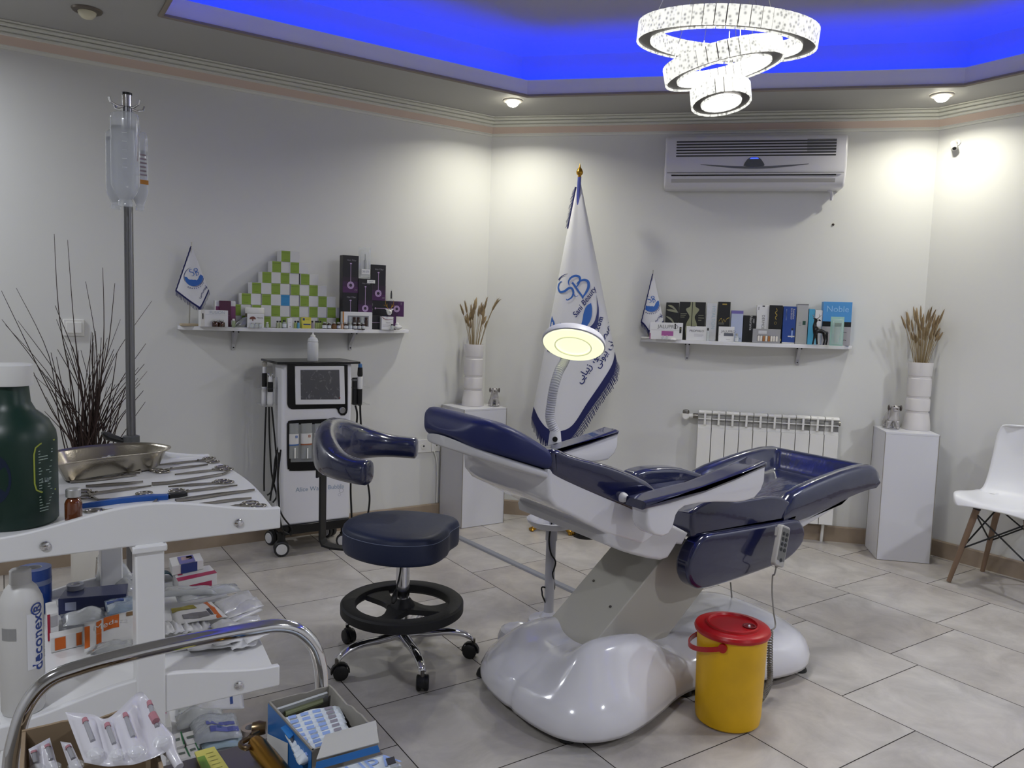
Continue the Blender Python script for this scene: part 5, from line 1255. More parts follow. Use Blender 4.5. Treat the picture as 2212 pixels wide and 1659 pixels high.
for k, (w_, d_, z_) in enumerate(((.048, .03, 0), (.046, .032, .014), (.036, .026, .03), (.020, .014, .045), (.006, .004, .052))):
    R.append([Vector((w_*math.cos(j*2*PI/12)*rnd.uniform(.85, 1.1)+.006*k, d_*math.sin(j*2*PI/12)*rnd.uniform(.85, 1.1), z_+.004*rnd.random()*(k > 0))) for j in range(12)])
mb.rings(R).build('foil', mat('silver foil', '#9a9c9d', .3, metal=.5), t, world=False, smooth=0)
a, zj = FL_.za(752, 650, .138)
t = thing('cream_jar', 'brown jar with a wide white lid behind the tree card', 'jar', FL_.p(a, .138, FL_.z+.0005), 0)
H = zj-FL_.z
MB().lathe([(.047, 0), (.048, .004), (.048, H*.66), (.045, H*.72)], (0, 0, 0), 32).build('jar_body', mat('brown jar', '#4a3a33', .3, coat=.3), t, world=False)
MB().lathe([(.047, H*.70), (.049, H*.74), (.049, H*.96), (.046, H)], (0, 0, 0), 32).build('lid', whitep, t, world=False)
t, W, H = carton(FL_, (692, 702, 832, 812), .203, .014, paperw, 'white card carton with a red brown tree emblem in front of the jar', [], [('Neova', .74, .72, .012, mat('dark grey print', '#55504c', .5), 0)])
rb = mat('red brown print', '#6b3a30', .5)
f_ = lambda u, v: Vector((-W/2+W*u, -.0076, H*v))
MB().prism([(-.017, 0), (.017, 0), (.013, .010), (.004, .015), (-.006, .014), (-.014, .009)], f_(.30, .60), (1, 0, 0), (0, 0, 1), (0, -.0004, 0)).build('emblem', rb, t, world=False)
MB().prism([(-.003, -.008), (.003, -.008), (.002, .002), (-.002, .002)], f_(.30, .60), (1, 0, 0), (0, 0, 1), (0, -.0004, 0)).build('emblem_trunk', rb, t, world=False)
for i, xc in enumerate((728, 765, 800)):
    vial(FL_, xc, 768, .214, .0085, clg, capw, f'tiny clear vial in front of the tree card, {ORD[i]} from the left', H=.026, grp='clear vials by the tree card')
vial(FL_, 858, 748, .18, .0085, clg, whitep, 'small clear vial right of the tree card', H=.03)
# --- row of vials and little cartons
for i, (xc, c_) in enumerate(((946, '#a9b08f'), (970, '#b5bca0'), (1003, '#a2a7a5'), (1098, '#93a05c'), (1122, '#5f9fbf'), (1243, '#8f8390'), (1275, '#98a566'), (1293, '#98a566'), (1313, '#9aa768'))):
    vial(FL_, xc, 762 if xc != 1003 else 755, .18, .0075 if xc != 1003 else .011, mat('tinted vial '+c_, c_, .15, alpha=.9), mat('black stopper', '#232328', .4), ['pale green vial with black stopper, leftmost in the front vial row', 'pale green vial with black stopper, second in the front vial row', 'wider clear vial left of the small white carton', 'olive green vial right of the small white carton', 'light blue vial left of the yellow carton', 'mauve grey vial right of the yellow carton', 'first of three green vials right of the yellow carton', 'middle of three green vials right of the yellow carton', 'last of three green vials right of the yellow carton'][i], lab=labw if xc == 1003 else None, grp='small vials on the left shelf')
carton(FL_, (1035, 740, 1072, 822), .178, .025, paperw, 'small white carton with a red dot among the vials', [(.4, .12, .6, .2, mat('red dot', '#8f2a2a', .5)), (.2, .55, .8, .57, gry)])
carton(FL_, (1157, 733, 1234, 830), .183, .022, mat('carton yellow', '#d3c84e', .45), 'small bright yellow carton at the middle of the vial row', [(.12, .30, .92, .42, mat('navy print', '#2a3a78', .5)), (.06, .72, .28, .92, mat('navy print', '#2a3a78', .5)), (.36, .88, .9, .90, mat('olive print', '#8a7f20', .5)), (.36, .78, .8, .80, mat('olive print', '#8a7f20', .5)), (.1, .12, .8, .14, mat('olive print', '#8a7f20', .5))])
for i, (xc, m_, r_) in enumerate(((1347, amber, .0125), (1386, amber, .0115), (1427, amberl, .0135), (1466, amber, .0115), (1498, mat('peach vial', '#c9a58a', .3), .007), (1530, amber, .0125), (1566, clg, .0115), (1606, amber, .0125), (1643, amber, .0115), (1677, amber, .0115))):
    lb = ['first dark vial of the row in front of the boxed vials', 'second dark vial, close by the first of its row', 'light amber vial without label, third in the dark row', 'dark vial left of the tiny peach one', 'tiny peach coloured vial in the dark vial row', 'dark vial right of the tiny peach one', 'clear white vial standing among the dark ones', 'dark vial just right of the clear white one', 'next to last dark vial of the row', 'last dark vial at the right end of the row'][i]
    vial(FL_, xc, 766, .201, r_, m_, capw, lb, lab=labw if i not in (2, 4) else (mat('brown label', '#6b4a1c', .5) if i == 2 else None), H=.0385, grp='vials in front of the boxed set')
t, W, H = carton(FL_, (1502, 687, 1755, 832), .185, .030, paperw, 'white windowed carton showing five small vials beside the black cartons', [(.0, .0, .045, 1, mat('carton orange', '#b9772c', .5)), (.17, .16, .88, .78, mat('window dark', '#8a8c92', .25))])
for i in range(5):
    mb = MB(); x = -W/2+W*(.25+.135*i); mb.lathe([(.008, H*.2), (.009, H*.23), (.009, H*.5), (.006, H*.58), (.008, H*.6), (.008, H*.7), (.005, H*.71)], (x, -.0175, 0), 12, sy=.3); mb.build('boxed_vial', clg if i in (0, 3) else amber, t, world=False)
# --- white deer head with gold antlers on a white box
t, W, H = carton(FL_, (1835, 727, 1935, 845), .175, .04, paperw, 'white carton with a crimson swoosh under the white deer head', [(.08, .35, .75, .37, gry), (.08, .25, .6, .27, gry)], [('pluryal', .55, .55, .010, gry, 0)])
vs, fs = stroke(spline([(-W*.45, H*.95), (-W*.25, H*.82), (0, H*.76), (W*.45, H*.80)], 5), lambda f: .004-.002*f)
MB().add([Vector((x, -.0208, y)) for x, y in vs], fs).build('swoosh', mat('crimson print', '#7d2748', .5), t, world=False, smooth=0, fix=False)
tz = mw(t).translation.z+H
def skin_obj(nm, nodes, edges, m_, par, s=1.0, sub=1, rot=0):
    me = bpy.data.meshes.new(nm); o = bpy.data.objects.new(nm, me); C.objects.link(o); o.parent = par
    me.from_pydata([tuple(Vector(n[:3])*s) for n in nodes], edges, []); o.modifiers.new('skin', 'SKIN').use_smooth_shade = True
    for i, n in enumerate(nodes): me.skin_vertices[0].data[i].radius = (n[3]*s, n[3]*s)
    me.skin_vertices[0].data[0].use_root = True; me.materials.append(m_)
    if sub: md = o.modifiers.new('sub', 'SUBSURF'); md.levels = md.render_levels = sub
    return o
a, _ = FL_.za(1893, 727, .158)
t = thing('deer_bust', 'white deer head ornament with golden antlers on a white carton', 'figurine', FL_.p(a, .158, tz+.0005), 0)
skin_obj('head', [(0, 0, .008, .013), (0, -.008, .022, .014), (0, -.016, .032, .012), (0, -.030, .026, .006), (.016, -.010, .040, .004), (.026, -.010, .043, .0015), (-.016, -.010, .040, .004), (-.026, -.010, .043, .0015)], [(0, 1), (1, 2), (2, 3), (1, 4), (4, 5), (1, 6), (6, 7)], whitep, t)
gd = mat('gold', '#b58a35', .28, metal=1)
for s_ in (-1, 1): skin_obj('antler', [(s_*.006, -.010, .042, .0022), (s_*.016, -.010, .058, .002), (s_*.025, -.012, .072, .0017), (s_*.026, -.012, .094, .0009), (s_*.036, -.012, .066, .001), (s_*.014, -.012, .075, .001)], [(0, 1), (1, 2), (2, 3), (1, 4), (1, 5)], gd, t)
vial(FL_, 1925, 798, .188, .010, clg, mat('black stopper', '#232328', .4), 'clear vial with dark stopper in front of the crimson swoosh carton', H=.034)
t = thing('cotton_ball', 'small lump of white cotton at the right end of the left shelf', 'cotton', FL_.p(FL_.za(1975, 830, .16)[0], .155, FL_.z), 0)
mb = MB(); rnd = random.Random(8)
mb.ball((0, 0, .014), (.026, .02, .014), 16); 
for p in mb.v: p += Vector((rnd.uniform(-.002, .002), rnd.uniform(-.002, .002), rnd.uniform(0, .003)))
mb.ball((-.004, .002, .030), (.012, .012, .014), 12); mb.build('lump', mat('cotton white', '#d9d9d8', .9), t, world=False)
# --- two small flags
def small_flag(fr, label, apex, B, base_rect, pole_x, logo, lab_rot, off):
    a, z = fr.za(pole_x, base_rect[1], off)
    FBs = fr.p(a, off, fr.z+.0005)
    t = thing('table_flag', label, 'flag', FBs)
    sv, sx_, bq, AA = hang('f', FBs, fr.zoom(*apex), [fr.zoom(*b) for b in B], .022, None, 0, t, True, 0, False)
    mb = MB(); mb.grid(lambda i, j: sv(i, .004+.996*j), 30, 24); mb.build('cloth', flagm, t, smooth=80, fix=False)
    P_ = [sv(u/40, 1.0, .001) for u in range(41)]
    fringe('fringe', P_, lambda f: Vector((0, 0, -1))+fr.u*(.25*(f-.3)), .020, .0011, t, 70)
    mb = MB(); mb.grid(lambda i, j: sv(i, .965+.035*j, .0008), 30, 1); mb.build('hem_band', navyf, t, fix=False)
    mb = MB(); L_ = [sv(0, .02+.98*k/20, .001)+fr.u*(-.0015*(k % 2)) for k in range(21)]; mb.tube(L_, .0032, 6).build('side_braid', navyf, t)
    tp = sx_(*fr.zoom(apex[0], apex[1]), 0)
    MB().cyl(FBs+Z3*.012, Vector((tp.x, tp.y, tp.z+.012)), .003, n=10).build('pole', steel, t)
    MB().ball(Vector((tp.x, tp.y, tp.z+.014)), .004, 10).build('finial', steel, t)
    return t, sx_, FBs
def emblem_small(t, sx_, fr, cx_, cy_, R_, tilt):
    Z = lambda x, y: fr.zoom(cx_+R_*x, cy_+R_*y)
    g = lambda pts: [Z(*p) for p in pts]
    k = R_/4
    lowl = [(-1.0, -.05), (-.9, -.02), (-.75, .0), (-.62, .18), (-.5, .26), (-.38, .30), (-.25, .28), (-.05, .32), (.15, .30), (.32, .36), (.45, .20), (.55, -.05), (.72, -.28), (.86, -.36)]
    circ = [(1.0*math.cos(a), 1.0*math.sin(a)) for a in [math.radians(181-k_*200/13) for k_ in range(14)]]
    decal('emblem', fblue, [stripquad([Z(*p) for p in lowl], [Z(*p) for p in circ])], sx_, t, .0012)
    ringp = [(1.06*math.cos(a), 1.06*math.sin(a)) for a in [math.radians(150+k_*100/12) for k_ in range(13)]]
    ringq = [(1.06*math.cos(a), 1.06*math.sin(a)) for a in [math.radians(-28+k_*130/12) for k_ in range(13)]]
    decal('emblem_ring', fnavy, [stroke(g(ringp), lambda f: .3+.9*math.sin(PI*f)), stroke(g(ringq), lambda f: .3+.9*math.sin(PI*f))], sx_, t, .0014)
    sh = [stroke(spline(g([(-.2, -.82), (-.45, -.8), (-.42, -.55), (-.15, -.5), (.02, -.35), (-.05, -.15), (-.25, -.12)]), 5), lambda f: .5+1.2*math.sin(PI*f)),
          stroke(spline(g([(.0, -.55), (.02, -.85), (.3, -.9), (.36, -.68), (.15, -.5), (.42, -.52), (.5, -.28), (.25, -.12)]), 5), lambda f: .5+1.3*math.sin(PI*f)),
          stroke(spline(g([(.05, -.8), (.18, -.5), (.30, -.1)]), 5), 1.3)]
    decal('monogram', fblue, sh, sx_, t, .0014)
    tx = []
    for k_ in range(9):
        a = math.radians(120-k_*11); tx.append(px_text('wwwbeauty'[k_], *Z(1.22*math.cos(a), 1.22*math.sin(a)), 4.2, -(a-PI/2), bold=.12))
    decal('lettering', fnavy, tx, sx_, t, .0014)
t, sx_, FBs = small_flag(FL_, 'small white table flag with blue emblem on the left shelf', (212, 118), [(78, 512), (130, 552), (200, 605), (268, 650), (290, 655), (325, 590), (362, 505)], (105, 745, 270, 790), 192, None, 0, .075)
emblem_small(t, sx_, FL_, 232, 388, 80, 0)
decal('lettering', fnavy, [px_text(''.join(reversed(['\uFB58', '\uFEEE', ' ', '\uFE97', '\uFEA8', '\uFEBC', '\uFEBC', '\uFBFD'])), *FL_.zoom(316, 500), 8.5, math.radians(-58), bold=.15), px_text(''.join(reversed(['\uFE91', '\uFBFF', '\uFEEE'])), *FL_.zoom(346, 470), 8, math.radians(-70), bold=.15)], sx_, t, .0014)
MB().box(FBs+Vector((0, 0, .006)), (.085, .05, .012)).build('wooden_base', mat('pale wood', '#b8a88d', .5), t, bevel=.002)
t, sx_, FBs = small_flag(FR_, 'small white table flag with blue emblem on the right shelf', (216, 125), [(107, 585), (135, 610), (165, 650), (180, 668), (225, 640), (270, 615), (308, 585), (312, 560)], (105, 700, 175, 725), 165, None, 0, .075)
emblem_small(t, sx_, FR_, 197, 408, 76, 0)
decal('lettering', fnavy, [px_text(''.join(reversed(['\uFB58', '\uFEEE', ' ', '\uFE97', '\uFEA8', '\uFEBC', '\uFEBC', '\uFBFD'])), *FR_.zoom(262, 540), 8.5, math.radians(-50), bold=.15), px_text(''.join(reversed(['\uFE91', '\uFBFF', '\uFEEE'])), *FR_.zoom(292, 515), 8, math.radians(-60), bold=.15)], sx_, t, .0014)
MB().box(FBs+Vector((0, 0, .005)), (.075, .05, .010), rz=FR_.rz).build('white_base', whitep, t, bevel=.002)
# --- right shelf cartons
cblk = mat('carton black matt', '#17181a', .4); goldp = mat('gold print', '#a8924c', .35, metal=.5); silp = mat('silver print', '#8e8f78', .35, metal=.4); wt = mat('white print', '#c9c9c9', .5)
def waves(t, P, W, H):
    for pts in ([(.15, .92), (.5, .88), (.9, .76)], [(.05, .80), (.5, .78), (.95, .74)], [(.05, .62), (.5, .52), (.9, .28)]):
        vs, fs = stroke(spline(pts, 5), lambda f: .015+.05*math.sin(PI*f))
        MB().add([P(x, y, .0004) for x, y in vs], fs).build('wave_print', silp, t, world=False, smooth=0, fix=False)
carton(FR_, (338, 398, 456, 760), .075, .05, cblk, 'black carton with silver waves at the left end of the right shelf', [waves])
def figure_(t, P, W, H):
    L_ = [(.42, 1.0), (.40, .88), (.25, .80), (.40, .62), (.30, .45), (.26, .28), (.30, .05)]; R_ = [(.60, 1.0), (.62, .88), (.76, .80), (.60, .62), (.68, .45), (.72, .28), (.68, .05)]
    l_, r_ = spline(L_, 4), spline(R_, 4); n = len(l_)
    MB().add([P(*p, .0004) for i in range(n) for p in (l_[i], r_[i])], [(2*i, 2*i+1, 2*i+3, 2*i+2) for i in range(n-1)]).build('torso_print', mat('olive silver print', '#8f9175', .4, metal=.2), t, world=False, smooth=0, fix=False)
    MB().quad(P(.475, .05, .0006), P(.505, .05, .0006), P(.505, 1, .0006), P(.475, 1, .0006)).build('seam_print', cblk, t, world=False, smooth=0, fix=False)
    for u0, v0, w_ in ((.05, .68, .24), (.05, .64, .2), (.05, .59, .16), (.74, .65, .2), (.74, .58, .22), (.74, .52, .12)):
        MB().quad(P(u0, v0, .0005), P(u0+w_, v0, .0005), P(u0+w_, v0+.015, .0005), P(u0, v0+.015, .0005)).build('fine_print', silp, t, world=False, smooth=0, fix=False)
carton(FR_, (462, 393, 702, 755), .075, .05, cblk, 'wide black carton with a pale torso shape on its front', [figure_])
iri = mat('pearl carton', '#cbcdd2', .25, coat=.6, var=.08, vscale=25)
carton(FR_, (712, 405, 806, 755), .075, .05, iri, 'pearly white carton with upright lettering right of the torso carton', [], [('HYALTON', .68, .62, .030, mat('pearl text', '#9fb4c2', .3), -PI/2)])
def gold1(t, P, W, H):
    MB().quad(P(.33, .92, .0004), P(.70, .92, .0004), P(.70, .955, .0004), P(.33, .955, .0004)).build('gold_print', goldp, t, world=False, smooth=0, fix=False)
    for pts in ([(.1, .50), (.3, .58), (.4, .48), (.5, .56), (.62, .50), (.75, .57), (.95, .60)],):
        vs, fs = stroke(spline(pts, 5), .02); MB().add([P(x, y, .0004) for x, y in vs], fs).build('gold_print', goldp, t, world=False, smooth=0, fix=False)
    MB().quad(P(.08, .42, .0003), P(.55, .42, .0003), P(.55, .48, .0003), P(.08, .48, .0003)).build('grey_print', mat('dim print', '#4f4f48', .5), t, world=False, smooth=0, fix=False)
carton(FR_, (818, 391, 930, 752), .075, .05, cblk, 'tall black carton with a gold script line and gold top mark', [gold1])
carton(FR_, (938, 472, 1047, 760), .08, .05, mat('lavender carton', '#aeb8d2', .4), 'pale blue lavender carton with a violet top band', [(0, .90, 1, 1, mat('violet band', '#6f66a8', .4)), (.75, .08, .88, .12, mat('grey blue print', '#7f93aa', .5))])
carton(FR_, (1050, 517, 1163, 765), .08, .05, cblk, 'short black carton with white upright lettering', [], [('Neuramis', .60, .72, .022, wt, -PI/2), ('DEEP', .82, .80, .012, wt, -PI/2)])
carton(FR_, (1175, 421, 1288, 770), .075, .05, paperw, 'white carton with a dark lower edge behind the grey ampoule tray', [(.10, .93, .16, .95, mat('dark print', '#26262a', .5)), (.10, .90, .16, .92, mat('dark print', '#26262a', .5)), (.10, .87, .16, .89, mat('dark print', '#26262a', .5)), (.42, .955, .62, .985, mat('dark print', '#26262a', .5))], [('DERMCELL', .53, .50, .022, mat('grey print mid', '#6d6d70', .5), -PI/2)])
def gold2(t, P, W, H):
    vs, fs = stroke(spline([(.50, .92), (.58, .86), (.44, .80), (.60, .74), (.46, .68), (.56, .62)], 5), .03); MB().add([P(x, y, .0004) for x, y in vs], fs).build('gold_print', goldp, t, world=False, smooth=0, fix=False)
    MB().rings([[P(.5+q*math.cos(j*PI/8)*.10, .53+q*math.sin(j*PI/8)*.035, .0004) for j in range(16)] for q in (1, .8)], cap=False).build('gold_print', goldp, t, world=False, smooth=0, fix=False)
    MB().quad(P(.93, .06, .0004), P(1, .06, .0004), P(1, .12, .0004), P(.9, .12, .0004)).build('gold_print', mat('yellow print', '#c8bb66', .4), t, world=False, smooth=0, fix=False)
carton(FR_, (1290, 423, 1410, 778), .085, .05, cblk, 'black carton with a vertical gold script between white and blue cartons', [gold2])
def bluep(t, P, W, H):
    for i in range(4):
        MB().quad(P(.22+.06*i*0, .78-.05*i, .0004), P(.26, .78-.05*i, .0004), P(.26, .93-.05*i, .0004), P(.22, .93-.05*i, .0004)).build('fine_print', mat('pale blue print', '#8da5d8', .5), t, world=False, smooth=0, fix=False)
    MB().quad(P(.70, .16, .0004), P(.82, .16, .0004), P(.82, .40, .0004), P(.70, .40, .0004)).build('syringe_print', mat('pale blue print', '#8da5d8', .5), t, world=False, smooth=0, fix=False)
    MB().quad(P(.45, .18, .0005), P(.97, .18, .0005), P(.97, .215, .0005), P(.45, .215, .0005)).build('syringe_print', wt, t, world=False, smooth=0, fix=False)
    MB().quad(P(.70, .36, .0005), P(.84, .36, .0005), P(.84, .42, .0005), P(.70, .42, .0005)).build('syringe_print', mat('dark print', '#26262a', .5), t, world=False, smooth=0, fix=False)
    MB().quad(P(0, 0, .0004), P(1, 0, .0004), P(1, .035, .0004), P(0, .035, .0004)).build('edge_print', wt, t, world=False, smooth=0, fix=False)
carton(FR_, (1418, 434, 1536, 775), .085, .05, mat('royal blue carton', '#27468f', .4), 'royal blue carton with white upright lettering and syringe picture', [bluep], [('Restylane', .80, .80, .016, wt, -PI/2), ('SKIN BOOST', .62, .80, .012, wt, -PI/2)])
carton(FR_, (1543, 412, 1648, 777), .085, .05, mat('silver carton', '#b9bab9', .3, metal=.4), 'tall silver grey carton with a small green square mark', [(.55, .48, .82, .58, mat('green print', '#274a41', .5)), (0, .975, 1, 1, mat('dark edge', '#77777a', .4)), (.2, .50, .45, .51, gry), (.2, .46, .45, .47, gry), (.2, .54, .45, .55, gry)])
carton(FR_, (1652, 457, 1706, 785), .085, .05, mat('cyan carton', '#4d9fc4', .4), 'slim cyan carton behind the black deer', [])
carton(FR_, (1709, 470, 1777, 785), .085, .05, paperw, 'slim white carton behind the rump of the black deer', [(.1, .0, .4, .35, mat('cyan wedge', '#6fb3d2', .5))])
def noblep(t, P, W, H):
    for u0, v0 in ((.12, .30), (.75, .30), (.12, .12), (.75, .12)):
        vs, fs = stroke(spline([(u0, v0), (u0+.05, v0+.01), (u0+.11, v0)], 4), .012); MB().add([P(x, y, .0006) for x, y in vs], fs).build('grey_print', mat('dark grey print', '#55504c', .5), t, world=False, smooth=0, fix=False)
carton(FR_, (1785, 392, 2050, 790), .09, .06, mat('sky blue carton', '#4f95d3', .4), 'big sky blue carton with a black band and grey foot', [(0, 0, 1, .43, mat('carton grey', '#a7a5aa', .4)), (0, .43, 1, .545, cblk), noblep], [('Noble', .50, .83, .050, mat('pale blue text', '#8fc0ea', .4), 0)])
# front row of the right shelf
carton(FR_, (190, 582, 492, 738), .165, .04, paperw, 'white carton with a magenta window in front of the small right flag', [(.36, .22, .72, .50, mat('magenta window', '#a35a94', .4)), (.04, .55, .98, .56, gry), (.0, .0, .03, .35, mat('magenta print', '#9a4f7e', .5)), (.90, .40, .96, .76, mat('dark print', '#26262a', .5)), (.92, .62, .95, .72, mat('yellow print', '#c8bb66', .4)), (.745, .62, .79, .95, mat('dark print', '#26262a', .5))], [('JALUPRO', .55, .75, .030, mat('grey print mid', '#6d6d70', .5), 0)])
for i, (xc, lb) in enumerate(((308, 'tiny clear vial in front of the magenta window, left of two'), (342, 'tiny clear vial in front of the magenta window, right of two'))):
    vial(FR_, xc, 688, .188, .0075, clg, mat('pink stopper', '#c08aa8', .5), lb, H=.026, grp='clear vials by the magenta window')
a, z = FR_.za(405, 735, .187)
t = thing('cap', 'flat white cap lying beside the two tiny vials', 'cap', FR_.p(a, .187, FR_.z), FR_.rz); MB().lathe([(.017, 0), (.017, .006), (.012, .010), (.004, .012)], (0, 0, 0), 18).build('disc', whitep, t, world=False)
carton(FR_, (524, 616, 708, 750), .165, .035, paperw, 'white carton with small dark heading in front of the torso carton', [(.40, .46, .86, .475, gry), (.40, .38, .86, .395, gry), (.40, .30, .8, .315, gry), (.2, .96, .45, 1, gry)], [('PROFHILO', .52, .67, .018, mat('dark print', '#26262a', .5), 0)])
t = vial(FR_, 722, 630, .175, .0075, clg, mat('dark print', '#26262a', .5), 'slim upright syringe vial with dark top beside the dark headed carton', name='syringe_vial')
carton(FR_, (822, 620, 965, 762), .165, .03, paperw, 'white carton with a grey window in front of the gold script carton', [(.34, .38, .95, .58, mat('grey window', '#5c5f6a', .4)), (.06, .46, .10, .50, gry), (.5, .14, .75, .16, gry)], [('JALUPRO', .62, .68, .020, mat('grey print mid', '#6d6d70', .5), 0)])
vial(FR_, 988, 650, .178, .010, clg, capw, 'clear vial at the right of the grey window carton', lab=labw, H=.05)
t, W, H = carton(FR_, (1135, 642, 1390, 775), .172, .016, mat('grey tray', '#9a9a9d', .4), 'grey flat tray holding a row of slim ampoules', [(.16, .12, .90, .55, mat('tray recess', '#7d7d80', .5)), (.20, .66, .50, .88, wt)], [])
for i in range(8):
    x = -W/2+W*(.22+.092*i)
    MB().lathe([(.006, H*.14), (.006, H*.48), (.004, H*.52)], (x, -.010, 0), 10, sy=.6).build('ampoule', mat(['ampoule white', 'ampoule amber'][i in (2, 4)], ['#d5d0c8', '#a06a3a'][i in (2, 4)], .25), t, world=False)
t, W, H = clearpack(FR_, (1852, 527, 1976, 800), .178, .02, 'pale mint translucent pack in front of the sky blue carton', FR_.z+.0005, m_=mat('mint sheet', '#a9d2c6', .25, alpha=.85))
MB().box((0, -.021, H*.73), (W*.5, .003, H*.12)).build('brush_head', mat('grey bristle', '#7f8f88', .6), t, world=False, bevel=.001)
MB().lathe([(.012, H*.12), (.017, H*.66)], (0, -.012, 0), 14, sy=.4).build('brush_handle', mat('mint grey', '#9fb5ac', .3), t, world=False)
# black deer
a, z = FR_.za(1735, 800, .178)
t = thing('deer_figurine', 'black faceted deer figurine with antlers standing on the right shelf', 'figurine', FR_.p(a, .176, FR_.z+.0005), FR_.rz)
bd = mat('black faceted resin', '#0b0b0c', .3)
skin_obj('body', [(-.018, 0, .074, .0125), (.010, 0, .070, .0105), (.030, 0, .072, .0115), (-.024, 0, .094, .0085), (-.023, -.002, .112, .0062), (-.019, -.003, .127, .0075), (-.007, -.006, .126, .0045), (.002, -.007, .122, .0028), (-.022, -.008, .050, .0052), (-.026, -.010, .024, .0030), (-.029, -.011, .003, .0036), (-.012, .008, .050, .0048), (-.008, .009, .024, .0030), (-.005, .009, .003, .0036), (.022, -.008, .052, .0056), (.026, -.010, .026, .0030), (.022, -.010, .003, .0036), (.036, .007, .052, .0058), (.041, .008, .026, .0030), (.037, .008, .003, .0036), (-.027, -.004, .132, .0026), (-.034, -.006, .134, .001)],
         [(0, 1), (1, 2), (0, 3), (3, 4), (4, 5), (5, 6), (6, 7), (0, 8), (8, 9), (9, 10), (0, 11), (11, 12), (12, 13), (2, 14), (14, 15), (15, 16), (2, 17), (17, 18), (18, 19), (5, 20), (20, 21)], bd, t, s=1.15, sub=0)
for s_ in (-1, 1): skin_obj('antler', [(-.018+s_*.004, -.002, .132, .0016), (-.018+s_*.014, -.002, .140, .0014), (-.017+s_*.022, -.002, .152, .0008), (-.018+s_*.013, -.002, .155, .0008)], [(0, 1), (1, 2), (1, 3)], mat('pewter', '#7d7873', .35, metal=.7), t, s=1.15, sub=0)
MB().ball(Vector((-.012, -.012, .126))*1.15, .004, 8).build('eye', whitep, t, world=False)
# ================================================================== WHITE TROLLEY
tw = mat('trolley white', '#dededf', .3, coat=.2)
TX0, TX1, TY0, TY1 = -.028, .470, 1.552, 2.212; TXC = (TX0+TX1)/2
TZ = (.90, .564, .232)
t = thing('trolley', 'white three-tier trolley with wavy end boards carrying instruments and packets', 'trolley', (TXC, (TY0+TY1)/2, 0))
for nm, z in zip(('top_tray', 'middle_tray', 'lower_tray'), TZ):
    N = 16; side = [(TX1-.012+.022*math.sin(PI*i/N), TY0+.014+(TY1-TY0-.028)*i/N) for i in range(N+1)]; sl = [(2*TXC-x, y) for x, y in side[::-1]]
    MB().rings([[Vector((x, y, zz)) for x, y in side+sl] for zz in (z-.018, z)]).build(nm, tw, t, smooth=30, bevel=.002)
    for y0, par in ((TY0, 0), (TY1-.014, 1)):
        M_ = 40; topc = [(TX0+(TX1-TX0)*i/M_, z+.002+.034*(.5-.5*math.cos(2*PI*i/M_))) for i in range(M_+1)]
        poly_ = [(TX0, z-.042), (TX1, z-.042)]+topc[::-1]
        bd_ = MB().prism(poly_, (0, y0, 0), (1, 0, 0), (0, 0, 1), (0, .014, 0)).build('end_board', tw, t, smooth=30, bevel=.003, bseg=3)
        if par == 0:
            for x in (TXC-.165, TXC+.165):
                MB().lathe([(.0085, 0), (.008, .003), (.004, .0048), (.001, .005)], (x, y0, z-.020), 16, ax=(0, -1, 0)).build('bolt', chrome, bd_)
for y0 in (TY0-.004, TY1-.044):
    MB().box((TXC+.003, y0+.024, .47), (.050, .048, .78)).build('post', tw, t, bevel=.003)
    MB().box((TXC+.003, y0+.024, .851), (.060, .056, .014)).build('post_collar', tw, t, bevel=.003)
for x in (TX0+.05, TX1-.05):
    for y in (TY0+.06, TY1-.06):
        c_ = MB().cyl((x, y, .07), (x, y, .215), .012, n=12).build('caster_stem', steel, t)
        MB().lathe([(.012, -.012), (.036, -.012), (.036, .012), (.012, .012)], (x+.015, y, .037), 18, ax=(0, 1, 0)).build('wheel', blk, c_)
# ---- green bottle, dark jar, amber vial on the top tray
gb = mat('dark green plastic', '#0b2a21', .4); capm = mat('cap off white', '#d5d5d3', .5)
TT = TZ[0]
c = aty(28, 1110, 1.665); gx, gy = c.x, 1.665
rb_ = aty(119, 1000, gy).x-gx; rb_ = .0735
gz = lambda py: aty(28, py, gy-.02).z
t = thing('disinfectant_bottle', 'large dark green bottle with a white cap at the left of the top tray', 'bottle', (gx, gy, TT))
zs, zn, zc = gz(945), gz(882), gz(829)
MB().lathe([(rb_*.95, TT+.0005), (rb_, TT+.006), (rb_, zs-.008), (rb_*.97, zs+.008), (rb_*.82, zs+.03), (rb_*.55, zn-.006), (rb_*.44, zn+.010), (rb_*.40, zc)], (gx, gy, 0), 44).build('bottle_body', gb, t)
MB().lathe([(.0365, zc-.004), (.0375, zc), (.0375, gz(790)), (.034, gz(787)), (.001, gz(786))], (gx, gy, 0), 40).build('cap', capm, t)
def wrapq(cx_, cy_, r, a, z): return Vector((cx_+r*math.cos(a), cy_+r*math.sin(a), z))
ylw = mat('yellow green print', '#8f9a35', .5); prw = mat('pale print', '#9fb0a6', .5)
def cyl_decal(par, nm, m_, cx_, cy_, r, shapes, a0):
    """flat artwork (x metres round the bottle, z up) wrapped on a cylinder, a0 faces the viewer"""
    mb = MB()
    for vs, fs in shapes: mb.add([wrapq(cx_, cy_, r, a0+x/r, z) for x, z in vs], fs)
    return mb.build(nm, m_, par, smooth=0, fix=False)
af = math.atan2(-gy, -gx)
lz0, lz1 = TT+.062, zs-.006; lx0 = .035
fr_ = [(lx0+.05, lz1), (lx0+.012, lz1-.002), (lx0+.003, lz1-.008), (lx0, lz1-.02), (lx0, lz0+.02), (lx0+.003, lz0+.008), (lx0+.012, lz0+.002), (lx0+.05, lz0)]
cyl_decal(t, 'label_frame', ylw, gx, gy, rb_+.0006, [stroke(fr_, .0028)], af)
ln = []; rnd = random.Random(2)
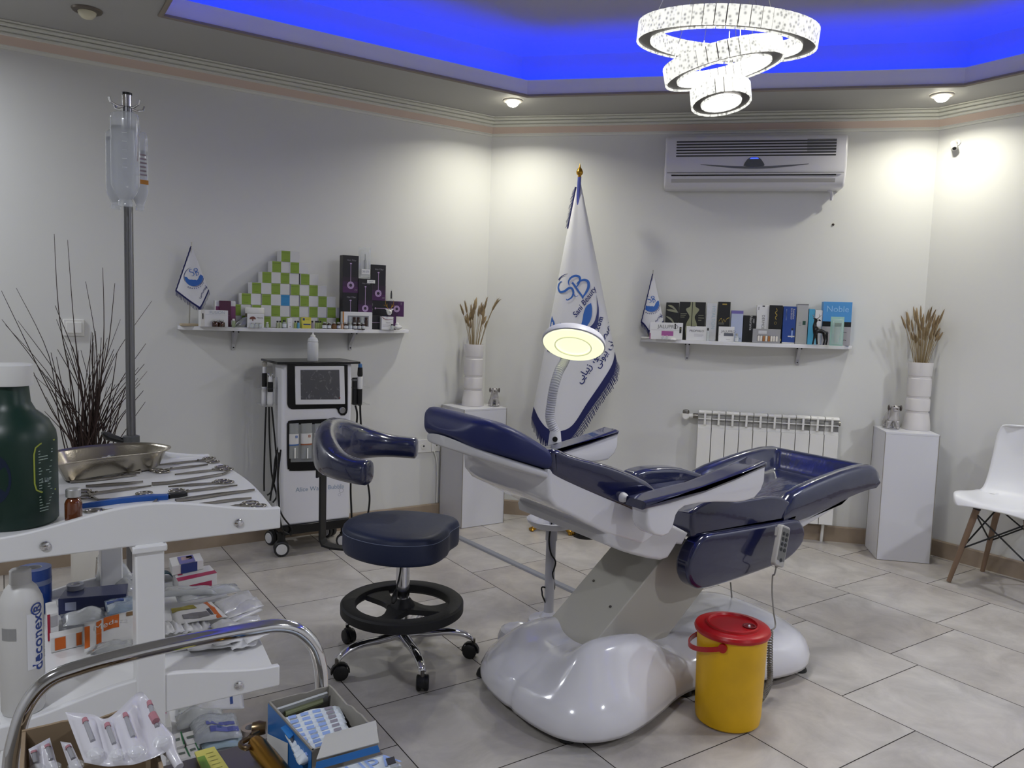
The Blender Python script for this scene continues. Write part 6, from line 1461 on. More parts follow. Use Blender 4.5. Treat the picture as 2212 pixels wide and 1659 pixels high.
for i in range(22):
    z = lz1-.016-i*.0052; x0 = lx0+.008; w_ = rnd.uniform(.018, .034)
    if i in (5, 9, 15): continue
    ln.append(([(x0, z), (x0+w_, z), (x0+w_, z+.0014), (x0, z+.0014)], [(0, 1, 2, 3)]))
cyl_decal(t, 'fine_print', prw, gx, gy, rb_+.0006, ln, af)
vs, fs = text2d('2 Liter', .009); cyl_decal(t, 'lettering', prw, gx, gy, rb_+.0006, [([(x+lx0+.024, z+lz0+.024) for x, z in vs], fs)], af)
dsc = [(.026*math.cos(k*2*PI/32)-.027, TT+.095+.044*math.sin(k*2*PI/32)) for k in range(32)]
cyl_decal(t, 'round_emblem', mat('deep blue print', '#0d1c33', .4), gx, gy, rb_+.0004, [fanpoly(dsc)], af)
jp = aty(42, 905, 2.08); jp.z = TT+.0006
t = thing('globe_jar', 'dark purple glossy globe jar behind the green bottle', 'jar', jp)
MB().lathe([(.034, 0), (.034, .006), (.014, .014), (.014, .040)]+[(.063*math.cos(a), .104+.063*math.sin(a)) for a in [math.radians(-76+k*166/14) for k in range(15)]], jp, 36).build('globe', mat('dark purple glaze', '#2d2138', .12, coat=1), t)
MB().lathe([(.010, .164), (.012, .170), (.006, .176), (.001, .177)], jp, 16).build('knob', mat('dark purple glaze', '#2d2138', .12, coat=1), t)
a0 = aty(159, 1105, 1.60)
t = thing('amber_vial', 'amber medicine vial with a silver cap at the front of the top tray', 'vial', (a0.x, 1.60, TT))
aH = aty(159, 1055, 1.60).z-TT
MB().lathe([(.0135, .0005), (.0145, .003), (.0145, aH*.60), (.012, aH*.70), (.008, aH*.76), (.008, aH*.80)], (a0.x, 1.60, TT), 24).build('glass', mat('amber vial glass', '#5b2a0b', .1, coat=1), t)
MB().lathe([(.0125, aH*.78), (.0128, aH*.97), (.011, aH), (.004, aH+.0004)], (a0.x, 1.60, TT), 24).build('cap', mat('aluminium cap', '#b8b8b6', .35, metal=.7), t)
# ---- kidney dish
dsh = mat('brushed steel', '#a9a294', .27, metal=1, bump=.05, bscale=200)
kr = [atz(x, y, TT+.048) for x, y in [(108, 992), (120, 975), (170, 966), (250, 958), (320, 957), (358, 962), (366, 966), (352, 974), (310, 980), (250, 986), (200, 992), (150, 1000), (120, 1004)]]
kc = cspline([(p.x, p.y) for p in kr], 5); kx = sum(p[0] for p in kc)/len(kc); ky = sum(p[1] for p in kc)/len(kc)
t = thing('kidney_dish', 'stainless steel kidney dish holding a torn packet at the back of the top tray', 'dish', (kx, ky, TT))
def kring(s_, z): return [Vector((kx+(x-kx)*s_, ky+(y-ky)*s_, z)) for x, y in kc]
MB().rings([kring(.02, TT+.0025), kring(.74, TT+.0015), kring(.82, TT+.006), kring(.95, TT+.043), kring(.985, TT+.048), kring(1.02, TT+.049), kring(1.03, TT+.047), kring(1.02, TT+.0455), kring(.985, TT+.045)], cap=False).build('dish', dsh, t, smooth=60, fix=False)
pt_ = Vector((kx-.03, ky-.01, TT+.003))
t = thing('torn_packet', 'crumpled silver and white packet lying in the kidney dish', 'packet', pt_, .3)
mb = MB(); rnd = random.Random(11); mb.grid(lambda i, j: Vector((-.05+.1*i, -.022+.044*j, .018+.014*math.sin(i*7)*math.cos(j*5)+.006*rnd.random())), 8, 5); mb.build('wrapper', mat('silver wrapper', '#b3b1b8', .3, metal=.3), t, world=False, smooth=0, solid=.0008)
mb = MB(); mb.grid(lambda i, j: Vector((.02+.035*i, -.008+.016*j, .032+.006*math.sin(i*4))), 4, 2); mb.build('dark_patch', mat('dark patch', '#2a2a2c', .4), t, world=False, smooth=0, solid=.0006)
# ---- instruments, laid out on the tray cloth-free
ins = mat('instrument steel', '#8f8a82', .25, metal=1)
zi = TT+.0035
def zI(x, y): return (x/3.456, 760+y/3.456)
def I(x, y, dz=0): return atz(*zI(x, y), zi+dz)
def strip(mb, pts, wds, th=.0022):
    P = [I(*p) for p in pts]; R = []
    for i, p in enumerate(P):
        d = (P[min(i+1, len(P)-1)]-P[max(i-1, 0)]).normalized(); q = Vector((-d.y, d.x, 0)); w = wds[i] if isinstance(wds, (list, tuple)) else wds
        R.append([p+q*w+Z3*th, p-q*w+Z3*th, p-q*w-Z3*th*.8, p+q*w-Z3*th*.8])
    return mb.rings(R)
def ringh(mb, x, y, ra=.0125, rb_=.0155, an=0):
    c = I(x, y); n = 20; pts = []
    for k in range(n+1):
        a = k*2*PI/n; v = Vector((rb_*math.cos(a), ra*math.sin(a), 0)); pts.append(c+Matrix.Rotation(an, 3, 'Z') @ v)
    return mb.tube(pts, .0022, 8, cap=False)
def tool(nm, label, cat, org):
    o = I(*org); o.z = TT; return thing(nm, label, cat, o)
def scissor(nm, label, rings, joint, tip, an=0, wj=.0035):
    t = tool(nm, label, 'scissors', joint)
    for k, (x, y) in enumerate(rings):
        mb = MB(); ringh(mb, x, y, an=an)
        jx, jy = joint; mx = (x+jx)/2; my = (y+jy)/2
        d = (I(jx, jy)-I(x, y)); d.z = 0; e_ = I(x, y)+d.normalized()*.014
        R = [e_, e_.lerp(I(jx, jy), .5), I(jx, jy), I(jx, jy).lerp(I(*tip), .5)+Z3*(.0012*(k*2-1)), I(*tip)]
        ws = [.0022, .0024, wj, .0026, .0005]; RR = []
        for i, p in enumerate(R):
            dd = (R[min(i+1, 4)]-R[max(i-1, 0)]).normalized(); q = Vector((-dd.y, dd.x, 0)); RR.append([p+q*ws[i]+Z3*.0016, p-q*ws[i]+Z3*.0016, p-q*ws[i]-Z3*.0016, p+q*ws[i]-Z3*.0016])
        mb.rings(RR); mb.build('blade', ins, t, smooth=50)
    j = I(*joint); MB().cyl(j-Z3*.002, j+Z3*.0035, .0028, n=12).build('pivot', ins, t)
    return t
def tweezers(nm, label, pts, w0, gap=.004, m_=None):
    t = tool(nm, label, 'tweezers', pts[0])
    for s_ in (-1, 1):
        P = [I(*p) for p in pts]; n = len(P); R = []
        for i, p in enumerate(P):
            d = (P[min(i+1, n-1)]-P[max(i-1, 0)]).normalized(); q = Vector((-d.y, d.x, 0)); f = i/(n-1)
            w = w0*(1-f*.75); off = q*s_*gap*math.sin(PI*min(f*1.05, 1))**.8; RR = p+off
            R.append([RR+q*w*.5+Z3*.002, RR-q*w*.5+Z3*.002, RR-q*w*.5-Z3*.002, RR+q*w*.5-Z3*.002])
        MB().rings(R).build('arm', m_ or ins, t, smooth=30)
    return t
scissor('hemostat', 'long thin hemostat reaching from the kidney dish rim to the far right', [(1560, 795), (1588, 820)], (1480, 812), (1130, 850))
scissor('hemostat', 'hemostat with its rings beside the kidney dish and tip pointing right', [(1170, 885), (1215, 894)], (1280, 872), (1552, 842))
scissor('scissors', 'small scissors pointing left, behind the flat broad forceps', [(1655, 858), (1690, 876)], (1590, 882), (1305, 916))
scissor('scissors', 'scissors pointing left just in front of the flat broad forceps', [(1655, 963), (1690, 972)], (1590, 980), (1255, 1006))
scissor('hemostat', 'needle holder with rings behind the amber vial pointing right', [(618, 1040), (630, 1085)], (720, 1052), (1130, 1000))
t = tool('forceps', 'long flat broad forceps across the middle of the instruments', 'forceps', (1135, 985)); mb = MB(); strip(mb, [(1132, 985), (1250, 978), (1450, 948), (1620, 920), (1660, 912)], [.0075, .007, .0055, .004, .0035]); mb.build('handle', ins, t, smooth=30)
mb = MB(); strip(mb, [(1655, 914), (1685, 905), (1712, 888)], [.0032, .0026, .001]); mb.build('bent_tip', ins, t, smooth=30)
tweezers('tweezers', 'slim tweezers lying furthest back in front of the kidney dish', [(560, 936), (720, 925), (900, 906), (1055, 892)], .006)
t = tool('spreader', 'dark broad tweezers with a leaf-shaped grip in front of the slim pair', 'tweezers', (525, 970)); mb = MB(); strip(mb, [(525, 972), (560, 968), (700, 955), (830, 940), (910, 928)], [.002, .006, .008, .0075, .004]); mb.build('grip', ins, t, smooth=30)
mb = MB(); strip(mb, [(905, 926), (960, 905), (1045, 905)], [.003, .0025, .001]); strip(mb, [(905, 930), (960, 926), (1018, 918)], [.003, .0025, .001]); mb.build('tips', ins, t, smooth=30)
tweezers('tweezers', 'fine tweezers in front of the leaf-shaped dark pair', [(640, 1002), (780, 992), (930, 982), (1068, 968)], .006)
t = tool('curved_clamp', 'curved clamp bent like a hook between amber vial and blue probe', 'clamp', (720, 1100)); mb = MB(); strip(mb, [(655, 1045), (690, 1085), (730, 1105), (830, 1102), (960, 1088), (1030, 1075)], .0022); mb.build('shank', ins, t, smooth=50)
mb = MB(); ringh(mb, 1075, 1055, an=.1); mb.build('finger_ring', ins, t)
bl = mat('blue handle', '#1d4f9a', .35)
t = tool('cautery_probe', 'bright blue probe with a black connector lying across the front', 'probe', (930, 1110)); mb = MB(); strip(mb, [(605, 1156), (700, 1143), (900, 1112), (1130, 1090), (1258, 1086)], [.002, .006, .0105, .012, .010], .006); mb.build('handle', bl, t, smooth=30, bevel=.002)
mb = MB(); strip(mb, [(1255, 1080), (1320, 1072), (1395, 1062)], [.009, .010, .006], .006); mb.build('connector', blk, t, smooth=30, bevel=.002)
mb = MB(); strip(mb, [(605, 1157), (550, 1164), (485, 1165)], .0012, .001); mb.build('wire', steel, t)
tweezers('tweezers', 'large tweezers with two spread tips beside the black connector', [(1312, 1108), (1450, 1090), (1640, 1062), (1900, 1030)], .012, .006)
scissor('scissors', 'scissors with a flat ring near the black connector pointing right', [(1320, 1035), (1335, 1050)], (1400, 1040), (1772, 996))
scissor('scissors', 'short curved scissors at the front right corner of the tray', [(1868, 1128), (1925, 1150)], (1800, 1145), (1715, 1156))
t = tool('spatula', 'thin pointed spatula in front of the large spread tweezers', 'spatula', (1640, 1118)); mb = MB(); strip(mb, [(1460, 1140), (1560, 1130), (1680, 1112), (1780, 1100), (1878, 1092)], [.0015, .003, .0045, .0035, .0008]); mb.build('blade', ins, t, smooth=30)
t = tool('bent_hook', 'thin hook with finger ring and an upturned end at the tray front', 'hook', (900, 1172)); mb = MB(); ringh(mb, 702, 1185, .009, .017); mb.build('finger_ring', ins, t)
mb = MB(); strip(mb, [(765, 1185), (900, 1172), (1060, 1158), (1125, 1148), (1150, 1125), (1172, 1103)], .0018); mb.build('shank', ins, t, smooth=50)
t = tool('ring_curette', 'small ring handle peeking over the wavy board edge', 'curette', (1265, 1136)); mb = MB(); ringh(mb, 1265, 1137, .007, .017); mb.build('ring', ins, t)
mb = MB(); strip(mb, [(1215, 1142), (1160, 1150)], .0018); mb.build('shank', ins, t)
# ================================================================== DRIP STAND
IX, IY = .310, 2.47
t = thing('drip_stand', 'steel drip stand pole rising behind the trolley', 'drip stand', (IX, IY, 0))
def iz(py): return aty(0, 0, IY).z*0+(lambda q: q)(atp(proj((IX, IY, 1))[0], py, (IX, IY, 0), IX*IX+IY*IY).z)
st_ = mat('satin pole steel', '#77777a', .3, metal=1)
MB().cyl((IX, IY, .08), (IX, IY, iz(950)), .0165, n=20).build('lower_pole', st_, t)
MB().lathe([(.016, iz(958)), (.023, iz(956)), (.023, iz(942)), (.016, iz(940))], (IX, IY, 0), 20).build('clamp_collar', mat('grey plastic', '#4d4e50', .4), t)
MB().cyl((IX, IY, iz(945)), (IX, IY, iz(232)), .0125, n=20).build('upper_pole', st_, t)
MB().cyl((IX, IY, iz(234)), (IX, IY, iz(205)), .0125, n=20).build('pole_head', chrome, t)
MB().lathe([(.0135, iz(207)), (.0135, iz(202)), (.001, iz(201))], (IX, IY, 0), 20).build('cap', blk, t)
kn = MB(); kn.tube([(IX-.02, IY, iz(952)), (IX-.06, IY, iz(940)), (IX-.075, IY-.01, iz(930))], [.008, .012, .005], 10); kn.build('clamp_knob', blk, t)
for k in range(5):
    a = k*2*PI/5+.3; d = Vector((math.cos(a), math.sin(a), 0))
    l_ = MB().tube([Vector((IX, IY, .10)), Vector((IX, IY, .085))+d*.1, Vector((IX, IY, .055))+d*.22], [.014, .012, .010], 10).build('leg', st_, t)
    MB().lathe([(.024, -.012), (.024, .012)], Vector((IX, IY, .0245))+d*.22, 16, ax=(-d.y, d.x, 0)).build('caster', blk, l_)
for k in range(4):
    a = k*PI/2+.5; d = Vector((math.cos(a), math.sin(a), 0)); z = iz(232)
    MB().tube([Vector((IX, IY, z)), Vector((IX, IY, z-.004))+d*.03, Vector((IX, IY, z+.002))+d*.05, Vector((IX, IY, z+.014))+d*.055], .003, 8).build('hook', chrome, t)
# infusion bottles hanging round the head
bagm = mat('infusion plastic', '#dfe3ea', .12, alpha=.42, coat=.6); liq = mat('infusion fluid', '#d3d6dd', .1, alpha=.5)
def bag(label, pxl, pxr, pyt, pyb, dy, rz, fill, extra=None):
    y = IY+dy; a_, b_ = aty(pxl, (pyt+pyb)/2, y), aty(pxr, (pyt+pyb)/2, y); zt2, zb2 = aty((pxl+pxr)/2, pyt, y).z, aty((pxl+pxr)/2, pyb, y).z
    w_ = (b_.x-a_.x)/2/.83; H = zt2-zb2; c = (a_+b_)/2
    t = thing('infusion_bottle', label, 'infusion bottle', (c.x, y, zb2), rz, 'infusion bottles on the drip stand')
    def ring(s_, z, ww=1): return [Vector((w_*ww*s_*math.copysign(abs(math.cos(k*2*PI/28))**.75, math.cos(k*2*PI/28)), w_*.62*s_*math.copysign(abs(math.sin(k*2*PI/28))**.75, math.sin(k*2*PI/28)), z)) for k in range(28)]
    pr = [(.50, 0), (.52, .055), (.46, .06), (.46, .075), (.55, .09), (.80, .15), (.97, .21), (1.0, .26), (1.0, .90), (.94, .965), (.6, .99), (.1, 1.0)]
    MB().rings([ring(s_, z*H) for s_, z in pr]).build('bottle_body', bagm, t, world=False, smooth=60)
    fl_ = [(.40, .10), (.72, .15), (.90, .21), (.93, .26), (.93, fill)]
    MB().rings([ring(s_, z*H) for s_, z in fl_]).build('fluid', liq, t, world=False, smooth=60)
    MB().rings([ring(.96, fill*H), ring(.96, (fill+.035)*H)]).build('fluid_line', mat('fluid line', '#8f9196', .2, alpha=.8), t, world=False, smooth=60)
    for q_ in extra or []: q_(t, w_, H)
    return t
def lab1(t, w_, H):
    mb = MB()
    lettering(mb, 'Dextrose', (w_*.93, -w_*.25, H*.62), (0, -.12, -1), (1*.3, -.3, 0), H*.075); mb.build('lettering', mat('rust red print', '#9a4a44', .5), t, world=False, smooth=0, fix=False)
    for i in range(5): MB().box((w_*.1, -w_*.625, H*(.40+.09*i)), (w_*.35, .0006, .0016)).build('scale_mark', mat('scale white', '#d5d8dd', .4), t, world=False, smooth=0)
def lab2(t, w_, H):
    MB().box((w_*.25, -w_*.625, H*.36), (w_*1.2, .0006, H*.055)).build('orange_band', mat('orange band', '#b8781f', .4), t, world=False, smooth=0)
    for i in range(6): MB().box((w_*.2, -w_*.625, H*(.45+.05*i)), (w_*(.9-.1*(i % 3)), .0006, H*.02)).build('fine_print', mat('mauve print', '#8d7f8b', .5), t, world=False, smooth=0)
bag('front clear infusion bottle hanging before the stand pole, nearly full', 244, 297, 240, 446, -.055, -.35, .80, [lab1])
bag('clear infusion bottle with an orange band hanging right of the pole', 286, 317, 284, 455, -.01, .2, .72, [lab2])
bag('clear infusion bottle half hidden at the left of the pole', 232, 268, 280, 452, .045, -.2, .86)
# ================================================================== TWIGS
twm = mat('dark brown twig', '#33231f', .7, var=.3, vscale=8)
PX, PY = aty(195, 985, 3.93).x, 3.93
t = thing('twig_vase', 'tall spray of dark bare twigs standing on the floor by the left wall', 'twigs', (PX, PY, 0))
MB().lathe([(.075, 0), (.085, .02), (.085, .2), (.08, .38), (.075, .46), (.08, .50), (.072, .50), (.065, .40), (.02, .38)], (PX, PY, 0), 28).build('pot', mat('white pot', '#d9d6cf', .4), t)
rnd = random.Random(21)
tips = [(117, 505), (146, 518), (222, 578), (35, 622), (3, 628), (119, 660), (185, 608), (248, 612), (328, 650), (315, 742), (318, 802), (4, 690), (12, 702), (122, 690), (38, 692), (206, 715), (232, 730), (260, 690), (314, 868), (72, 810), (312, 786)]
tips2 = list(tips)
while len(tips2) < 92:
    x = rnd.gauss(195, 62); h = rnd.uniform(90, 250)*(1-.25*abs(x-195)/130)
    if 55 < x < 325: tips2.append((x, 965-h))
mbs = 0
for i, (x, y) in enumerate(tips2):
    dyy = rnd.uniform(-.10, .10); bx_ = PX+rnd.uniform(-.06, .06); by_ = PY+rnd.uniform(-.05, .05)
    tp = aty(x, y, PY+dyy); b0 = Vector((bx_, by_, .44)); lean = (tp.x-bx_)
    b1 = Vector((bx_+lean*.18+rnd.uniform(-.02, .02), by_+dyy*.3, .44+(tp.z-.44)*.33)); b2 = Vector((bx_+lean*.52+rnd.uniform(-.03, .03), by_+dyy*.7, .44+(tp.z-.44)*.68))
    k_ = rnd.uniform(.8, 1.2)*(1.15 if i > 20 else 1)
    pts = spline([b0, b1, b2, tp], 5)
    MB().tube(pts, [.0036*k_*(1-.72*j/(len(pts)-1)) for j in range(len(pts))], 5).build('twig', twm, t, fix=False)
# ================================================================== ON THE MIDDLE TRAY
MZ = TZ[1]+.0008
def zT(x, y): return (x/3.072, 1120+y/3.072)
def Tm(x, y, z): return atz(*zT(x, y), z)
def block(label, top, ztop, zbot, m_, name='carton', cat='box', prints=(), grp=None, bev=.0012, topprints=()):
    """carton with a traced top face; prints on the front face between top[3] and top[2]"""
    P = [Tm(x, y, ztop) for x, y in top]; c = sum(P, Vector())/4
    t = thing(name, label, cat, (c.x, c.y, zbot), 0, grp)
    MB().rings([[Vector((p.x, p.y, zbot)) for p in P], P]).build('box', m_, t, smooth=0, bevel=bev)
    a_, b_ = P[3], P[2]; n = (Vector((b_.y-a_.y, a_.x-b_.x, 0))).normalized(); n = n if n.y < 0 else -n
    for u0, v0, u1, v1, pm in prints:
        q = lambda u, v: a_.lerp(b_, u)*1+Z3*((zbot-ztop)*(1-v))+n*.0008
        MB().quad(q(u0, v0), q(u1, v0), q(u1, v1), q(u0, v1)).build('print', pm, t, smooth=0, fix=False)
    for u0, v0, u1, v1, pm in topprints:
        q = lambda u, v: P[3].lerp(P[2], u).lerp(P[0].lerp(P[1], u), v)+Z3*.0008
        MB().quad(q(u0, v0), q(u1, v0), q(u1, v1), q(u0, v1)).build('print', pm, t, smooth=0, fix=False)
    return t, P
def packet(label, quad, z, m_, name='packet', cat='packet', prints=(), grp=None, puff=.006, zs=None, seed=1, text=None):
    """soft flat packet traced by its four corners, lying at height z (zs: heights of the corners)"""
    zs = zs or (z,)*4; P = [Tm(x, y, zz) for (x, y), zz in zip(quad, zs)]; c = sum(P, Vector())/4; rnd = random.Random(seed*7+3)
    t = thing(name, label, cat, (c.x, c.y, c.z-.001), 0, grp)
    ph = [rnd.uniform(0, 6) for _ in range(4)]
    def f(i, j, e=0):
        p = P[3].lerp(P[2], i).lerp(P[0].lerp(P[1], i), j); w = (math.sin(PI*i)*math.sin(PI*j))**.5 if 0 < i < 1 and 0 < j < 1 else 0
        return p+Z3*(w*puff*(1+.25*math.sin(i*9+ph[0])+.25*math.sin(j*8+ph[1]))+.0015*math.sin(i*14+ph[2])*math.sin(j*11+ph[3])+e)
    mb = MB(); mb.grid(f, 10, 7); mb.build('wrapper', m_, t, smooth=70, solid=.0012, fix=False)
    for u0, v0, u1, v1, pm in prints:
        mb = MB(); mb.grid(lambda i, j: f(u0+(u1-u0)*i, v0+(v1-v0)*j, .0013), 5, 4); mb.build('print', pm, t, smooth=0, fix=False)
    if text:
        body, u, v, size, tm_ = text; vs, fs = text2d(body, 1.0); L_ = (P[2]-P[3]).length
        mb = MB(); mb.add([f(u+x*size/L_, v+y*size/(P[0]-P[3]).length, .0018) for x, y in vs], fs); mb.build('lettering', tm_, t, smooth=0, fix=False)
    return t
clr = mat('packet film', '#c9ccce', .18, coat=1, alpha=.75, bump=.5, bscale=60, bdist=.004); clr2 = mat('packet paper film', '#d3d3d5', .3, coat=.6, bump=.4, bscale=50, bdist=.004)
org_ = mat('orange print', '#c4601c', .45); navyb = mat('navy carton', '#1a2450', .35, coat=.5); wpp = mat('packet white', '#d5d4d3', .45); olv = mat('olive print', '#8a7a2c', .5)
# disinfectant bottle with blue lettering
c = aty(50, 1480, 1.605); dx_ = c.x; dy_ = 1.61
dz = lambda y: aty(50, 1120+y/3.072, dy_-.03).z
r_ = aty(101, 1400, dy_).x-dx_
t = thing('cleaner_bottle', 'white plastic bottle with upright blue lettering at the left of the middle tray', 'bottle', (dx_, dy_, MZ))
pwm = mat('milky white plastic', '#c9c8c6', .4)
r_ *= .92
MB().lathe([(r_*.94, MZ), (r_, MZ+.006), (r_, dz(600)), (r_*.95, dz(560)), (r_*.72, dz(490)), (r_*.50, dz(458)), (r_*.47, dz(455))], (dx_, dy_, 0), 40).build('bottle_body', pwm, t)
MB().lathe([(r_*.47, dz(470)), (r_*.50, dz(462)), (r_*.49, dz(372)), (r_*.44, dz(365)), (.001, dz(363))], (dx_, dy_, 0), 32).build('cap', mat('cap grey white', '#b9b8b7', .5), t)
ad = math.atan2(-dy_, -dx_); z0, z1 = dz(1010), dz(640); X0_ = r_*.22; X1_ = r_*.95
cyl_decal(t, 'label_band', mat('label white clean', '#d9dade', .4), dx_, dy_, r_+.0005, [([(X0_+(X1_-X0_)*i/6, z) for i in range(7) for z in (z0, z1)], [(2*i, 2*i+2, 2*i+3, 2*i+1) for i in range(6)])], ad)
vs, fs = text2d('deconex\u00ae', .030, bold=.0004); cyl_decal(t, 'lettering', mat('label blue', '#27418a', .45), dx_, dy_, r_+.001, [([(X0_+.020-y, (z0+z1)/2+.006+x) for x, y in vs], fs)], ad)
vs, fs = text2d('ENZYMATIC CLEANER', .008); cyl_decal(t, 'lettering', mat('label grey', '#8f93a0', .45), dx_, dy_, r_+.001, [([(X0_+.040-y, (z0+z1)/2+x) for x, y in vs], fs)], ad)
cyl_decal(t, 'label_square', mat('label blue', '#27418a', .45), dx_, dy_, r_+.001, [([(X0_+.014, z0+.012), (X0_+.022, z0+.012), (X0_+.022, z0+.020), (X0_+.014, z0+.020)], [(0, 1, 2, 3)])], ad)
cyl_decal(t, 'grey_band', mat('band grey', '#8e8e8e', .45), dx_, dy_, r_+.0006, [([(-r_*1.0+r_*.75*i/5, z) for i in range(6) for z in (dz(800), dz(720))], [(2*i, 2*i+2, 2*i+3, 2*i+1) for i in range(5)])], ad)
# roll of blue tape
p = Tm(225, 440, MZ+.002); p = Vector((aty(73, 1240, 2.12).x, 2.12, MZ))
t = thing('tape_roll', 'blue roll of tape standing on end at the back left of the middle tray', 'tape roll', p)
MB().lathe([(.016, .001), (.037, .001), (.037, .108), (.016, .108), (.016, .001)], p, 32, cap=False).build('roll', mat('blue tape', '#1f3f86', .3, coat=.4), t)
MB().lathe([(.0375, .070), (.0375, .082)], p, 32, cap=False).build('stripe', mat('slate stripe', '#6d7794', .4), t)
MB().lathe([(.0155, .0), (.0155, .1085), (.0175, .1085), (.0175, .0)], p, 24, cap=False).build('core', mat('core grey', '#8d8d90', .5), t)
block('dark navy carton in clinging film in the middle of the middle tray', [(432, 470), (850, 430), (840, 500), (385, 535)], MZ+.040, MZ, navyb, prints=[(.10, .25, .26, .75, mat('barcode pale', '#9aa0b8', .5))])
p = Tm(500, 455, MZ+.045)
t = thing('tape_roll', 'small grey roll of tape lying on the navy carton', 'tape roll', (p.x, p.y, MZ+.0405))
MB().lathe([(.010, .0), (.019, .0), (.019, .012), (.010, .012), (.010, 0)], (p.x, p.y, MZ+.0405), 24, cap=False).build('roll', mat('grey tape', '#8d8f98', .3, alpha=.9), t)
MB().lathe([(.0095, .0), (.0095, .0125)], (p.x, p.y, MZ+.0405), 20, cap=False).build('core', wpp, t)
block('upright white carton with red edge bars beside the cleaner bottle', [(300, 560), (372, 545), (388, 620), (312, 640)], MZ+.060, MZ, wpp, prints=[(.0, .0, .25, 1, mat('crimson bar', '#a3243a', .45)), (.3, .5, .9, .9, mat('grey print pale', '#a9a7ab', .5))])
block('small white carton with an orange patch and stripe, front left', [(330, 760), (548, 715), (552, 745), (336, 795)], MZ+.033, MZ, wpp, prints=[(.12, .12, .45, .92, org_), (.78, .1, .95, .95, org_)], name='pill_carton')
packet('white orange-striped pouch with a big orange panel beside the trolley post', [(560, 700), (905, 600), (905, 800), (562, 890)], 0, wpp, zs=(MZ+.045, MZ+.052, MZ+.012, MZ+.006), prints=[(.0, .1, .10, .85, org_), (.22, .1, .32, .9, org_), (.36, .42, .66, .95, org_), (.8, .78, .96, .92, mat('brown print', '#7d6240', .5))], text=('Medspa', .51, .66, .022, wpp), seed=2)
packet('light blue printed pouch leaning behind the orange striped pouch', [(690, 545), (905, 510), (905, 610), (712, 640)], MZ+.036, mat('pale blue film', '#8fa2b8', .25, coat=1, bump=.4, bscale=60, bdist=.003), prints=[(.05, .6, .6, .8, mat('deep blue line', '#2f4a8a', .5))], seed=3)
packet('crumpled clear bag behind the navy carton at the back of the middle tray', [(640, 260), (760, 240), (900, 400), (630, 415)], MZ+.03, clr, puff=.03, seed=4)
packet('clear sachets heap between navy carton and trolley post', [(700, 400), (900, 370), (905, 470), (840, 490)], MZ+.02, clr, puff=.012, seed=5)
packet('clear film bundle lying before the navy carton', [(400, 640), (690, 590), (700, 660), (420, 720)], MZ+.022, clr, puff=.014, seed=6)
block('white carton with a magenta band right of the trolley post', [(1142, 352), (1390, 308), (1440, 362), (1182, 420)], MZ+.036, MZ, wpp, topprints=[(0, 0, 1, .32, mat('magenta band', '#a2264e', .45)), (.08, .5, .2, .9, mat('magenta band', '#a2264e', .45))], prints=[(.28, .1, .86, .55, mat('magenta band', '#a2264e', .45))], name='medicine_carton')
block('white carton with purple picture lying on the magenta banded one', [(1122, 262), (1325, 228), (1350, 275), (1140, 318)], MZ+.062, MZ+.0368, wpp, topprints=[(.25, .0, .75, .9, mat('violet picture', '#6a66a0', .45)), (.35, .4, .7, .8, mat('skin tone print', '#b99a8e', .5))], prints=[(.28, .0, .8, 1, mat('navy print', '#2a3a78', .5))], name='medicine_carton')
t = thing('bandage_clip', 'curved teal strap beside the magenta banded carton', 'strap', Tm(1100, 450, MZ))
mb = MB(); R = []
for k in range(9):
    a = PI*.15+k*PI*.9/8; p = Tm(1100, 440, MZ+.004)+Vector((.020*math.cos(a), .010, .030*math.sin(a)))
    R.append([p+Vector((0, -.012, 0)), p+Vector((0, .012, 0)), p+Vector((.003*math.cos(a), .012, .003*math.sin(a))), p+Vector((.003*math.cos(a), -.012, .003*math.sin(a)))])
mb.rings(R); mb.build('strap', mat('teal strap', '#1d4a5c', .4), t)
packet('long clear syringe sleeve across the back behind the olive card', [(1050, 470), (1420, 455), (1440, 500), (1050, 525)], MZ+.03, clr, puff=.012, seed=7)
packet('clear syringe sleeve overlapping the tray edge, behind the olive card', [(1160, 505), (1560, 430), (1600, 480), (1180, 560)], MZ+.022, clr, puff=.012, seed=8)
packet('white packet with an olive bar and orange edge right of the post', [(1128, 603), (1400, 555), (1512, 655), (1150, 705)], MZ+.034, wpp, prints=[(.02, .62, .55, .97, olv), (.80, .0, .90, 1, org_), (.2, .12, .7, .40, mat('dark text bars', '#77757a', .5)), (.72, .15, .78, .5, mat('barcode dark', '#44434a', .5))], seed=9)
for i, (q_, z, s_) in enumerate(([[(1400, 560), (1640, 470), (1700, 540), (1480, 640)], .030, 10], [[(1450, 600), (1700, 520), (1752, 580), (1500, 670)], .026, 11], [[(1480, 640), (1720, 570), (1745, 610), (1520, 700)], .020, 12], [[(1500, 690), (1715, 640), (1730, 672), (1520, 740)], .014, 13], [[(1390, 710), (1500, 660), (1600, 700), (1440, 760)], .028, 14])):
    packet(['paper sachet at the back of the fan at the tray right edge', 'second paper sachet of the fan at the tray right edge', 'third paper sachet of the fan, jutting over the right edge', 'lowest paper sachet of the fan at the right edge', 'sachet with a dark slit in front of the olive card'][i], q_, MZ+z, clr2, seed=s_, grp='paper sachets on the middle tray')
for i in range(5):
    x = 1062+i*62; y = 690+(-4)*i
    packet(f'upright folded sachet beside the trolley post, {ORD[i]} from the post', [(x, y), (x+60, y-6), (x+105, y+60), (x+25, y+85)], MZ+.032-.003*i, clr2, seed=20+i, puff=.008, grp='folded sachets by the post')
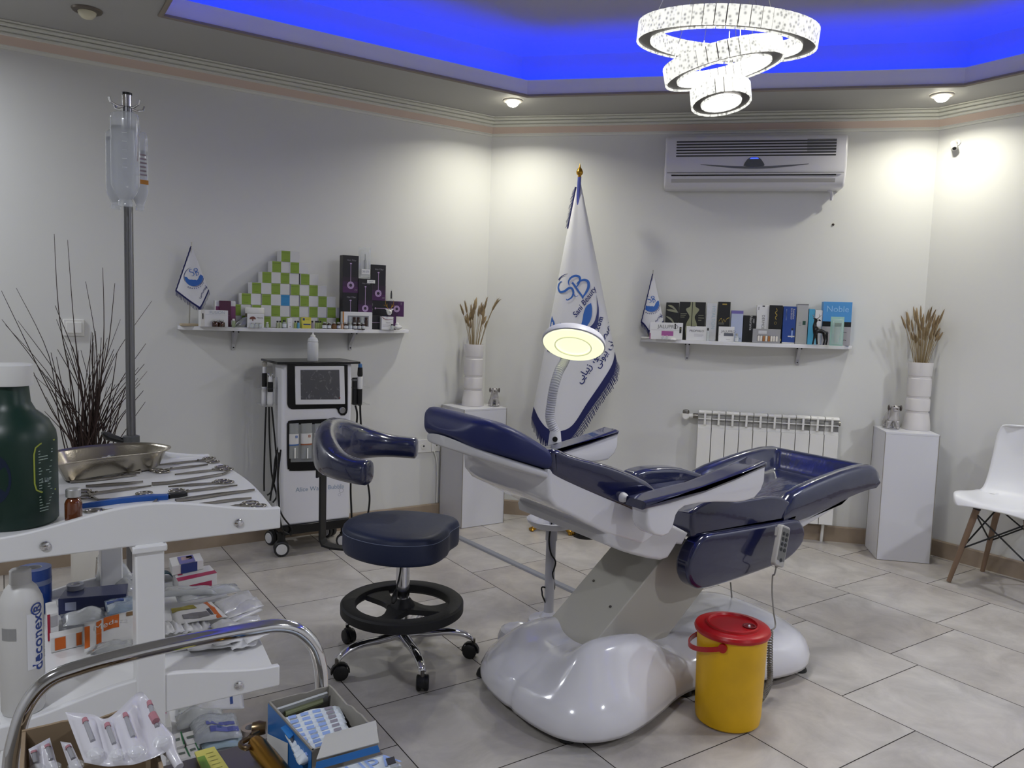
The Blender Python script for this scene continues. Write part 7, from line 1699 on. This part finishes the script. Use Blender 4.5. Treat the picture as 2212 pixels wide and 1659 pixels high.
for i, (q_, z) in enumerate(([[(1080, 790), (1380, 740), (1450, 800), (1120, 850)], .020], [[(1350, 770), (1620, 730), (1700, 790), (1430, 850)], .018], [[(1560, 730), (1780, 690), (1800, 760), (1640, 830)], .020], [[(1200, 830), (1480, 800), (1560, 850), (1260, 880)], .010], [[(1500, 820), (1720, 790), (1700, 840), (1540, 870)], .008])):
    packet(['clear sachet under the chrome rail nearest the post', 'clear sachet under the chrome rail, middle of the front row', 'clear sachet at the front right corner of the middle tray', 'clear sachet lying lowest at the board edge near the post', 'clear sachet lying lowest at the board edge near the corner'][i], q_, MZ+z, clr2, seed=30+i, grp='clear sachets at the front of the middle tray')
packet('clear film packet crumpled under the orange striped pouch', [(640, 835), (880, 800), (885, 870), (600, 905)], MZ+.020, clr, puff=.008, seed=40)
# ================================================================== ON THE LOWER TRAY
LW_ = TZ[2]+.0008
block('flat green carton with an orange end at the back of the lower tray', [(1152, 1140), (1275, 1105), (1290, 1150), (1170, 1190)], LW_+.025, LW_, mat('moss green carton', '#56732d', .4), topprints=[(0, 0, .28, 1, org_)], name='medicine_carton')
bk = mat('capsule black', '#1c1a1a', .3); iv = mat('capsule ivory', '#cfc4a6', .35)
for k, (q_, lb) in enumerate(([[(1290, 1100), (1400, 1090), (1430, 1150), (1310, 1185)], 'blister card of black and ivory capsules, left of two'], [[(1390, 1085), (1480, 1075), (1500, 1110), (1410, 1145)], 'blister card of black and ivory capsules, right of two'])):
    t = packet(lb, q_, LW_+.012+.004*k, clr, name='blister_card', cat='blister card', puff=.002, seed=50+k)
    P = [Tm(x, y, LW_+.017+.004*k) for x, y in q_]
    for i in range(3):
        for j in range(2):
            c = P[3].lerp(P[2], (i+.5)/3).lerp(P[0].lerp(P[1], (i+.5)/3), (j+.5)/2); d = (P[0]-P[3]).normalized()*.008
            cp = MB().ball(c, (.006, .006, .005), 8); cp.build('capsule_dark_half', bk, t); MB().ball(c+d, (.0055, .0055, .0045), 8).build('capsule_pale_half', iv, t)
packet('sealed syringe packet with blue end print on the lower tray', [(1290, 1205), (1610, 1150), (1622, 1260), (1290, 1285)], LW_+.018, clr2, prints=[(.15, .58, .62, .74, mat('teal line', '#7fb0ba', .5)), (.72, .25, .78, .8, mat('deep blue line', '#2f4a8a', .5))], seed=55)
packet('grey clear packet under the syringe packet with the blue print', [(1190, 1240), (1420, 1215), (1400, 1290), (1180, 1310)], LW_+.008, clr, seed=56)
packet('clear bag with violet blue lettering at the front of the lower tray', [(1250, 1330), (1560, 1290), (1610, 1450), (1290, 1500)], LW_+.022, mat('bag film', '#c3c9d2', .15, alpha=.7, coat=1, bump=.5, bscale=40), puff=.02, prints=[(.35, .12, .95, .28, mat('violet blue print', '#5a62a8', .5)), (.3, .36, .9, .52, mat('violet blue print', '#5a62a8', .5)), (.5, .2, .62, .32, mat('deep blue line', '#2f4a8a', .5))], seed=57)
packet('clear film bag behind the lettered bag on the lower tray', [(1160, 1310), (1480, 1270), (1500, 1360), (1180, 1400)], LW_+.016, clr, puff=.025, seed=58)
block('white card box with a pink triangle beside the trolley post', [(1072, 1275), (1120, 1262), (1140, 1380), (1075, 1390)], LW_+.03, LW_, wpp, prints=[(.2, .4, .5, .6, gry)], topprints=[(.0, .75, .6, 1, mat('pink print', '#c2416b', .5))], name='medicine_carton')
for i, q_ in enumerate(([(1110, 1445), (1205, 1415), (1225, 1500), (1150, 1525)], [(1205, 1425), (1300, 1400), (1325, 1480), (1240, 1500)], [(1150, 1540), (1235, 1520), (1265, 1580), (1180, 1600)], [(1235, 1510), (1300, 1490), (1330, 1555), (1265, 1580)])):
    block(['small white carton with green edges nearest the post', 'small white carton with green edges and a bright glint', 'small white carton with green edges in front, left one', 'small white carton with green edges in front, right one'][i], q_, LW_+.024, LW_, wpp, topprints=[(.9, 0, 1, 1, mat('leaf green edge', '#1f6b42', .45)), (.2, .4, .75, .6, mat('grey print dark', '#5f6a64', .5))], prints=[(0, 0, 1, .3, mat('leaf green edge', '#1f6b42', .45))], name='medicine_carton', grp='green edged cartons')
packet('pale blue clear packet in front of the lettered bag', [(1330, 1490), (1600, 1440), (1610, 1500), (1345, 1545)], LW_+.012, mat('pale blue clear', '#a9c0cf', .2, coat=1, alpha=.8), seed=59)
p = Tm(1665, 1400, LW_+.014)
t = thing('tape_roll', 'roll of pale tape at the right front of the lower tray', 'tape roll', (p.x, p.y, LW_))
MB().lathe([(.014, .0), (.024, .0), (.024, .020), (.014, .020), (.014, 0)], (p.x, p.y, LW_), 28, cap=False).build('roll', mat('beige tape', '#a89a90', .45), t)
MB().lathe([(.0135, .0), (.0135, .0205)], (p.x, p.y, LW_), 24, cap=False).build('core', mat('core grey', '#8d8d90', .5), t)
# ================================================================== STEEL CART IN FRONT
SZ = .70
yT = atz(480, 1617, SZ).y; xr_ = .43; xl_ = -.22; yn = .42
ss = mat('worn steel', '#8b857d', .38, metal=.85, var=.08, vscale=5)
t = thing('steel_cart', 'steel instrument cart with a polished tube guard rail in the near corner', 'cart', ((xr_+xl_)/2, (yT+yn)/2, 0))
MB().box(((xr_+xl_)/2, (yT+yn)/2, SZ-.008), (xr_-xl_, yT-yn, .014)).build('tray', ss, t, bevel=.003)
RZ_ = .865
rp = [(x, y) for x, y in [(60, 1500), (110, 1448), (200, 1415), (330, 1385), (450, 1362), (560, 1342)]]
RP = [atz(x, y, RZ_) for x, y in rp]; yr = sum(p.y for p in RP)/len(RP)
x0 = aty(60, 1500, yr).x; x1 = aty(690, 1440, yr).x
def rl(px, py): return aty(px, py, yr)
rail = [Vector((rl(20, 1659).x, yr, SZ-.004)), rl(24, 1659)]+[rl(x, y) for x, y in ((33, 1600), (58, 1525), (105, 1470), (180, 1440), (300, 1408), (430, 1380), (540, 1360), (600, 1352), (645, 1362), (678, 1395), (692, 1440), (695, 1485))]+[Vector((rl(697, 1500).x, yr, SZ-.004))]
rail = [Vector(p) for p in spline(rail, 8)]
MB().tube(rail, .0098, 20).build('guard_rail', chrome, t, smooth=80)
for x in (rail[0].x, rail[-1].x):
    MB().lathe([(.018, SZ-.0045), (.018, SZ+.003), (.011, SZ+.006)], (x, yr, 0), 20).build('rail_flange', chrome, t)
if yr > yT: MB().box(((xr_+xl_)/2, (yT+yr)/2, SZ-.012), (xr_-xl_+.03, yr-yT+.03, .012)).build('rail_ledge', ss, t, bevel=.002)
for x in (xl_+.03, xr_-.03):
    for y in (yn+.04, yT-.04):
        l_ = MB().cyl((x, y, .06), (x, y, SZ-.014), .0125, n=14).build('leg', chrome, t); MB().lathe([(.03, -.012), (.03, .012)], (x, y, .031), 18, ax=(1, 0, 0)).build('wheel', blk, l_)
print('cart', yT, yr, rail[0], rail[-1])
# brown cardboard box with syringe strips
kraft = mat('brown cardboard', '#8d7a62', .8, var=.1, vscale=12); kraftd = mat('brown cardboard inside', '#7b6a52', .85, var=.1, vscale=12)
KB = .80
def openbox(label, name, corners, ztop, zbot, th, mo, mi_, flaps=(), rims=None):
    P = [Vector(p) for p in corners]; c = sum(P, Vector())/4
    t = thing(name, label, 'box', (c.x, c.y, zbot))
    names = ['far_wall', 'right_wall', 'near_wall', 'left_wall']
    for i in range(4):
        a_, b_ = P[i], P[(i+1) % 4]; d = (b_-a_).normalized(); n = Vector((-d.y, d.x, 0)); n = n if n.dot(c-a_) > 0 else -n
        N = 10; rnd = random.Random(i+5); hs_ = [ztop+(rims[i] if rims else 0)*rnd.uniform(-1, 1) for _ in range(N+1)]
        mb = MB()
        mb.rings([[Vector((q.x, q.y, zbot)), Vector((q.x, q.y, h)), Vector((q.x, q.y, h))+n*th, Vector((q.x, q.y, zbot))+n*th] for q, h in [(a_.lerp(b_, k/N), hs_[k]) for k in range(N+1)]])
        mb.build(names[i], [mo], t, smooth=0)
    MB().add([Vector((p.x, p.y, zbot+.001))*1+(c-p)*.01*Vector((1, 1, 0)).length*0 for p in P], [(0, 1, 2, 3)]).build('bottom', mi_, t, smooth=0, fix=False)
    return t, P
kz = lambda px, py, z=KB: atz(px, py, z)
kA, kB2, kC = kz(46, 1552), kz(312, 1500), kz(345, 1640)
dv = (kC-kB2); kD = kA+dv
kA, kB2, kC, kD = [p-Vector((0, .032, 0)) for p in (kA, kB2, kC, kD)]
tK, PK = openbox('open brown cardboard box of syringe packets at the near left corner', 'cardboard_box', [kA, kB2, kC, kD], KB, SZ+.001, .004, kraft, kraftd, rims=(.003, .004, .002, .002))
# strip of blister-packed syringes draped over the box
sp_ = mat('syringe paper', '#cfcdd4', .3, coat=.7, alpha=.92, bump=.3, bscale=60, bdist=.003); pinkc = mat('pink cap', '#b47a84', .5, alpha=.8)
def Tk(x, y, z): return atz(*zT(x, y), z)
def strip_pack(label, TL, BL, n, seed, zt2, zb2, wav=.01, grp=None):
    """n joined blisters: TL/BL are traced top and bottom edge points"""
    t = thing('syringe_strip', label, 'syringe packet', Tk(*BL[0], zb2), 0, grp)
    T = [Tk(x, y, zt2) for x, y in TL]; B = [Tk(x, y, zb2) for x, y in BL]; T2 = [Vector(p) for p in spline(T, 6)]; B2 = [Vector(p) for p in spline(B, 6)]; M_ = len(T2)
    nn = Vector((0, -.6, .8))
    def f(i, j, e=0):
        k = min(int(i*(M_-1)), M_-2); g = i*(M_-1)-k; a_ = T2[k].lerp(T2[k+1], g); b_ = B2[k].lerp(B2[k+1], g)
        ph = (i*n) % 1; bl_ = max(0, math.sin(PI*min(max((ph-.12)/.76, 0), 1)))**.6*(1 if .1 < j < .9 else 0)
        return a_.lerp(b_, j)+nn*(wav*bl_*.8+e)
    mb = MB(); mb.grid(f, 6*n*2, 14); mb.build('film', sp_, t, smooth=70, solid=.0006, fix=False)
    for k in range(n):
        i0 = (k+.5)/n
        p0, p1, p2, p3 = f(i0, .18, .0), f(i0, .26, .0), f(i0+.01, .62, .001), f(i0, .86, .001)
        MB().tube([p0, p1], [.0028, .0034], 10).build('needle_cap', pinkc, t)
        MB().tube([p1, p2], .0026, 10).build('syringe_barrel', mat('grey barrel', '#a3a3a8', .25, alpha=.7), t)
        MB().ball(p3, (.009, .009, .006), 10).build('plunger_blister', mat('clear blister', '#eef1f3', .06, alpha=.22, coat=1), t)
    return t
strip_pack('long strip of four syringe blisters draped over the cardboard box rim', [(432, 1285), (610, 1300), (700, 1330), (790, 1270), (930, 1150), (1010, 1240)], [(560, 1620), (700, 1645), (800, 1640), (900, 1630), (1040, 1580), (1120, 1540)], 4, 1, KB+.035, KB+.008)
strip_pack('syringe blister sticking up inside the near left of the box', [(190, 1530), (330, 1455)], [(200, 1700), (400, 1700)], 2, 2, KB-.005, KB-.03, .004)
strip_pack('dull syringe blister leaning in the middle of the box', [(400, 1480), (470, 1490)], [(470, 1680), (560, 1680)], 1, 3, KB-.012, KB-.03, .004)
# single wrapped needle falling over the right rim
t = thing('wrapped_needle', 'single clear wrapped needle hanging over the box rim by the post', 'needle', Tk(1090, 1490, KB-.01))
npz = [Tk(990, 1245, KB+.03), Tk(1045, 1370, KB+.022), Tk(1100, 1490, KB+.012), Tk(1140, 1560, KB+.004), Tk(1190, 1650, KB-.003)]
MB().tube(npz, [.004, .005, .011, .006, .005], 12).build('wrapper', sp_, t); MB().tube([Tk(1010, 1300, KB+.034), Tk(1035, 1345, KB+.031)], .0045, 10).build('needle_cap', pinkc, t)
# blue box of paper-wrapped syringes, flap folded
bluec = mat('carton bright blue', '#1f64a8', .4); greyb = mat('carton inside grey', '#8f8b84', .7)
BZ = .775
def z4(x, y): return (340+x/3.814, 1430+y/3.814)
bq_ = lambda x, y, z=BZ: atz(*z4(x, y), z)
bA, bB, bC0 = bq_(915, 325), bq_(1420, 195), bq_(1820, 560)
dB = (bC0-bB); bD = bA+dB
tB, PB = openbox('open blue carton packed with paper-wrapped syringes beside the golden roller', 'syringe_carton', [bA, bB, bC0, bD], BZ, SZ+.001, .0025, greyb, greyb, rims=(.001, .003, 0, 0))
d_l = (bD-bA).normalized(); nl = Vector((d_l.y, -d_l.x, 0)); nl = nl if nl.dot(bA-bB) > 0 else -nl
mb = MB(); o_ = nl*.0008; mb.quad(Vector((bA.x, bA.y, SZ+.001))+o_, Vector((bD.x, bD.y, SZ+.001))+o_, bD+o_-Z3*.002, bA+o_-Z3*.002); mb.build('blue_side', bluec, tB, smooth=0, fix=False)
mb = MB(); mb.quad(Vector((bA.x, bA.y, SZ+.012))+o_*2, bA.lerp(bD, .5)-Z3*(BZ-SZ-.02)+o_*2, bA.lerp(bD, .5)-Z3*(BZ-SZ-.05)+o_*2, Vector((bA.x, bA.y, SZ+.030))+o_*2); mb.build('side_print', wpp, tB, smooth=0, fix=False)
# inner flap folded flat across the near part, with its blue edge
fl0, fl1 = bq_(1380, 610), bq_(1800, 490); fl2, fl3 = bq_(1825, 690), bq_(1310, 830)
MB().add([fl0+Z3*.001, fl1+Z3*.001, fl2+Z3*.004, fl3+Z3*.004], [(0, 1, 2, 3)]).build('flap', mat('flap grey', '#b5b4b0', .6), tB, smooth=0, solid=.001, fix=False)
e0, e1, e2, e3 = bq_(1310, 825, BZ+.004), bq_(1815, 685, BZ+.004), bq_(1835, 740, BZ-.004), bq_(1300, 890, BZ-.004)
MB().add([e0, e1, e2, e3], [(0, 1, 2, 3)]).build('flap_edge', bluec, tB, smooth=0, solid=.001, fix=False)
pw = mat('syringe paper sleeve', '#cfd6dc', .5, bump=.3, bscale=50); ptb = mat('pale blue print', '#8da5d8', .5)
for i in range(9):
    x0, y0 = 1010+18*i, 470+38*i; x1, y1 = 1505+14*i, 350+34*i
    a_, b_ = bq_(x0, y0, BZ-.012), bq_(x1, y1, BZ-.010); d = (b_-a_).normalized(); n = Vector((d.y, -d.x, 0)); n = n if n.y < 0 else -n
    t = thing('wrapped_syringe', f'paper-wrapped syringe in the blue carton, {["first", "second", "third", "fourth", "fifth", "sixth", "seventh", "eighth", "ninth"][i]} from the rail side', 'syringe packet', (a_+b_)/2-Z3*.03, 0, 'paper-wrapped syringes in the blue carton')
    mb = MB(); R = []
    for k in range(13):
        f = k/12; c = a_.lerp(b_, f)-Z3*(.006+.0015*math.sin(f*9+i)); hh = .0065 if 0 < k < 12 else .0015
        R.append([c+n*.0072*math.cos(q*PI/5)+Z3*hh*math.sin(q*PI/5) for q in range(10)])
    mb.rings(R).build('sleeve', pw, t, smooth=50)
    for k in range(4):
        mb = MB(); u0 = .12+.2*k; mb.grid(lambda u, v: a_.lerp(b_, u0+.13*u)+n*(.002+.0035*v)+Z3*(.0022-.0022*v), 3, 1); mb.build('print', ptb if k < 3 else gry, t, smooth=0, fix=False)
pq = [bq_(*p_, BZ-.006) for p_ in ((1015, 545), (1065, 518), (1120, 605), (1085, 635))]
t = thing('blue_sachet', 'small plain blue tab sticking out between the wrapped syringes', 'sachet', pq[0]-Z3*.002); MB().add(pq, [(0, 1, 2, 3)]).build('tab', mat('tab blue', '#2b74b8', .4), t, smooth=0, solid=.0015, fix=False)
gq = [bq_(*p_, z_) for p_, z_ in (((960, 395), BZ-.006), ((1400, 250), BZ-.004), ((1412, 350), BZ-.03), ((985, 480), BZ-.03))]
t = thing('clear_syringe', 'clear syringe packet standing against the far wall of the blue carton', 'syringe packet', gq[3]); MB().add(gq, [(0, 1, 2, 3)]).build('wrapper', clr, t, smooth=0, solid=.003, fix=False)
MB().tube([gq[0].lerp(gq[3], .5)+Vector((.012, -.003, 0)), gq[1].lerp(gq[2], .45)+Vector((-.01, -.003, 0))], .005, 10).build('barrel', mat('olive barrel', '#7f8464', .3), t)
# second lot under the flap edge: paper packet at the very bottom
q2 = [bq_(*p_, BZ-.012) for p_ in ((1400, 905), (1860, 770), (2010, 860), (1500, 1010))]
t = thing('leaflet', 'white packet with pale blue lettering below the blue flap edge', 'packet', sum(q2, Vector())/4-Z3*.003)
MB().add(q2, [(0, 1, 2, 3)]).build('wrapper', pw, t, smooth=0, solid=.003, fix=False)
mb = MB(); lettering(mb, 'SUPA', q2[3].lerp(q2[2], .55).lerp(q2[0].lerp(q2[1], .55), .45)+Z3*.003, (q2[1]-q2[0]).normalized(), (q2[0]-q2[3]).normalized(), .034); mb.build('lettering', ptb, t, smooth=0, fix=False)
q3 = [bq_(*p_, BZ-.004) for p_ in ((1880, 800), (1950, 780), (1965, 830), (1900, 850))]
MB().add(q3, [(0, 1, 2, 3)]).build('dark_patch', mat('dark patch', '#2a2a2c', .4), t, smooth=0, solid=.001, fix=False)
# golden face roller
gol = mat('brushed gold', '#a87a2a', .3, metal=1)
g0, g1 = bq_(800, 660, SZ+.030), bq_(1010, 920, SZ+.030)
t = thing('face_roller', 'golden facial roller with a metal frame head lying on the steel cart', 'face roller', g0-Z3*.02)
MB().tube([g0, g0.lerp(g1, .04), g0.lerp(g1, .2), g1, g1+(g1-g0)*.4], [.007, .0105, .0125, .0125, .010], 24).build('handle', gol, t)
brz = mat('bronze frame', '#7d6a50', .3, metal=.9)
fr2 = [bq_(*p_, SZ+.034) for p_ in ((790, 650), (770, 605), (840, 560), (835, 510), (770, 500), (715, 525), (705, 560))]
MB().tube(spline(fr2[:4], 5), .0035, 10).build('yoke', brz, t); 
fr3 = [bq_(*p_, SZ+.034) for p_ in ((770, 610), (735, 640), (690, 665), (690, 690), (730, 710), (765, 700))]
MB().tube(spline(fr3, 5), .0035, 10).build('yoke', brz, t)
MB().lathe([(.001, -.010), (.008, -.009), (.010, 0), (.008, .009), (.001, .010)], bq_(838, 545, SZ+.034), 16, ax=(1, -.4, 0)).build('roller_ball', brz, t)
# yellow measuring card
yc = [bq_(*p_, SZ+.006) for p_ in ((305, 748), (468, 704), (600, 900), (395, 960))]
t = thing('measuring_card', 'yellow green paper measuring card on the steel cart', 'card', sum(yc, Vector())/4-Z3*.003)
MB().add(yc, [(0, 1, 2, 3)]).build('card', mat('card yellow', '#c3bb62', .5), t, smooth=0, solid=.003, fix=False)
cq = lambda u, v: yc[0].lerp(yc[1], u).lerp(yc[3].lerp(yc[2], u), v)+Z3*.0022
MB().quad(cq(.0, .25), cq(.35, .25), cq(.35, 1), cq(.0, 1)).build('green_panel', mat('card green', '#6f8f3c', .5), t, smooth=0, fix=False)
for k in range(5): MB().quad(cq(.45, .2+.15*k), cq(.8, .2+.15*k), cq(.8, .215+.15*k), cq(.45, .215+.15*k)).build('ruled_line', mat('card olive', '#7d7d3c', .5), t, smooth=0, fix=False)
# ------------------------------------------------------------------ unseen lamps, most of them added fill, and picture settings
for x, y, w in ((-.75, 3.85, 19), (2.0, -1.2, 31), (-.9, .6, 25), (3.9, .3, 27)):  # first follows the bright left wall end; other three are added fill light
    area('unseen_lamp', (x, y, ZC-.03), .16, w, (.90, .935, 1), spread=math.radians(170))
world = bpy.data.worlds.new('world'); sc.world = world; world.use_nodes = True
world.node_tree.nodes['Background'].inputs[0].default_value = (.8, .85, 1, 1); world.node_tree.nodes['Background'].inputs[1].default_value = 0.0
sc.view_settings.view_transform = 'Standard'; sc.view_settings.look = 'None'; sc.view_settings.exposure = -0.10; sc.view_settings.gamma = 1
sc.cycles.max_bounces = 8; sc.cycles.diffuse_bounces = 4; sc.cycles.glossy_bounces = 4; sc.cycles.transmission_bounces = 6; sc.cycles.transparent_max_bounces = 8
sc.cycles.sample_clamp_indirect = 6; sc.cycles.caustics_reflective = False; sc.cycles.caustics_refractive = False
for o in list(bpy.data.objects):
    if '_w' in o: del o['_w']
